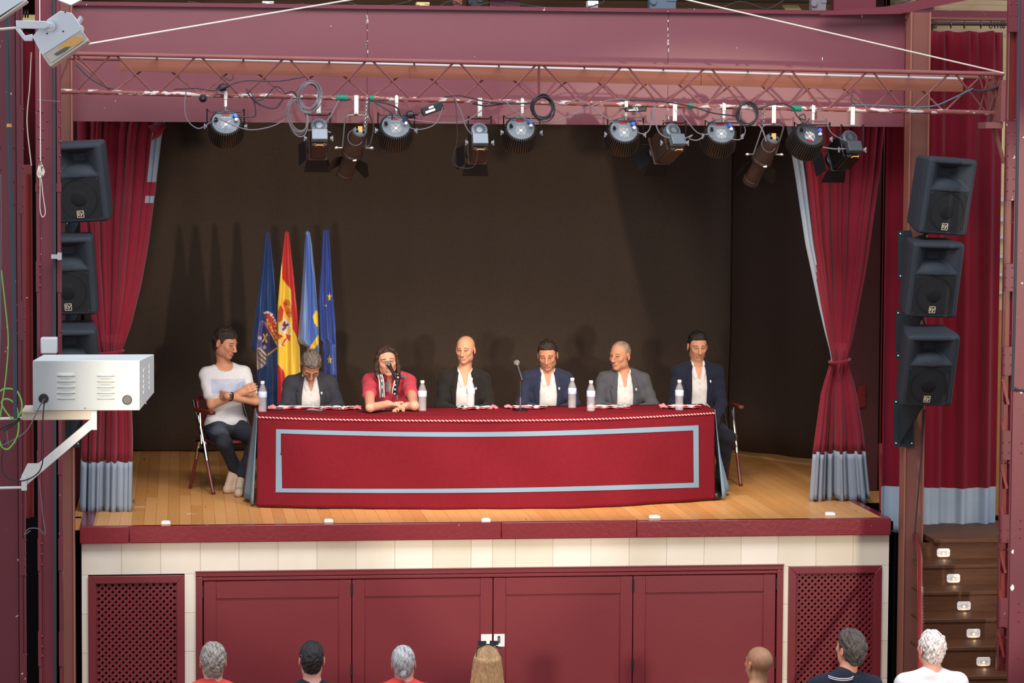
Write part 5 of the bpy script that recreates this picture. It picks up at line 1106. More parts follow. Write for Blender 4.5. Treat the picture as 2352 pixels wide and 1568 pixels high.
    def cgrid(st=.0068):
        a = np.array([Sc, hip]+Sj+E+Wr); lo_ = a.min(0)-.14; hi_ = a.max(0)+.14; lo_[1] -= .06+belly; hi_[1] += .07; hi_[2] = max(Sc[2]+.13, hi_[2]-.05) if hi_[2] < Sc[2]+.3 else hi_[2]; lo_[2] = hip[2]-.12
        return Field(ar(lo_[0], hi_[0], st), ar(lo_[1], hi_[1], st), ar(lo_[2], hi_[2], st))
    def XYZ(F): return F.a[0][:, None, None]-cx, F.a[1][None, :, None]-Sc[1], F.a[2][None, None, :]-Sc[2]
    def emit(F, nm, m_, col=None, lab=None):
        V, Fc = nets(F); part(nm, mesh_from(V, Fc, nm, m_, None if col is None else col(V), relax=2), None, t, world=False, label=lab)
    nk = cap(nb+np.array([0, 0, -.06]), HL((0, .028, -.055)), .059+neckf, .054+neckf)
    def wr(F, a=.0025, f=38):   # soft cloth folds
        g = [F.a[0][:, None, None], F.a[1][None, :, None], F.a[2][None, None, :]]; F.d += (a*np.sin(g[0]*f*1.1+g[2]*f*.9+2*np.sin(g[1]*f*.4))+a*.8*np.sin(g[2]*f*1.7-g[0]*f*.6+g[1]*f+1)).astype(np.float32)
    if clothes['top'] in ('suit', 'shirt'):
        cc = clothes.get('shirtmat', M_SHIRT); F = cgrid()
        torso(F, .008); wr(F, .0018)
        if clothes['top'] == 'shirt': arm(F, 0, .012); arm(F, 1, .012)
        nd = Field(*F.a); nd.op(nk, .01); x, y, z = XYZ(F)
        band = np.maximum(nd.d-.008, np.maximum(z-(.055+.10*np.clip(y, -.05, .1))-clothes.get('collar', 0), -z-.02)); F.d = np.minimum(F.d, band)
        if not clothes.get('closed'):
            v = np.maximum(poly2([(-.040, .16), (.040, .16), (.030, .0), (.0, -.075), (-.030, .0)])(x, z), y-.0); F.d = np.maximum(F.d, -v)
        L = Field(*F.a); torso(L, .017); L.d = np.minimum(L.d, nd.d-.017)
        for m in (-1, 1):
            pw = poly2([(m*.030, .045), (m*.060, .040), (m*.062, -.0), (m*.040, -.070), (m*.012, -.042)])(x, z); F.d = np.minimum(F.d, np.maximum(L.d, np.maximum(pw, y-.02)))
        for q in range(6):
            pass
        F.d = F.d.astype(np.float32); emit(F, 'shirt', cc)
        if clothes['top'] == 'suit':
            bt = MB()
            for q in range(5):
                zz_ = -.09-.055*q; col_ = F.a
                bt.sph((cx, Sc[1]-.122-belly*.5, Sc[2]+zz_), .0042, 6)
            part('shirt_buttons', bt, M_CLAMP, t, world=False)
            F = cgrid(); torso(F, .021); arm(F, 0, .015, .97); arm(F, 1, .015, .97); wr(F, .003); x, y, z = XYZ(F)
            J = F.d.copy(); w = clothes.get('open', .07)
            v = np.maximum(poly2([(-.052, .20), (.052, .20), (.062, .0), (w, -.12), (w*.92, -.60), (-w*.92, -.60), (-w, -.12), (-.062, .0)])(x, z), y-.005)
            nd = Field(*F.a); nd.op(nk, .01); v2 = np.maximum(nd.d-.012, -y-.3)
            # collar at the back of the neck
            colr_ = np.maximum(nd.d-.026, np.maximum(z-(.040+.35*np.clip(y+.03, -.08, .05)), -z-.03)); J = np.minimum(J, colr_); J = np.maximum(J, -v); J = np.maximum(J, -v2)
            L = Field(*F.a); torso(L, .031); arm(L, 0, -.02, 0); 
            for m in (-1, 1):
                pw = poly2([(m*.050, .055), (m*.078, .050), (m*.118, -.060), (m*.100, -.072), (m*.125, -.088), (m*(w+.012), -.33), (m*w, -.33), (m*w, -.12), (m*.062, .0)])(x, z); J = np.minimum(J, np.maximum(L.d, np.maximum(pw, y-.0)))
            pk = poly2([(.10, -.155), (.165, -.148), (.165, -.163), (.10, -.170)])(x, z); L2 = Field(*F.a); torso(L2, .026); J = np.minimum(J, np.maximum(L2.d, np.maximum(pk, y)))
            F.d = J.astype(np.float32); emit(F, 'jacket', clothes['mat'])
            pz = Sc+np.array([.086, -.150, -.075]); part('lapel_pin', MB().lathe([(.001, .004), (.006, .003), (.009, 0)], pz, (.3, -1, .1), 10).box(pz+np.array([0, -.001, -.008]), (.006, .003, .010)), clothes.get('pin', M_CLAMP), t, world=False, label=clothes.get('pinlab', 'small pale lapel pin'))
    if clothes['top'] in ('tee', 'polo'):
        F = cgrid(.0055); torso(F, .013)
        for i in (0, 1):
            a = Sj[i]; e = a+(E[i]-a)*clothes.get('sleeve', .62); F.op(cap(a, e, .057, .057), .025)
        wr(F, .0032, 34); x, y, z = XYZ(F); nd = Field(*F.a); nd.op(nk, .01)
        if clothes['top'] == 'tee':
            F.d = np.maximum(F.d, -np.maximum(nd.d-.010, -z-.03)); F.d = np.maximum(F.d, -np.maximum(nd.d-.020, (.050+.5*np.clip(y, -.09, .04))-z))
        else:
            band = np.maximum(nd.d-.010, np.maximum(z-(.060+.3*np.clip(y, -.05, .05)), -z-.02)); F.d = np.minimum(F.d, band)
            if not clothes.get('back'): F.d = np.maximum(F.d, -np.maximum(poly2([(-.036, .14), (.036, .14), (.026, .0), (.0, -.11), (-.026, .0)])(x, z), y))
            L = Field(*F.a); torso(L, .021); L.d = np.minimum(L.d, nd.d-.022)
            if clothes.get('back'): F.d = np.minimum(F.d, np.maximum(np.maximum(L.d, nd.d-.034), np.maximum(z-.062, -z-.0)))
            else:
                for m in (-1, 1): F.d = np.minimum(F.d, np.maximum(L.d, np.maximum(poly2([(m*.028, .05), (m*.062, .045), (m*.075, .0), (m*.052, -.06), (m*.016, -.02)])(x, z), y-.03)))
        F.d = np.maximum(F.d, hip[2]-.07-F.a[2][None, None, :]).astype(np.float32)
        emit(F, 'shirt' if clothes['top'] == 'polo' else 't_shirt', clothes['mat'], clothes.get('paint') and (lambda V: clothes['paint'](V, Sc)))
    F = Field(ar(-.32, .32, .009), ar(min(k_[1] for k_ in kn)-.12, .2, .009), ar(min(a[2] for a in an)-.02, .72, .009)); 
    mn = min(q[0] for q in kn+an)-.1; mx = max(q[0] for q in kn+an)+.1; F = Field(ar(min(mn, -.22), max(mx, .22), .008), F.a[1], F.a[2])
    legs(F, .010); F.op(ell(hip+np.array([0, .0, .03]), (.180, .137, .11)), .03)
    g = [F.a[0][:, None, None], F.a[1][None, :, None], F.a[2][None, None, :]]; F.d += (.003*np.sin(g[2]*60+g[0]*35+g[1]*20)).astype(np.float32); F.d = np.maximum(F.d, (min(a[2] for a in an)+.005)-g[2]).astype(np.float32)
    emit(F, 'trousers', clothes.get('legs', M_TROUS), clothes.get('legpaint'))
    for i in (0, 1):
        a, o = an[i], to[i]; d = o-a; d[2] = 0; d /= np.linalg.norm(d)+1e-9; F = Field(ar(min(a[0], o[0])-.09, max(a[0], o[0])+.09, .006), ar(min(a[1], o[1])-.09, max(a[1], o[1])+.11, .006), ar(-.004, a[2]+.06, .006)); hl = a+np.array([0, 0, 0])-d*.035; hl[2] = .042
        tz = o.copy(); tz[2] = .034; F.op(cap(hl, tz, .040, .034), .01); F.op(cap(a, hl+d*.03, .044, .042), .02); F.op(cap(a+d*.03+np.array([0, 0, -.01]), tz, .038, .030), .02)
        F.d = np.maximum(F.d, .002-F.a[2][None, None, :]).astype(np.float32); V, Fc = nets(F)
        so = part('shoe', mesh_from(V, Fc, 'shoe', clothes.get('shoe', M_SHOE)), None, t, world=False)
        if clothes.get('laces'):
            lm = MB()
            for q in range(5):
                u = np.cross(d, [0, 0, 1.]); ax = (tz-a)/np.linalg.norm(tz-a); nn = np.cross(u, ax); nn = nn if nn@(d+np.array([0, 0, .6])) > 0 else -nn; c = a*(.78-.14*q)+tz*(.22+.14*q)+nn*.036; lm.tube([c-u*.020-nn*.008, c+nn*.003, c+u*.020-nn*.008], .0034, 5)
            part('laces', lm, M_CLAMP, so, world=False)
    return t, B, Sc, body
M_TROUS = vmat('dark_trousers', (32, 33, 40)); M_SHOE = mat('black_leather', (26, 22, 20), .35)
SK = (212, 160, 130); PANEL = 'people seated behind the conference table'
def W3(px, py, y): return P(px, py, y)
def seated(name, label, cx, shx, shy, hs, head, hrot, s, elb, yb=2.05, ys=1.98, wr=None, **k):
    S = P(shx, shy, ys); base = (P(cx, 900, yb).x, yb)
    e = [P(elb[0][0], elb[0][1], ys-.06), P(elb[1][0], elb[1][1], ys-.06)]
    w = wr or [Vector((base[0]-.07, yb-.30, .66)), Vector((base[0]+.07, yb-.30, .66))]
    return person(name, label, base, 0, 0, S, hs, head, hrot, s, e, w, group=PANEL, **k)
# man 2: head bowed
seated('person', 'man with short grey hair bowing his head, charcoal jacket and open white shirt', 712, 713, 878, .185, P(714, 840, 1.80), (4, 52, 2), 1.06, ((655, 932), (777, 932)),
    skin=(196, 138, 112), hair=(112, 102, 94), style='short', brow=(80, 66, 56), yb=2.0, ys=1.92, clothes=dict(top='suit', mat=vmat('charcoal_jacket', (58, 58, 66)), open=.078, pinlab='small white lapel pin'))
# man 4: bald
seated('person', 'bald man in a black jacket and open white shirt looking towards the speaker', 1068, 1066, 868, .182, P(1069, 804, 1.96), (-22, 4, 0), 1.0, ((1012, 935), (1126, 935)),
    skin=(222, 168, 136), hair=(110, 84, 66), style='bald', brow=(84, 58, 44), clothes=dict(top='suit', mat=vmat('black_jacket', (40, 37, 36)), open=.078, pin=M_CLAMP), gaze=-.003)
# man 5
seated('person', 'man with slicked dark hair greying at the front, navy jacket, looking down', 1257, 1256, 868, .185, P(1258, 817, 1.94), (-14, 14, -2), 1.04, ((1198, 930), (1320, 930)),
    skin=(206, 148, 118), hair=(46, 38, 34), style='short', clothes=dict(top='suit', mat=vmat('navy_jacket', (46, 50, 72)), open=.075, pinlab='pale square lapel pin'), gaze=-.002)
# man 6
seated('person', 'balding older man with cropped grey sides in a grey jacket, head turned towards the speaker', 1432, 1432, 870, .19, P(1424, 818, 1.96), (-42, 2, 0), 1.04, ((1374, 932), (1500, 932)),
    skin=(204, 150, 120), hair=(150, 132, 116), style='reced', brow=(120, 96, 80), clothes=dict(top='suit', mat=vmat('grey_jacket', (78, 78, 84)), open=.070), gaze=-.003)
# man 7 at the right end, legs beside the cloth
seated('person', 'man with short black hair in a dark navy jacket at the right end, facing forwards', 1605, 1602, 852, .18, P(1602, 796, 2.02), (2, 10, 0), 1.04, ((1550, 928), (1656, 925)),
    skin=(210, 156, 126), hair=(34, 29, 27), style='short', stub=.35, clothes=dict(top='suit', mat=vmat('midnight_jacket', (34, 38, 54)), open=.066, pinlab='small silver lapel pin'), ys=2.0, wr=[P(1580, 985, 1.72), P(1634, 985, 1.74)],
    knees=[P(1600, 985, 1.66), P(1672, 1005, 1.72)], ankles=[P(1590, 1100, 1.75), P(1650, 1110, 1.85)], toes=[PZ(1585, 1140, .03), PZ(1645, 1140, .03)])
# man 3: the speaker
M_POLO = vmat('red_polo', (192, 62, 80)); hc3 = PZ(915, 930, .80)
e3 = [PZ(850, 936, .795), PZ(952, 932, .795)]; w3 = [hc3+Vector((-.085, .04, .005)), hc3+Vector((.075, .05, -.012))]
t3, B3, S3, b3 = person('person', 'man with long brown hair and red polo shirt speaking into a microphone, hands clasped', (P(890, 900, 2.0).x, 2.0), 0, 0, P(893, 873, 1.74), .190, P(888, 829, 1.60), (3, 3, -6), 1.08, e3, w3,
    (220, 166, 140), (62, 44, 36), 'long', dict(top='polo', mat=M_POLO, sleeve=.50), group=PANEL, stub=.15,
    hands=[dict(c=hc3+Vector((.0, -.01, .0)), n=(0.2, -.25, -1), curl=.42, side=-1, thumb=(.95, .25, -.35)), dict(c=hc3+Vector((-.005, .0, -.018)), n=(-.2, -.5, -.8), curl=.55, side=1, thumb=(.95, .25, -.3))])
# scarf hanging round his neck: a grey end and a black and white end
def strip(pts, wd, name, m_, lab, cat='scarf', mif=None, nrm=(0, -1, 0), parent=None, grp=None):
    pts = smoothpts(pts, 8); rows = []
    for i, p in enumerate(pts):
        t_ = (pts[min(i+1, len(pts)-1)]-pts[max(i-1, 0)]).normalized(); s_ = t_.cross(Vector(nrm)).normalized(); rows.append([p+s_*wd*(j/6-.5)+Vector((0, -.004*math.sin(j*1.2+i*.3), 0)) for j in range(7)])
    return part(name, MB().grid(rows, mif=mif), m_, parent, solid=.006, thing=(lab, cat) if lab else None, group=grp)
M_SCW = mat('scarf_white', (222, 212, 212), .9); M_SCK = mat('scarf_black', (34, 32, 36), .9); M_SCR = mat('scarf_red', (196, 48, 62), .9); M_SCG = mat('scarf_grey', (92, 98, 104), .9); M_SCP = mat('scarf_pink', (226, 128, 136), .9)
sfr = thing('scarf', 'football scarf round the speaking man, grey on one side, black and white on the other', 'scarf', P(895, 900, 1.5))
def ontorso(px, py, off=.152): w = P(px, py, S3[1]+2.0-off); return w
sc1 = [P(872, 850, 1.66), P(873, 862, 1.58), P(876, 875, 1.555), P(877, 892, 1.55), P(878, 914, 1.57)]
sc2 = [P(910, 850, 1.66), P(914, 862, 1.585), P(912, 875, 1.56), P(908, 890, 1.55), P(906, 906, 1.56)]
strip(sc1, .042, 'scarf_end', [M_SCG, M_SCW], None, parent=sfr, mif=lambda i, j: 1 if j in (0,) or (j == 5) or (j == 2 and i % 7 < 3) else 0)
strip(sc2, .044, 'scarf_end', [M_SCK, M_SCW], None, parent=sfr, mif=lambda i, j: 1 if j == 5 or (j in (2, 3) and i % 5 < 2) else 0)
part('neck_loop', MB().tube(smoothpts([P(872, 850, 1.66), P(868, 846, 1.76), P(890, 842, 1.83), P(914, 846, 1.76), P(910, 850, 1.66)]), .018, 8), M_SCG, sfr)
part('shoulder_patch', MB().box(P(927, 864, 1.66), (.06, .012, .022), Matrix.Rotation(.15, 3, 'Y')), M_SCG, sfr, label='grey printed badge')
part('button_placket', MB().box(P(890, 888, 1.60), (.026, .010, .085), Matrix.Rotation(-.25, 3, 'X')).sph(P(889, 884, 1.588), .005, 6).sph(P(889, 893, 1.590), .005, 6), M_SCG, t3)
part('bracelet', MB().torus(w3[1]+Vector((.012, .01, 0)), (w3[1]-e3[1]), .034, .0035, 20, 6).torus(w3[1]+Vector((.020, .018, 0)), (w3[1]-e3[1]), .036, .003, 20, 6), M_BLACK, t3)
# man 1: arms crossed on the folding chair
M_TEE = mat('printed_tee', (230, 230, 232), .85, vcol=True, ns=60, fine=.04, bump=.15, bs=80); M_DENIM = mat('dark_denim', (52, 56, 66), .85, vcol=True, ns=50, fine=.15, bump=.2, bs=200)
def teepaint(V, S):
    c = np.tile(lin((208, 208, 212)), (len(V), 1)); x, y, z = V[:, 0]-S[0], V[:, 1]-S[1], V[:, 2]-S[2]
    m = (y < -.03) & (z < -.045) & (z > -.165) & (np.abs(x) < .145); c[m] = lin((178, 188, 212)); return c
def jeans(V): return np.clip(lin((44, 47, 56))*(1+2.4*np.exp(-((V[:, 0]+.13)**2+(V[:, 1]+.24)**2)/.012)*(V[:, 2] > .5))[:, None], 0, 1)
yw = 16; b1 = (P(518, 900, 1.95).x, 1.95)
e1 = [P(486, 930, 1.80), P(587, 921, 1.78)]; w1 = [P(552, 902, 1.70), P(523, 909, 1.655)]
t1, B1, S1, bd1 = person('person', 'man in a white t-shirt with blue chest band, arms crossed, left of the table', b1, yw, 0, P(517, 856, 1.90), .185, P(518, 789, 1.86), (34, 14, 2), 1.06, e1, w1,
    (208, 152, 122), (52, 40, 34), 'low', dict(top='tee', mat=M_TEE, paint=teepaint, sleeve=.66, legs=M_DENIM, legpaint=jeans, shoe=mat('beige_trainer', (188, 166, 148), .6), laces=1), group=PANEL, stub=.25, gaze=.002,
    hands=[dict(c=P(569, 893, 1.668), n=(.2, .9, -.1), curl=.42, side=1, thumb=(.9, .35, .2)), dict(c=P(504, 906, 1.76), n=(-.1, .9, 0), curl=.35, side=-1, thumb=(.9, .3, .2))],
    knees=[P(514, 1015, 1.56), P(590, 1008, 1.62)], ankles=[P(542, 1082, 1.72), P(553, 1100, 1.72)], toes=[PZ(522, 1122, .04), PZ(548, 1130, .04)])
wm = MB(); wd_ = (e1[1]-w1[1]); c = w1[1]+wd_*.12; wm.torus(c, wd_, .034, .006, 20, 6); wt = part('watch_strap', wm, M_BLACK, t1); part('watch_face', MB().box(c+Vector((-.004, -.036, .006)), (.030, .012, .034)), M_BLACK, wt, bevel=.004)
from mathutils.bvhtree import BVHTree
bpy.context.view_layer.update()
ts = [o for o in t1.children if o.name.startswith('t_shirt')][0]; mw = WM[t1.name]
bv = BVHTree.FromPolygons([mw@v.co for v in ts.data.vertices], [tuple(p.vertices) for p in ts.data.polygons])
sig = MB()
for ln in ([(494, 873), (502, 870), (506, 872)], [(499, 870), (496, 882)], [(494, 876), (503, 875)], [(503, 880), (505, 876), (508, 880), (511, 876), (513, 880), (516, 877), (519, 880), (522, 877)], [(525, 882), (528, 870), (535, 871), (533, 876), (526, 877)], [(533, 880), (536, 876), (538, 880), (541, 871), (542, 880), (548, 876), (556, 876)], [(505, 884), (520, 883), (534, 883)]):
    pts = []
    for a_, b_ in [tuple(np.array(ln[i])+(np.array(ln[i+1])-np.array(ln[i]))*k/4) for i in range(len(ln)-1) for k in range(4)]+[ln[-1]]:
        d_ = Vector(_ray(a_, b_)).normalized(); h_ = bv.ray_cast(Vector(CAMP), d_)
        if h_[0] is not None: pts.append(h_[0]-d_*.0015)
    if len(pts) > 2: sig.tube(pts, .0022, 4)
if sig.v: part('signature_print', sig, M_SCW, ts, label='white handwritten signature print')
# ---- folding armchair
M_MAR = mat('maroon_vinyl', (104, 34, 34), .35); M_CHB = mat('chair_brown', (98, 40, 28), .4)
def armchair(loc, yaw, lab, grp):
    t = thing('folding_armchair', lab, 'chair', loc, math.radians(yaw), group=grp); T = lambda: MB()
    for s_ in (-1, 1):
        X_ = .27*s_
        part('leg', T().cyl((X_, -.235, .0), (X_, -.10, .28), .0145, n=10).cyl((X_, -.235, 0), (X_, -.24, .02), .016, n=10), M_CHB, t, world=False)
        part('leg', T().cyl((X_, .235, .0), (X_, .10, .28), .0145, n=10), M_CHB, t, world=False)
        part('leg_socket', T().cyl((X_, -.105, .27), (X_, -.045, .42), .0155, n=10).cyl((X_, .105, .27), (X_, .045, .42), .0155, n=10).b2((X_-.006, -.07, .33), (X_+.006, .07, .36)), M_CHROME, t, world=False)
        part('arm_support', T().cyl((X_, -.045, .41), (X_, .075, .66), .011, n=8).cyl((X_, .0, .40), (X_, .03, .66), .009, n=8), M_CHROME, t, world=False)
        part('armrest', T().b2((X_-.026, -.23, .66), (X_+.026, .12, .695)), M_CHB, t, world=False, bevel=.012)
        part('seat_hinge', T().b2((X_-.03*s_, -.12, .405), (X_-.005*s_, .12, .425)), M_CHROME, t, world=False)
    part('seat', T().b2((-.235, -.23, .41), (.235, .22, .435)), M_MAR, t, world=False, bevel=.012)
    bk = T().grid([[Vector((-.20+.40*i/12, .19+.08*j/8-.05*math.cos(math.pi*(i/12-.5))*-1, .50+.28*j/8-.03*(abs(i/12-.5)*2)**3*(j/8))) for i in range(13)] for j in range(9)])
    part('backrest', bk, M_MAR, t, world=False, solid=.022)
    for s_ in (-1, 1): part('back_tube', T().cyl((.235*s_, .06, .42), (.222*s_, .27, .74), .011, n=8), M_CHROME, t, world=False)
    return t
ch = armchair((b1[0]+.045, b1[1]+.0, 0), 24, 'maroon folding armchair with chrome struts under the man in the white t-shirt', 'folding armchairs on the stage')
dup(ch, (P(1612, 900, 2.05).x+.03, 2.10, 0), math.radians(4), 'folding armchair under the man in the dark navy jacket at the right end')
# ---- audience seen from behind
AUD = 'seated listeners in front of the stage'
def listener(label, hx, hy, hrot, s, skin, hair, style, clothes, ya=-4.3, shy=None, shx=None, hs=.19, **k):
    Hc = P(hx, hy, ya); S = P(shx or hx, shy, ya+.0); base = (S.x, ya-.02)
    S.y = ya-.01; dx_ = .24
    e = [Vector((S.x+dx_, ya+.03, S.z-.27)), Vector((S.x-dx_, ya+.03, S.z-.27))]; w = [Vector((S.x+.14, ya+.28, -.86)), Vector((S.x-.14, ya+.28, -.86))]
    return person('person', label, base, 180, -1.5, S, hs, Hc, hrot, s, e, w, skin=skin, hair=hair, style=style, clothes=clothes, group=AUD, **k)
M_CORAL = vmat('coral_red', (214, 70, 66)); M_INK = vmat('ink_shirt', (38, 42, 50)); M_NAVYP = vmat('navy_polo', (36, 42, 56)); M_WSH = vmat('bright_white_shirt', (216, 216, 220)); M_JACK = vmat('salmon_jacket', (228, 98, 84))
listener('grey curly haired man in a red polo seen from behind, leftmost listener', 489, 1520, (3, -8, 0), .98, (214, 164, 146), (150, 142, 132), 'low', dict(top='polo', mat=M_CORAL, back=1), shy=1590)
listener('man with short black hair and prominent ears in a dark shirt seen from behind', 716, 1516, (0, -6, 0), .96, (218, 168, 148), (30, 27, 27), 'short', dict(top='polo', mat=M_INK, back=1), shy=1592, hthick=.7)
listener('woman with silver hair tied in a bun wearing coral red seen from behind', 927, 1524, (-8, -8, 4), .92, (220, 160, 148), (172, 172, 172), 'bun', dict(top='polo', mat=M_CORAL, back=1), shy=1588, hs=.16, hthick=.9)
tw, Bw, Sw, bw = listener('woman with long blonde hair and sunglasses pushed up on her head seen from behind', 1119, 1528, (0, -4, 0), .96, (220, 170, 150), (196, 156, 108), 'blonde', dict(top='polo', mat=M_CORAL, back=1), shy=1606, hs=.16)
listener('man with shaved receding hair, turned slightly left, seen from behind', 1742, 1526, (22, -8, 0), .98, (192, 142, 108), (104, 84, 66), 'buzz', dict(top='polo', mat=M_INK, back=1), shy=1600, shx=1735)
listener('man with messy dark grey hair in a navy polo with striped collar, from behind', 1952, 1492, (26, -14, 0), .96, (208, 152, 122), (72, 66, 62), 'wave', dict(top='polo', mat=M_NAVYP, back=1), shy=1570, shx=1938, hs=.20, ya=-4.6)
listener('white haired man in a white shirt in front of the stairs seen from behind', 2138, 1490, (14, -10, 0), .99, (214, 164, 144), (216, 208, 204), 'low', dict(top='shirt', shirtmat=M_WSH, closed=1, mat=M_WSH, collar=.0), shy=1562, hs=.20, ya=-4.6, hthick=.6)
# striped collar, earring, sunglasses, white collar leaf
c6 = P(1938, 1553, -4.72); m = MB()
for dz in (0, -.011):
    m.tube([c6+Vector((.088*math.cos(a), .075+.115*math.sin(a)*-1+.03, dz-.012*math.sin(a)+.02*math.cos(2*a)*0)) for a in [PI*(.12+.76*i/20) for i in range(21)]], .0030, 5)
part('collar_stripes', m, M_SCW, thing=None)
bpy.data.objects['collar_stripes'].parent = [o for o in bpy.data.objects if o.get('label', '').startswith('man with messy')][0]
po_ = bpy.data.objects['collar_stripes']; po_.matrix_parent_inverse = WM[po_.parent.name].inverted()
sg = thing('sunglasses', 'black sunglasses pushed up on the blonde hair', 'sunglasses', P(1120, 1480, -4.3))
sc_ = P(1122, 1484, -4.345); m = MB()
part('brow_bar', MB().tube([sc_+Vector((-.072+.144*i/10, .022-.055*abs(i/5-1)**2, .008-.014*abs(i/5-1)**2)) for i in range(11)], .0045, 6), M_BLACK, sg)
for s_ in (-1, 1):
    part('lens', MB().prism([(-.028, -.018), (.026, -.016), (.028, .012), (-.026, .014)], sc_+Vector((s_*.038, .026, .018)), (1, s_*-.1, 0), (0, .5, .8), .003), mat('dark_lens', (20, 18, 18), .1), sg)
    part('temple_arm', MB().tube([sc_+Vector((s_*.073, -.03, -.006)), sc_+Vector((s_*.080, -.05, -.035)), sc_+Vector((s_*.082, -.06, -.055))], .003, 5), M_BLACK, sg)
er = [o for o in bpy.data.objects if o.get('label', '').startswith('man with shaved')][0]
part('earring', MB().torus(P(1713, 1539, -4.36), (1, .2, 0), .006, .0016, 12, 5), M_STEEL, er)
# ================================================================ THINGS ON THE TABLE
TT = TZ+.009
M_PET = mat('clear_plastic', (230, 226, 230), .12, alpha=.20, spec=.8); M_LBL = mat('bottle_label', (176, 194, 226), .6, c2=(216, 222, 236), ns=14); M_CAPW = mat('bottle_cap', (228, 218, 214), .5); M_WATER = mat('water', (222, 214, 218), .05, alpha=.12, spec=.6)
def bottle():
    t = thing('water_bottle', 'x', 'bottle', (0, 0, 0), group='water bottles on the conference table')
    pr = [(.001, .002), (.024, .0), (.031, .006)]
    for k in range(9): pr += [(.0315, .012+k*.0095), (.0295, .0165+k*.0095)]
    pr += [(.032, .10), (.032, .145), (.029, .152), (.027, .160), (.020, .178), (.014, .190), (.0125, .196), (.0125, .206)]
    part('bottle_body', MB().lathe(pr, n=24), M_PET, t, world=False, ang=60)
    part('label', MB().lathe([(.0323, .103), (.0328, .104), (.0328, .142), (.0323, .143)], n=24), M_LBL, t, world=False)
    part('water', MB().lathe([(.0001, .006), (.026, .007), (.028, .02), (.028, .098), (.0001, .098)], n=20), M_WATER, t, world=False)
    part('cap', MB().lathe([(.0145, .196), (.0155, .198), (.0155, .213), (.013, .216), (.0001, .216)], n=20), M_CAPW, t, world=False); return t
bt = bottle(); bl = [(603, 946, 'clear water bottle nearest the left end of the table'), (970, 944, 'clear water bottle right of the man speaking into the microphone'), (1081, 937, 'clear water bottle in front of the bald man in black'), (1314, 937, 'clear water bottle between the navy jacket and the grey jacket, rear one'), (1357, 944, 'clear water bottle between the navy jacket and the grey jacket, front one'), (1560, 942, 'clear water bottle in front of the man at the right end')]
for i, (px, py, lb) in enumerate(bl):
    c = PZ(px, py, TT); c.z = TT-.001; sc_b = 1.12
    o = bt if i == 0 else dup(bt); o.location = c; o['label'] = lb; o.scale = (1.08, 1.08, 1.16)
# ---- microphones
M_MESHG = mat('mic_grille', (176, 170, 162), .4, .7, c2=(120, 116, 110), ns=400, bump=.6, bs=900)
def mic(base_px, head, tail, foot, lab, lean=None):
    bpt = PZ(base_px[0], base_px[1], TT); bpt.z = TT; t = thing('microphone_stand', lab, 'microphone', bpt)
    part('round_base', MB().lathe([(.065, 0), (.066, .006), (.055, .012), (.02, .016), (.012, .022), (.0001, .022)], bpt, n=32), M_BLACK, t)
    top = P(foot[0], foot[1], bpt.y)
    part('stem', MB().cyl(bpt+Vector((0, 0, .02)), bpt+Vector((0, 0, (top.z-bpt.z)*.55)), .0062, n=12), M_CHROME, t)
    part('upper_tube', MB().cyl(bpt+Vector((0, 0, (top.z-bpt.z)*.52)), Vector((bpt.x, bpt.y, top.z)), .0095, n=12), M_BLACK, t)
    part('clutch', MB().cyl(bpt+Vector((0, 0, (top.z-bpt.z)*.50)), bpt+Vector((0, 0, (top.z-bpt.z)*.62)), .0125, n=12), M_BLACK, t)
    H_ = P(head[0], head[1], bpt.y+.06); T_ = P(tail[0], tail[1], bpt.y-.02); d = (H_-T_).normalized()
    part('clip', MB().cyl(Vector((bpt.x, bpt.y, top.z-.01)), T_+d*.05, .011, n=10), M_BLACK, t)
    b = part('microphone_body', MB().lathe([(.009, 0), (.012, .01), (.014, .10), (.018, .135), (.0185, .14)], T_, d, 20), M_BLACK, t)
    part('collar_ring', MB().lathe([(.019, .138), (.0205, .141), (.0205, .147), (.019, .150)], T_, d, 20), M_CHROME, b)
    part('grille_ball', MB().sph(T_+d*.166, .0255, 18, sc=(1, 1, 1)), M_MESHG, b, label='metal mesh ball')
    part('tail_ring', MB().cyl(T_-d*.006, T_+d*.002, .011, n=14), M_CHROME, b)
mic((1195, 943), (1189, 840), (1199, 872), (1195, 880), 'tall table microphone with round black base between the bald man and the navy jacket')
mic((912, 940), (897, 845), (910, 868), (911, 875), 'microphone on a black table stand held up before the speaking man')
# ---- phones, glasses
def phone(px, py, yaw, lab, edge=M_BLACK):
    c = PZ(px, py, TT+.004); t = thing('mobile_phone', lab, 'phone', c, math.radians(yaw))
    part('case', MB().b2((-.038, -.075, -.004), (.038, .075, .004)), edge, t, world=False, bevel=.003)
    part('screen', MB().b2((-.034, -.070, .004), (.034, .070, .0048)), mat('phone_glass', (30, 32, 36), .08), t, world=False)
phone(724, 942, 62, 'dark smartphone with a pale edge lying before the bowed man', mat('phone_edge', (110, 112, 118), .3, .8))
phone(845, 943, 78, 'dark smartphone lying flat left of the speaking man')
phone(893, 941, 86, 'black phone lying under the clasped hands of the speaking man')
phone(628, 939, 80, 'black glasses case beside the leftmost bottle, under the scarf fringe')
bpy.data.objects['mobile_phone.003'].name = 'glasses_case'; bpy.data.objects['glasses_case']['category'] = 'case'
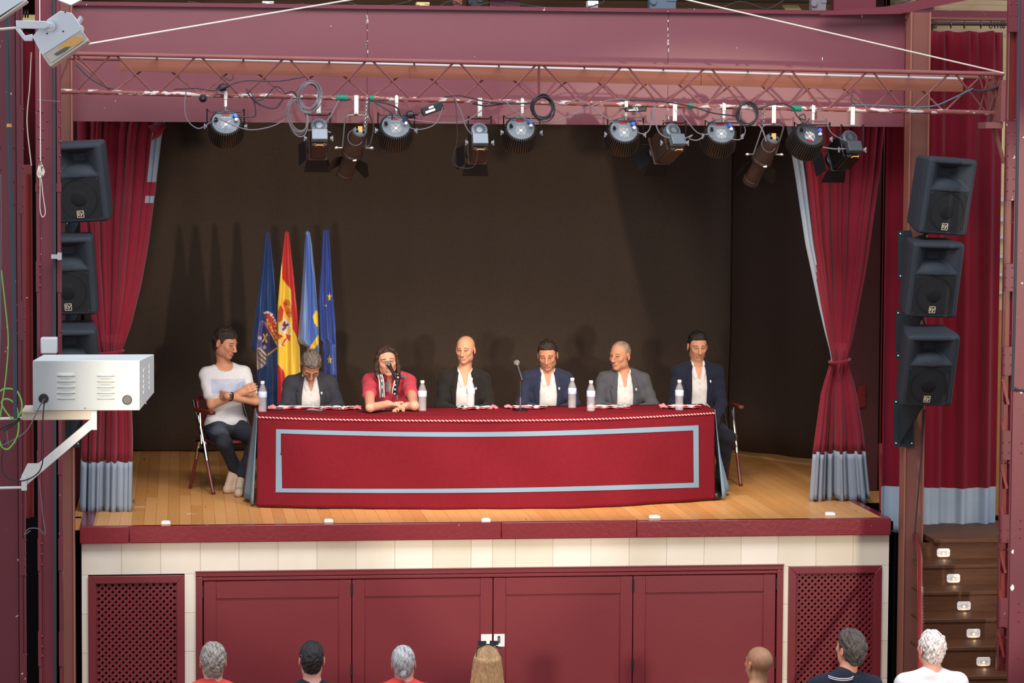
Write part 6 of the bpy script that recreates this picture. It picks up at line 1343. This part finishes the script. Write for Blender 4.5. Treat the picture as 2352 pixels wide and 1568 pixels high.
# ---- folded scarves lying on the table
def fringe(t, c, d, w, n, L_, m_):
    s_ = Vector((-d.y, d.x, 0)); mb = MB(); r = random.Random(int(c.x*1000))
    for k in range(n):
        a = c+s_*w*(k/(n-1)-.5); a.z = TT+.006; e = a+d*L_*r.uniform(.7, 1.1)+s_*r.uniform(-.02, .02)
        mb.tube([a, a.lerp(e, .5)+Vector((0, 0, r.uniform(.004, .022))), e+Vector((0, 0, r.uniform(-.002, .012)))], .0065, 5)
    part('fringe', mb, m_, t, kind='stuff', label='pale red fringe')
def flat_scarf(x0, x1, py, lab, cols, seed, fr=-1, w=.12, lay=2):
    r = random.Random(seed); a = PZ(x0, py, TT); b = PZ(x1, py, TT); a.z = b.z = TT; t = thing('football_scarf', lab, 'scarf', (a+b)/2, group='folded football scarves on the table'); n = 60
    for q in range(lay):
        rows = []; off = .010*q; sh = Vector((.012*q, (q-.5)*.05, 0)); sk = r.uniform(-.25, .25)
        for j in range(9):
            s_ = j/8-.5; row = []
            for i in range(n+1):
                u = i/n; p = a.lerp(b, u)+sh; z = .0035+off+abs(.006*math.sin(u*7+j*.3+seed)+.003*math.sin(u*15+s_*5+q))
                row.append(Vector((p.x+.012*math.sin(s_*5+u*4), p.y+s_*w*(1-.15*q)+sk*(u-.5)*.12+.012*math.sin(u*9+seed+q), TT+z)))
            rows.append(row)
        def mf(i, j, q=q):
            u = j/n
            for (u0, u1, r0, r1, c) in cols:
                if u0 <= u < u1 and r0 <= i < r1: return c
            return 0 if i in (2, 3, 4) or q else 3
        part('scarf_layer', MB().grid(rows, mif=mf), [M_SCW, M_SCR, M_SCK, M_SCR], t, solid=.003)
    d = (b-a).normalized()
    if fr <= 0: fringe(t, a, -d, w, 16, .06, M_SCP)
    if fr >= 0: fringe(t, b, d, w, 16, .06, M_SCP)
def letters(u0, n, du, r0=2, r1=6): return [(u0+du*k, u0+du*k+du*.55, r0+(k % 2), r1-(k % 3 == 1), 2) for k in range(n)]
flat_scarf(634, 722, 938, 'red and white scarf with fringe between the leftmost bottle and the phone', [(.15, .55, 5, 8, 1)]+letters(.82, 3, .05), 2, -1)
flat_scarf(732, 812, 939, 'red and white scarf with black lettering in front of the bowed man', letters(.10, 9, .095), 5, 1)
flat_scarf(1050, 1125, 939, 'scarf with bold black and white pattern in front of the bald man', letters(.02, 5, .20, 1, 7), 8, 1)
flat_scarf(1176, 1250, 937, 'red and white scarf behind the tall microphone base', [(.1, .5, 4, 8, 1), (.55, .62, 3, 5, 2)], 11, -1)
flat_scarf(1366, 1440, 937, 'white scarf with black and red end in front of the grey jacket', letters(.62, 5, .075, 1, 7)+[(.28, .5, 3, 6, 1)], 14, -1)
flat_scarf(1532, 1604, 936, 'white scarf with red fringe in front of the man at the right end', [(.70, .86, 4, 6, 2), (.5, .66, 5, 7, 1)], 17, -1)
# ================================================================ FLAGS
def insidepoly(x, y, poly):
    r = np.zeros(x.shape, bool)
    for i in range(len(poly)):
        (x1, y1), (x2, y2) = poly[i], poly[(i+1) % len(poly)]
        if y1 == y2: continue
        r ^= ((y1 > y) != (y2 > y)) & (x < (x2-x1)*(y-y1)/(y2-y1)+x1)
    return r
def flag(name, lab, L, R_, y0, y1, yw, base, paints, folds, seed, pole):
    H_, Wn = int((y1-y0)/1.6), 64; g = np.zeros((H_+1, Wn+1, 3)); PX = np.zeros((H_+1, Wn+1)); PY = np.zeros((H_+1, Wn+1)); ra = random.Random(seed); ph = ra.uniform(0, 6)
    for i in range(H_+1):
        py = y0+(y1-y0)*i/H_; xl, xr = itp(L, py), itp(R_, py)
        for j in range(Wn+1):
            u = j/Wn; px = xl+(xr-xl)*u; am = .008+.030*i/H_; dz = am*math.sin(u*folds*2*PI+ph+.4*math.sin(py*.012))+am*.18*math.sin(u*folds*4.3*PI+py*.02)
            p = P(px, py, yw+dz-.05*math.sin(u*PI)*i/H_); g[i, j] = p; PX[i, j] = px; PY[i, j] = py
    C_ = np.tile(lin(base), (H_+1, Wn+1, 1))
    for pl, c in paints: C_[insidepoly(PX, PY, pl)] = lin(c)
    V = g.reshape(-1, 3); idx = np.arange((H_+1)*(Wn+1)).reshape(H_+1, Wn+1); Fc = np.stack([idx[:-1, :-1], idx[1:, :-1], idx[1:, 1:], idx[:-1, 1:]], -1).reshape(-1, 4)
    t = thing(name, lab, 'flag', (V[-1][0], yw, 0), group='flags on poles behind the table'); me = mesh_from(V, Fc, 'flag_cloth', M_SATIN, C_.reshape(-1, 3), relax=0)
    part('flag_cloth', me, None, t, solid=.003)
    a = P(pole[0], pole[1], yw+.02); part('pole', MB().cyl((a.x+pole[2], yw+.03, .0), a, .012, n=10), M_WOODB, t)
    part('pole_tip', MB().lathe([(.001, .05), (.010, .02), (.014, 0), (.006, -.02)], a+Vector((0, 0, -.02)), n=10), me.materials[0] if False else mat('tip_' + name, base, .5), t)
    part('pole_base', MB().lathe([(.10, 0), (.10, .02), (.03, .04), (.02, .10), (.0001, .10)], (a.x+pole[2], yw+.03, 0), n=20), M_BLACK, t)
M_SATIN = mat('flag_satin', (255, 255, 255), .42, vcol=True, spec=.4, sheen=.2)
def circ(cx, cy, r, n=10, ry=None): return [(cx+r*math.cos(2*PI*i/n), cy+(ry or r)*math.sin(2*PI*i/n)) for i in range(n)]
def star(cx, cy, r, n=5, sx=1.): return [(cx+sx*(r if i % 2 == 0 else r*.4)*math.sin(PI*i/n), cy-(r if i % 2 == 0 else r*.4)*math.cos(PI*i/n)) for i in range(2*n)]
GOLD = (222, 180, 74); PUR = (84, 72, 140); CRW = (190, 52, 48); WHT = (228, 214, 200)
crest = [([(597, 737), (605, 735), (640, 790), (638, 800), (612, 815), (609, 840), (590, 850), (588, 830), (592, 770)], (120, 100, 150)), ([(600, 740), (606, 740), (636, 792), (634, 797), (612, 814), (598, 800), (592, 790), (594, 758)], PUR),
 ([(604, 745), (618, 760), (636, 792), (636, 797), (612, 815), (604, 800), (600, 770)], (44, 40, 92)),
 ([(590, 800), (596, 797), (612, 812), (610, 838), (592, 849), (587, 830)], (214, 190, 178))]
crest += [([(591+k*0, 803+k*11), (593, 802+k*11), (611, 818+k*11), (611, 821+k*11)], (30, 26, 40)) for k in range(3)]
crest += [([(604, 767), (607, 766), (614, 785), (611, 787)], GOLD), ([(613, 766), (615, 768), (604, 786), (602, 784)], GOLD), (circ(597, 776, 4.5), (208, 198, 214)), (circ(608, 797, 3.5, 8, 5), (214, 206, 214)),
 ([(612, 815), (637, 797), (638, 799), (613, 818)], GOLD), ([(608, 740), (612, 738), (641, 788), (637, 796)], (214, 168, 90)), ([(608, 726), (612, 718), (624, 720), (640, 748), (641, 790), (636, 784), (616, 756)], CRW),
 ([(612, 741), (615, 739), (640, 776), (640, 784)], (196, 140, 62))]
crest += [(circ(614+k*4, 735+k*8, 2.6, 8), GOLD) for k in range(6)]+[(circ(627+k*2, 729+k*10, 2.4, 8), GOLD) for k in range(4)]
crest += [(circ(612+9*math.sin(a)+3, 722-9*math.cos(a)+2+k, 2.6, 8), (232, 226, 222)) for k, a in enumerate([-.9, -.4, .1, .6, 1.1])]+[(circ(625+k*3, 722+k*6.5, 2.6, 8), (232, 226, 222)) for k in range(5)]
flag('city_flag', 'dark blue satin flag with crowned coat of arms, leftmost of the flags', [(533, 610), (560, 607), (620, 601), (700, 589), (800, 577), (810, 586), (816, 590), (940, 590)], [(533, 618), (560, 622), (620, 629), (700, 634), (760, 637), (940, 640)], 533, 940, 2.95, (24, 62, 122), crest, 2.6, 3, (613, 536, .03))
YEL = (242, 202, 66); REDF = (204, 44, 44)
sp = [([(648, 610), (646, 640), (640, 700), (638, 840), (640, 852), (690, 850), (700, 940), (640, 940), (636, 860), (638, 700), (645, 640)], YEL), ([(648, 604), (648, 640), (668, 664), (672, 755), (680, 770), (689, 800), (695, 850), (692, 862), (652, 852), (638, 842), (637, 700), (644, 620)], YEL),
 ([(637, 835), (652, 852), (660, 900), (640, 945), (630, 945), (634, 835)], REDF), ([(643, 700), (652, 712), (648, 735), (640, 742), (639, 715)], (196, 60, 50)), ([(651, 692), (656, 686), (665, 690), (671, 712), (672, 738), (660, 726), (650, 704)], (214, 120, 50)),
 (circ(655, 697, 5), (190, 60, 44)), (circ(664, 705, 4), (224, 170, 60)), (circ(668, 718, 4), (200, 90, 50)), (circ(668, 732, 4, 8), (230, 180, 60)), (circ(660, 718, 4, 8), (204, 70, 50)),
 ([(642, 750), (655, 728), (670, 749), (650, 770), (641, 762)], (222, 206, 200)), ([(652, 738), (655, 738), (657, 744), (662, 742), (664, 746), (658, 750), (656, 756), (650, 760), (647, 755), (652, 752), (648, 746)], (84, 40, 60)), ([(638, 765), (650, 772), (640, 780)], (190, 60, 50)),
 ([(640, 792), (668, 763), (672, 768), (644, 797)], (226, 214, 206)), ([(656, 766), (668, 770), (666, 784), (660, 778), (650, 790), (656, 796), (646, 792), (652, 780), (658, 774)], (198, 60, 54))]
flag('national_flag', 'red and yellow striped flag with coat of arms, second of the flags from the left', [(533, 655), (560, 652), (620, 645), (700, 638), (800, 637), (850, 637), (940, 637)], [(533, 663), (560, 666), (620, 673), (700, 681), (780, 688), (850, 690), (940, 692)], 533, 940, 2.85, REDF, sp, 1.7, 5, (658, 536, .02))
ast = [([(722, 720), (725, 712), (730, 716), (731, 750), (727, 746), (722, 742), (718, 726)], YEL), ([(724, 736), (731, 734), (732, 752), (726, 748)], YEL), ([(706, 806), (731, 768), (734, 774), (734, 786), (716, 808), (706, 810)], YEL), ([(701, 540), (707, 540), (720, 640), (728, 700), (731, 810), (709, 810), (707, 700), (703, 640)], (78, 112, 190))]
ast = [ast[3]]+ast[:3]
flag('regional_flag', 'light blue satin flag with yellow cross, third of the flags from the left', [(532, 702), (600, 698), (700, 691), (780, 684), (789, 690), (796, 705), (815, 708)], [(532, 711), (560, 716), (640, 724), (720, 730), (800, 733), (815, 733)], 532, 812, 2.8, (116, 148, 204), ast, 1.6, 7, (706, 536, .02))
eu = [(star(757, 682, 11, sx=.5), YEL), (star(757, 826, 12, sx=.6), YEL), (star(748, 702, 3), YEL), ([(762, 790), (770, 790), (772, 860), (764, 860)], (96, 128, 206))]
flag('european_flag', 'royal blue satin flag with yellow stars, rightmost of the flags', [(528, 742), (600, 738), (690, 731), (780, 734), (786, 742), (800, 740), (940, 742)], [(528, 754), (560, 757), (640, 762), (740, 770), (850, 773), (940, 775)], 528, 940, 2.9, (46, 74, 156), eu, 2.4, 9, (748, 532, .02))
# ================================================================ SMALL THINGS ON THE STAGE FLOOR
for px, py, lb, w in ((381, 1200, 'small white marker block at the stage edge near the left curtain', .07), (755, 1196, 'small white marker block at the stage edge below the left table half', .07), (1116, 1194, 'small white marker block at the stage edge below the table centre', .07), (1503, 1187, 'white cable clip block at the stage edge right of the centre', .09), (1906, 1180, 'white block on the stage edge before the right curtain', .08)):
    c = PZ(px, py, .012); part('marker_block', MB().box(c, (w, .035, .022)).box(c+Vector((.0, .025, .004)), (w*.8, .02, .02)), M_FRAMEW, bevel=.003, thing=(lb, 'block'), group='white blocks along the stage edge')
for i, (a, b, lb) in enumerate((((308, 1164), (333, 1164), 'strip of white tape on the stage floor by the left curtain'),)):
    p, q = PZ(*a, .001), PZ(*b, .001); part('tape_strip', MB().b2((p.x, p.y-.008, .0008), (q.x, p.y+.008, .002)), M_CLAMP, thing=(lb, 'tape'))
c = PZ(438, 1180, .001); part('tape_cross', MB().box(c+Vector((0, 0, .001)), (.065, .008, .001), Matrix.Rotation(.25, 3, 'Z')).box(c+Vector((0, 0, .002)), (.065, .008, .001), Matrix.Rotation(-.35, 3, 'Z')), M_CLAMP, thing=('small white tape cross on the stage floor before the chair', 'tape'))
# ================================================================ WHITE VENTILATED BOX ON ITS BRACKET
YX = -8.0
bx = thing('projector_housing', 'white ventilated metal box on a bracket at the left column', 'equipment box', P(195, 940, YX))
A = P(75, 828, YX); Bq = P(321, 942, YX); x0, x1, z1, z0 = A.x, Bq.x, A.z, Bq.z-.0; dp = .40
M_BOX = mat('box_white', (178, 184, 183), .5, c2=(170, 177, 176), ns=3, bump=.03, bs=60)
po = [(x0, z0+.0), (x1-.0, z0), (x1, z1), (x0+.004, z1)]
part('front_panel', MB().b2((x0, YX, z0), (x1, YX+.006, z1)), M_BOX, bx, bevel=.003)
sh = .065
v = [Vector((x0, YX+.006, z0)), Vector((x1, YX+.006, z0)), Vector((x1, YX+.006, z1)), Vector((x0, YX+.006, z1)), Vector((x0+.03, YX+dp, z0+.05)), Vector((x1+sh, YX+dp, z0+.05)), Vector((x1+sh, YX+dp, z1)), Vector((x0+.03, YX+dp, z1))]
part('case', MB().add(v, [(3, 2, 1, 0), (4, 5, 6, 7), (0, 1, 5, 4), (1, 2, 6, 5), (2, 3, 7, 6), (3, 0, 4, 7)]), M_BOX, bx, bevel=.003)
for cx_, lx in ((152, 1), (243, 1)):
    for k in range(5):
        c = P(cx_, 859+k*13.2, YX-.002); m = MB(); n = 12; w = .046
        m.grid([[c+Vector((w*(-1+2*i/n)*1.0, -.012*math.sin(PI*(j/5)*.5)*min(1, 3*min(i/n, 1-i/n)+.15), .009-.017*j/5)) for i in range(n+1)] for j in range(6)])
        m.b2((c.x-w*.9, YX-.0015, c.z-.0115), (c.x+w*.9, YX+.001, c.z-.0085), mi=1); part('louvre', m, [M_BOX, M_BLACK], bx)
for k in range(5):
    for q in (0, 1):
        s_ = .3+.38*q; c = Vector((x1+sh*s_+.002, YX+dp*s_, z1-.05-k*.026+.008*q)); m = MB(); m.prism([(-.02, 0), (.02, .004), (.02, -.012), (-.02, -.016)], c, Vector((sh, dp, 0)).normalized(), (0, 0, 1), -.006); part('side_louvre', m, M_BOX, bx)
for px, py in ((100, 915), (292, 918)): 
    c = P(px, py, YX); part('cable_hole', MB().lathe([(.0235, .002), (.0235, -.004), (.0195, -.005), (.0195, -.001), (.0001, -.001)], c, (0, 1, 0), 24), M_BLACK, bx)
part('screw', MB().sph(P(195, 937, YX-.003), .0045, 8), M_STEEL, bx); part('screw', MB().sph(P(335, 926, YX+.1), .0045, 8), M_STEEL, bx)
part('wall_box', MB().b2((P(93, 800, -2.2).x, -2.2, P(0, 813, -2.2).z), (P(131, 800, -2.2).x, -2.06, P(0, 776, -2.2).z)), M_BOX, bevel=.008, thing=('small square white plastic box on the left column above the ventilated box', 'junction box'))
M_BRW = mat('bracket_cream', (214, 206, 190), .5, c2=(196, 186, 168), ns=6, chips=((150, 120, 90), 20, .72)); M_BRW2 = mat('bracket_white', (222, 222, 218), .45, c2=(208, 210, 206), ns=6)
bkt = thing('box_bracket', 'cream steel angle bracket carrying the white ventilated box', 'bracket', P(60, 1110, YX+.1)); YB2 = YX+.06
part('top_bar', MB().b2((P(49, 800, YB2).x, YB2, P(0, 965, YB2).z), (P(222, 800, YB2).x, YB2+.04, P(0, 945, YB2).z)), M_BRW, bkt, bevel=.003)
part('top_plate', MB().b2((P(49, 800, YB2).x, YB2-.02, P(0, 947, YB2).z), (P(222, 800, YB2).x, YB2+.30, P(0, 943.5, YB2).z)), M_BRW, bkt)
part('end_tab', MB().b2((P(208, 800, YB2).x, YB2-.012, P(0, 988, YB2).z), (P(222, 800, YB2).x, YB2, P(0, 945, YB2).z)), M_BRW2, bkt, bevel=.002)
a, b = P(52, 1108, YB2), P(214, 970, YB2); d = (b-a).normalized()
part('diagonal_brace', MB().box((a+b)/2, ((b-a).length, .03, .042), Matrix((d, Vector((0, 1, 0)), d.cross(Vector((0, 1, 0))))).transposed()), M_BRW2, bkt, bevel=.003)
part('foot_plate', MB().prism([(0, 0), (.09, .06), (.09, .10), (.03, .10), (0, .04)], P(49, 1112, YB2-.02), (1, 0, 0), (0, 0, 1), -.012), M_BRW2, bkt)
part('mounting_plate', MB().b2((P(48, 800, YB2).x, YB2-.03, P(0, 1125, YB2).z), (P(60, 800, YB2).x, YB2+.0, P(0, 1095, YB2).z)), M_BRW2, bkt)
for py in (961, 1120): part('wall_rod', MB().cyl(P(-60, py+2, YB2), P(50, py-1, YB2), .0065, n=8), M_BRW2, bkt)
# cables at the left
LC = [([(2, 400), (3, 500), (2, 640), (1, 760), (-2, 860)], .0030, M_CABLEG, 'thin grey wire down the far left column'), ([(3, 620), (12, 700), (19, 780), (14, 860), (6, 920), (0, 960)], .0036, M_LGREEN, 'green cable running down the far left column'),
 ([(-4, 900), (15, 892), (38, 898), (50, 925), (46, 950), (30, 962), (10, 940), (4, 922), (18, 916), (36, 930), (42, 960), (40, 1000), (20, 1030), (4, 1025), (-4, 1000)], .0042, M_LGREEN, 'loops of green cable beside the white box bracket'),
 ([(18, 30), (19, 200), (21, 300), (24, 420), (30, 600), (34, 820), (35, 960)], .0105, mat('conduit_blue', (62, 74, 82), .5), 'blue grey conduit running down the left column'),
 ([(102, 916), (90, 935), (78, 960), (60, 990), (30, 1010), (2, 1024)], .0036, M_CABLEG, 'grey cable from the white box down to the left edge'), ([(103, 918), (100, 940), (98, 980), (96, 1070), (60, 1102), (20, 1098), (4, 1070), (10, 1010)], .0034, M_CABLE, 'black cable looping round the bracket foot'),
 ([(0, 985), (20, 975), (40, 968), (44, 960), (30, 975), (8, 990)], .006, M_CABLE, 'tangle of dark cable at the left end of the bracket'), ([(90, 1100), (98, 1180), (104, 1226), (88, 1214), (66, 1214), (56, 1228), (70, 1218)], .0028, M_CABLEG, 'thin wire tail hanging below the bracket'),
 ([(15, 985), (18, 1010), (20, 1022)], .0028, M_CABLEG, 'short pale wire hanging below the cable tangle'), ([(72, 120), (68, 200), (62, 280), (72, 380)], .003, M_ROPE, 'thin cord hanging between the two left columns')]
for pts, r, m_, lb in LC: part('cable', MB().tube(smoothpts([P(a, b, -8.06) for a, b in pts], 8), r, 6), m_, thing=(lb, 'cable'))
part('orange_tape', MB().cyl(P(21, 284, -8.06), P(21, 292, -8.06), .0118, n=10), M_ORANGE, thing=('orange tape ring on the blue grey conduit', 'tape'))
part('column_conduit', MB().cyl(P(124, -20, -2.06), P(126.5, 1600, -2.06), .012, n=10), mat('conduit_dark', (44, 50, 56), .4), thing=('dark vertical conduit on the inner left column', 'conduit'))
part('column_conduit', MB().tube(smoothpts([P(2341, -20, -3.1), P(2338, 300, -3.1), P(2331, 700, -3.1), P(2326, 880, -3.1), P(2330, 892, -3.1), P(2356, 898, -3.1)], 8), .010, 8), MATS['conduit_dark'], thing=('dark conduit bending away on the right column', 'conduit'))
# cord with knotted loops on the inner left column
m = MB(); m.tube([P(91, -20, -2.1), P(93, 370, -2.1)], .0042, 6)
for k in range(5):
    m.tube(smoothpts([P(93, 372, -2.1), P(87+k*1.5, 388, -2.1), P(86+k*2.8, 402, -2.1), P(94, 409, -2.1), P(98+k*1.0, 395, -2.1), P(94, 372, -2.1)], 5), .0030, 5)
m.tube(smoothpts([P(92, 405, -2.1), P(92, 440, -2.1), P(92, 480, -2.1), P(97, 498, -2.1), P(104, 488, -2.1), P(99, 450, -2.1), P(95, 410, -2.1)], 6), .0028, 5)
part('knotted_cord', m, M_ROPE, thing=('pale cord with a knotted bundle hanging on the inner left column', 'rope'))
part('beam_clamp', MB().box(P(128, 589, -2.1), (.06, .03, .03)).box(P(137, 588, -2.1), (.03, .05, .05)), M_STEEL, thing=('small steel clamp on the edge of the inner left column', 'clamp'))
part('tie_wire', MB().tube(smoothpts([P(86, 229, -2.1), P(110, 231, -2.1), P(139, 233, -2.1)]), .0025, 5), M_CABLEG, thing=('thin wire tied across the inner left column', 'cable'))
# ================================================================ WHITE FLOODLIGHT TOP LEFT
YF = -8.3
fd = thing('floodlight', 'white box floodlight with orange reflection in its glass at the top left', 'floodlight', P(130, 80, YF))
def pp3(px, py, y=YF): return P(px, py, y)
side_px = [(75, 83), (98, 127), (202, 64), (190, 55), (186, 58), (172, 36), (166, 31), (138, 25), (108, 46)]
M_FL = mat('flood_white', (212, 218, 222), .4, c2=(204, 211, 217), ns=4)
def slabpx(pts, y, dy, m_, nm, par, bev=.002, **k):
    a = [P(x_, z_, y) for x_, z_ in pts]; n = len(a); part(nm, MB().add(a+[p+Vector((0, dy, 0)) for p in a], [tuple(range(n)), tuple(range(2*n-1, n-1, -1))]+[(i, (i+n), (i+1) % n+n, (i+1) % n) for i in range(n)]), m_, par, bevel=bev, **k)
slabpx([(74, 84), (97, 127), (187, 69), (189, 58), (184, 58), (170, 36), (165, 30), (138, 25), (110, 44)], YF, .26, M_FL, 'body', fd)
slabpx([(97, 127), (187, 69), (203, 90), (114, 152)], YF+.004, .25, mat('flood_frame', (196, 188, 176), .4), 'glass_frame', fd)
slabpx([(106, 127), (187, 75), (196, 91), (117, 145)], YF-.003, .002, mat('flood_glass', (196, 186, 170), .1), 'glass', fd, bev=0)
slabpx([(136, 107), (160, 90), (176, 84), (189, 86), (190, 93), (176, 103), (160, 107), (140, 114)], YF-.006, .002, mat('reflection_amber', (226, 170, 80), .3), 'amber_reflection', fd, bev=0)  # orange reflection in the glass, painted as a flat amber patch
slabpx([(124, 124), (150, 108), (162, 107), (150, 118), (130, 128)], YF-.007, .002, mat('reflector_dark', (92, 96, 84), .3), 'dark_reflector', fd, bev=0)
slabpx([(113, 150), (202, 90), (204, 93), (116, 153)], YF-.01, .26, MATS['flood_frame'], 'lower_rim', fd)
slabpx([(36, 47), (102, 48), (112, 52), (112, 62), (102, 66), (37, 65)], YF-.04, .03, M_FL, 'yoke_arm', fd)
slabpx([(36, 64), (46, 66), (58, 82), (74, 78), (74, 94), (56, 94), (36, 68)], YF+.1, .03, M_FL, 'yoke_base', fd)
part('yoke_bolt', MB().lathe([(.024, 0), (.024, -.01), (.010, -.012), (.010, -.02), (.0001, -.02)], P(115, 60, YF-.01), (0, 1, 0), 16), M_FL, fd)
for px, py in ((145, 72), (150, 28), (108, 77)): part('screw', MB().sph(P(px, py, YF-.002), .004, 6), M_BLACK, fd)
part('hinge_rib', MB().box(P(181, 50, YF+.12), (.014, .2, .05), Matrix.Rotation(.6, 3, 'Y')), M_FL, fd)
part('stay_rod', MB().cyl(P(-20, 69, YF), P(36, 64, YF), .006, n=8), M_ROPE, fd)
# a second fixture whose edge enters the top left corner, and one above the pelmet end
slab = thing('floodlight', 'corner of a large white fixture cut by the upper left edge of the picture', 'floodlight', P(10, 10, -9)); slabpx([(-60, 0), (-60, 62), (0, 36), (56, 0), (56, -40), (-60, -40)], -9, .12, M_FL, 'body', slab); slabpx([(-60, 66), (0, 40), (58, 0), (62, 0), (62, 4), (2, 44), (-60, 72)], -9.02, .12, MATS['flood_frame'], 'rim', slab)
sl2 = thing('floodlight', 'underside of a white fixture above the left end of the pelmet', 'floodlight', P(155, 0, -3)); slabpx([(132, -30), (132, 0), (163, 12), (186, 0), (190, -30)], -3, .15, M_FL, 'body', sl2)
bl_ = MB()
for k in range(3): bl_.torus(P(52+6*k, 31, .6), (1, 0, 0), .03, .006, 12, 5)
part('curtain_ring', bl_, M_BLACK, thing=('dark curtain rings glimpsed between the left columns at the top', 'ring'))
spart('wall_top_left', MB().b2((P(48, 0, .8).x, .8, P(0, 62, .8).z), (P(88, 0, .8).x, .85, P(0, 33, .8).z)), M_CREAMW)
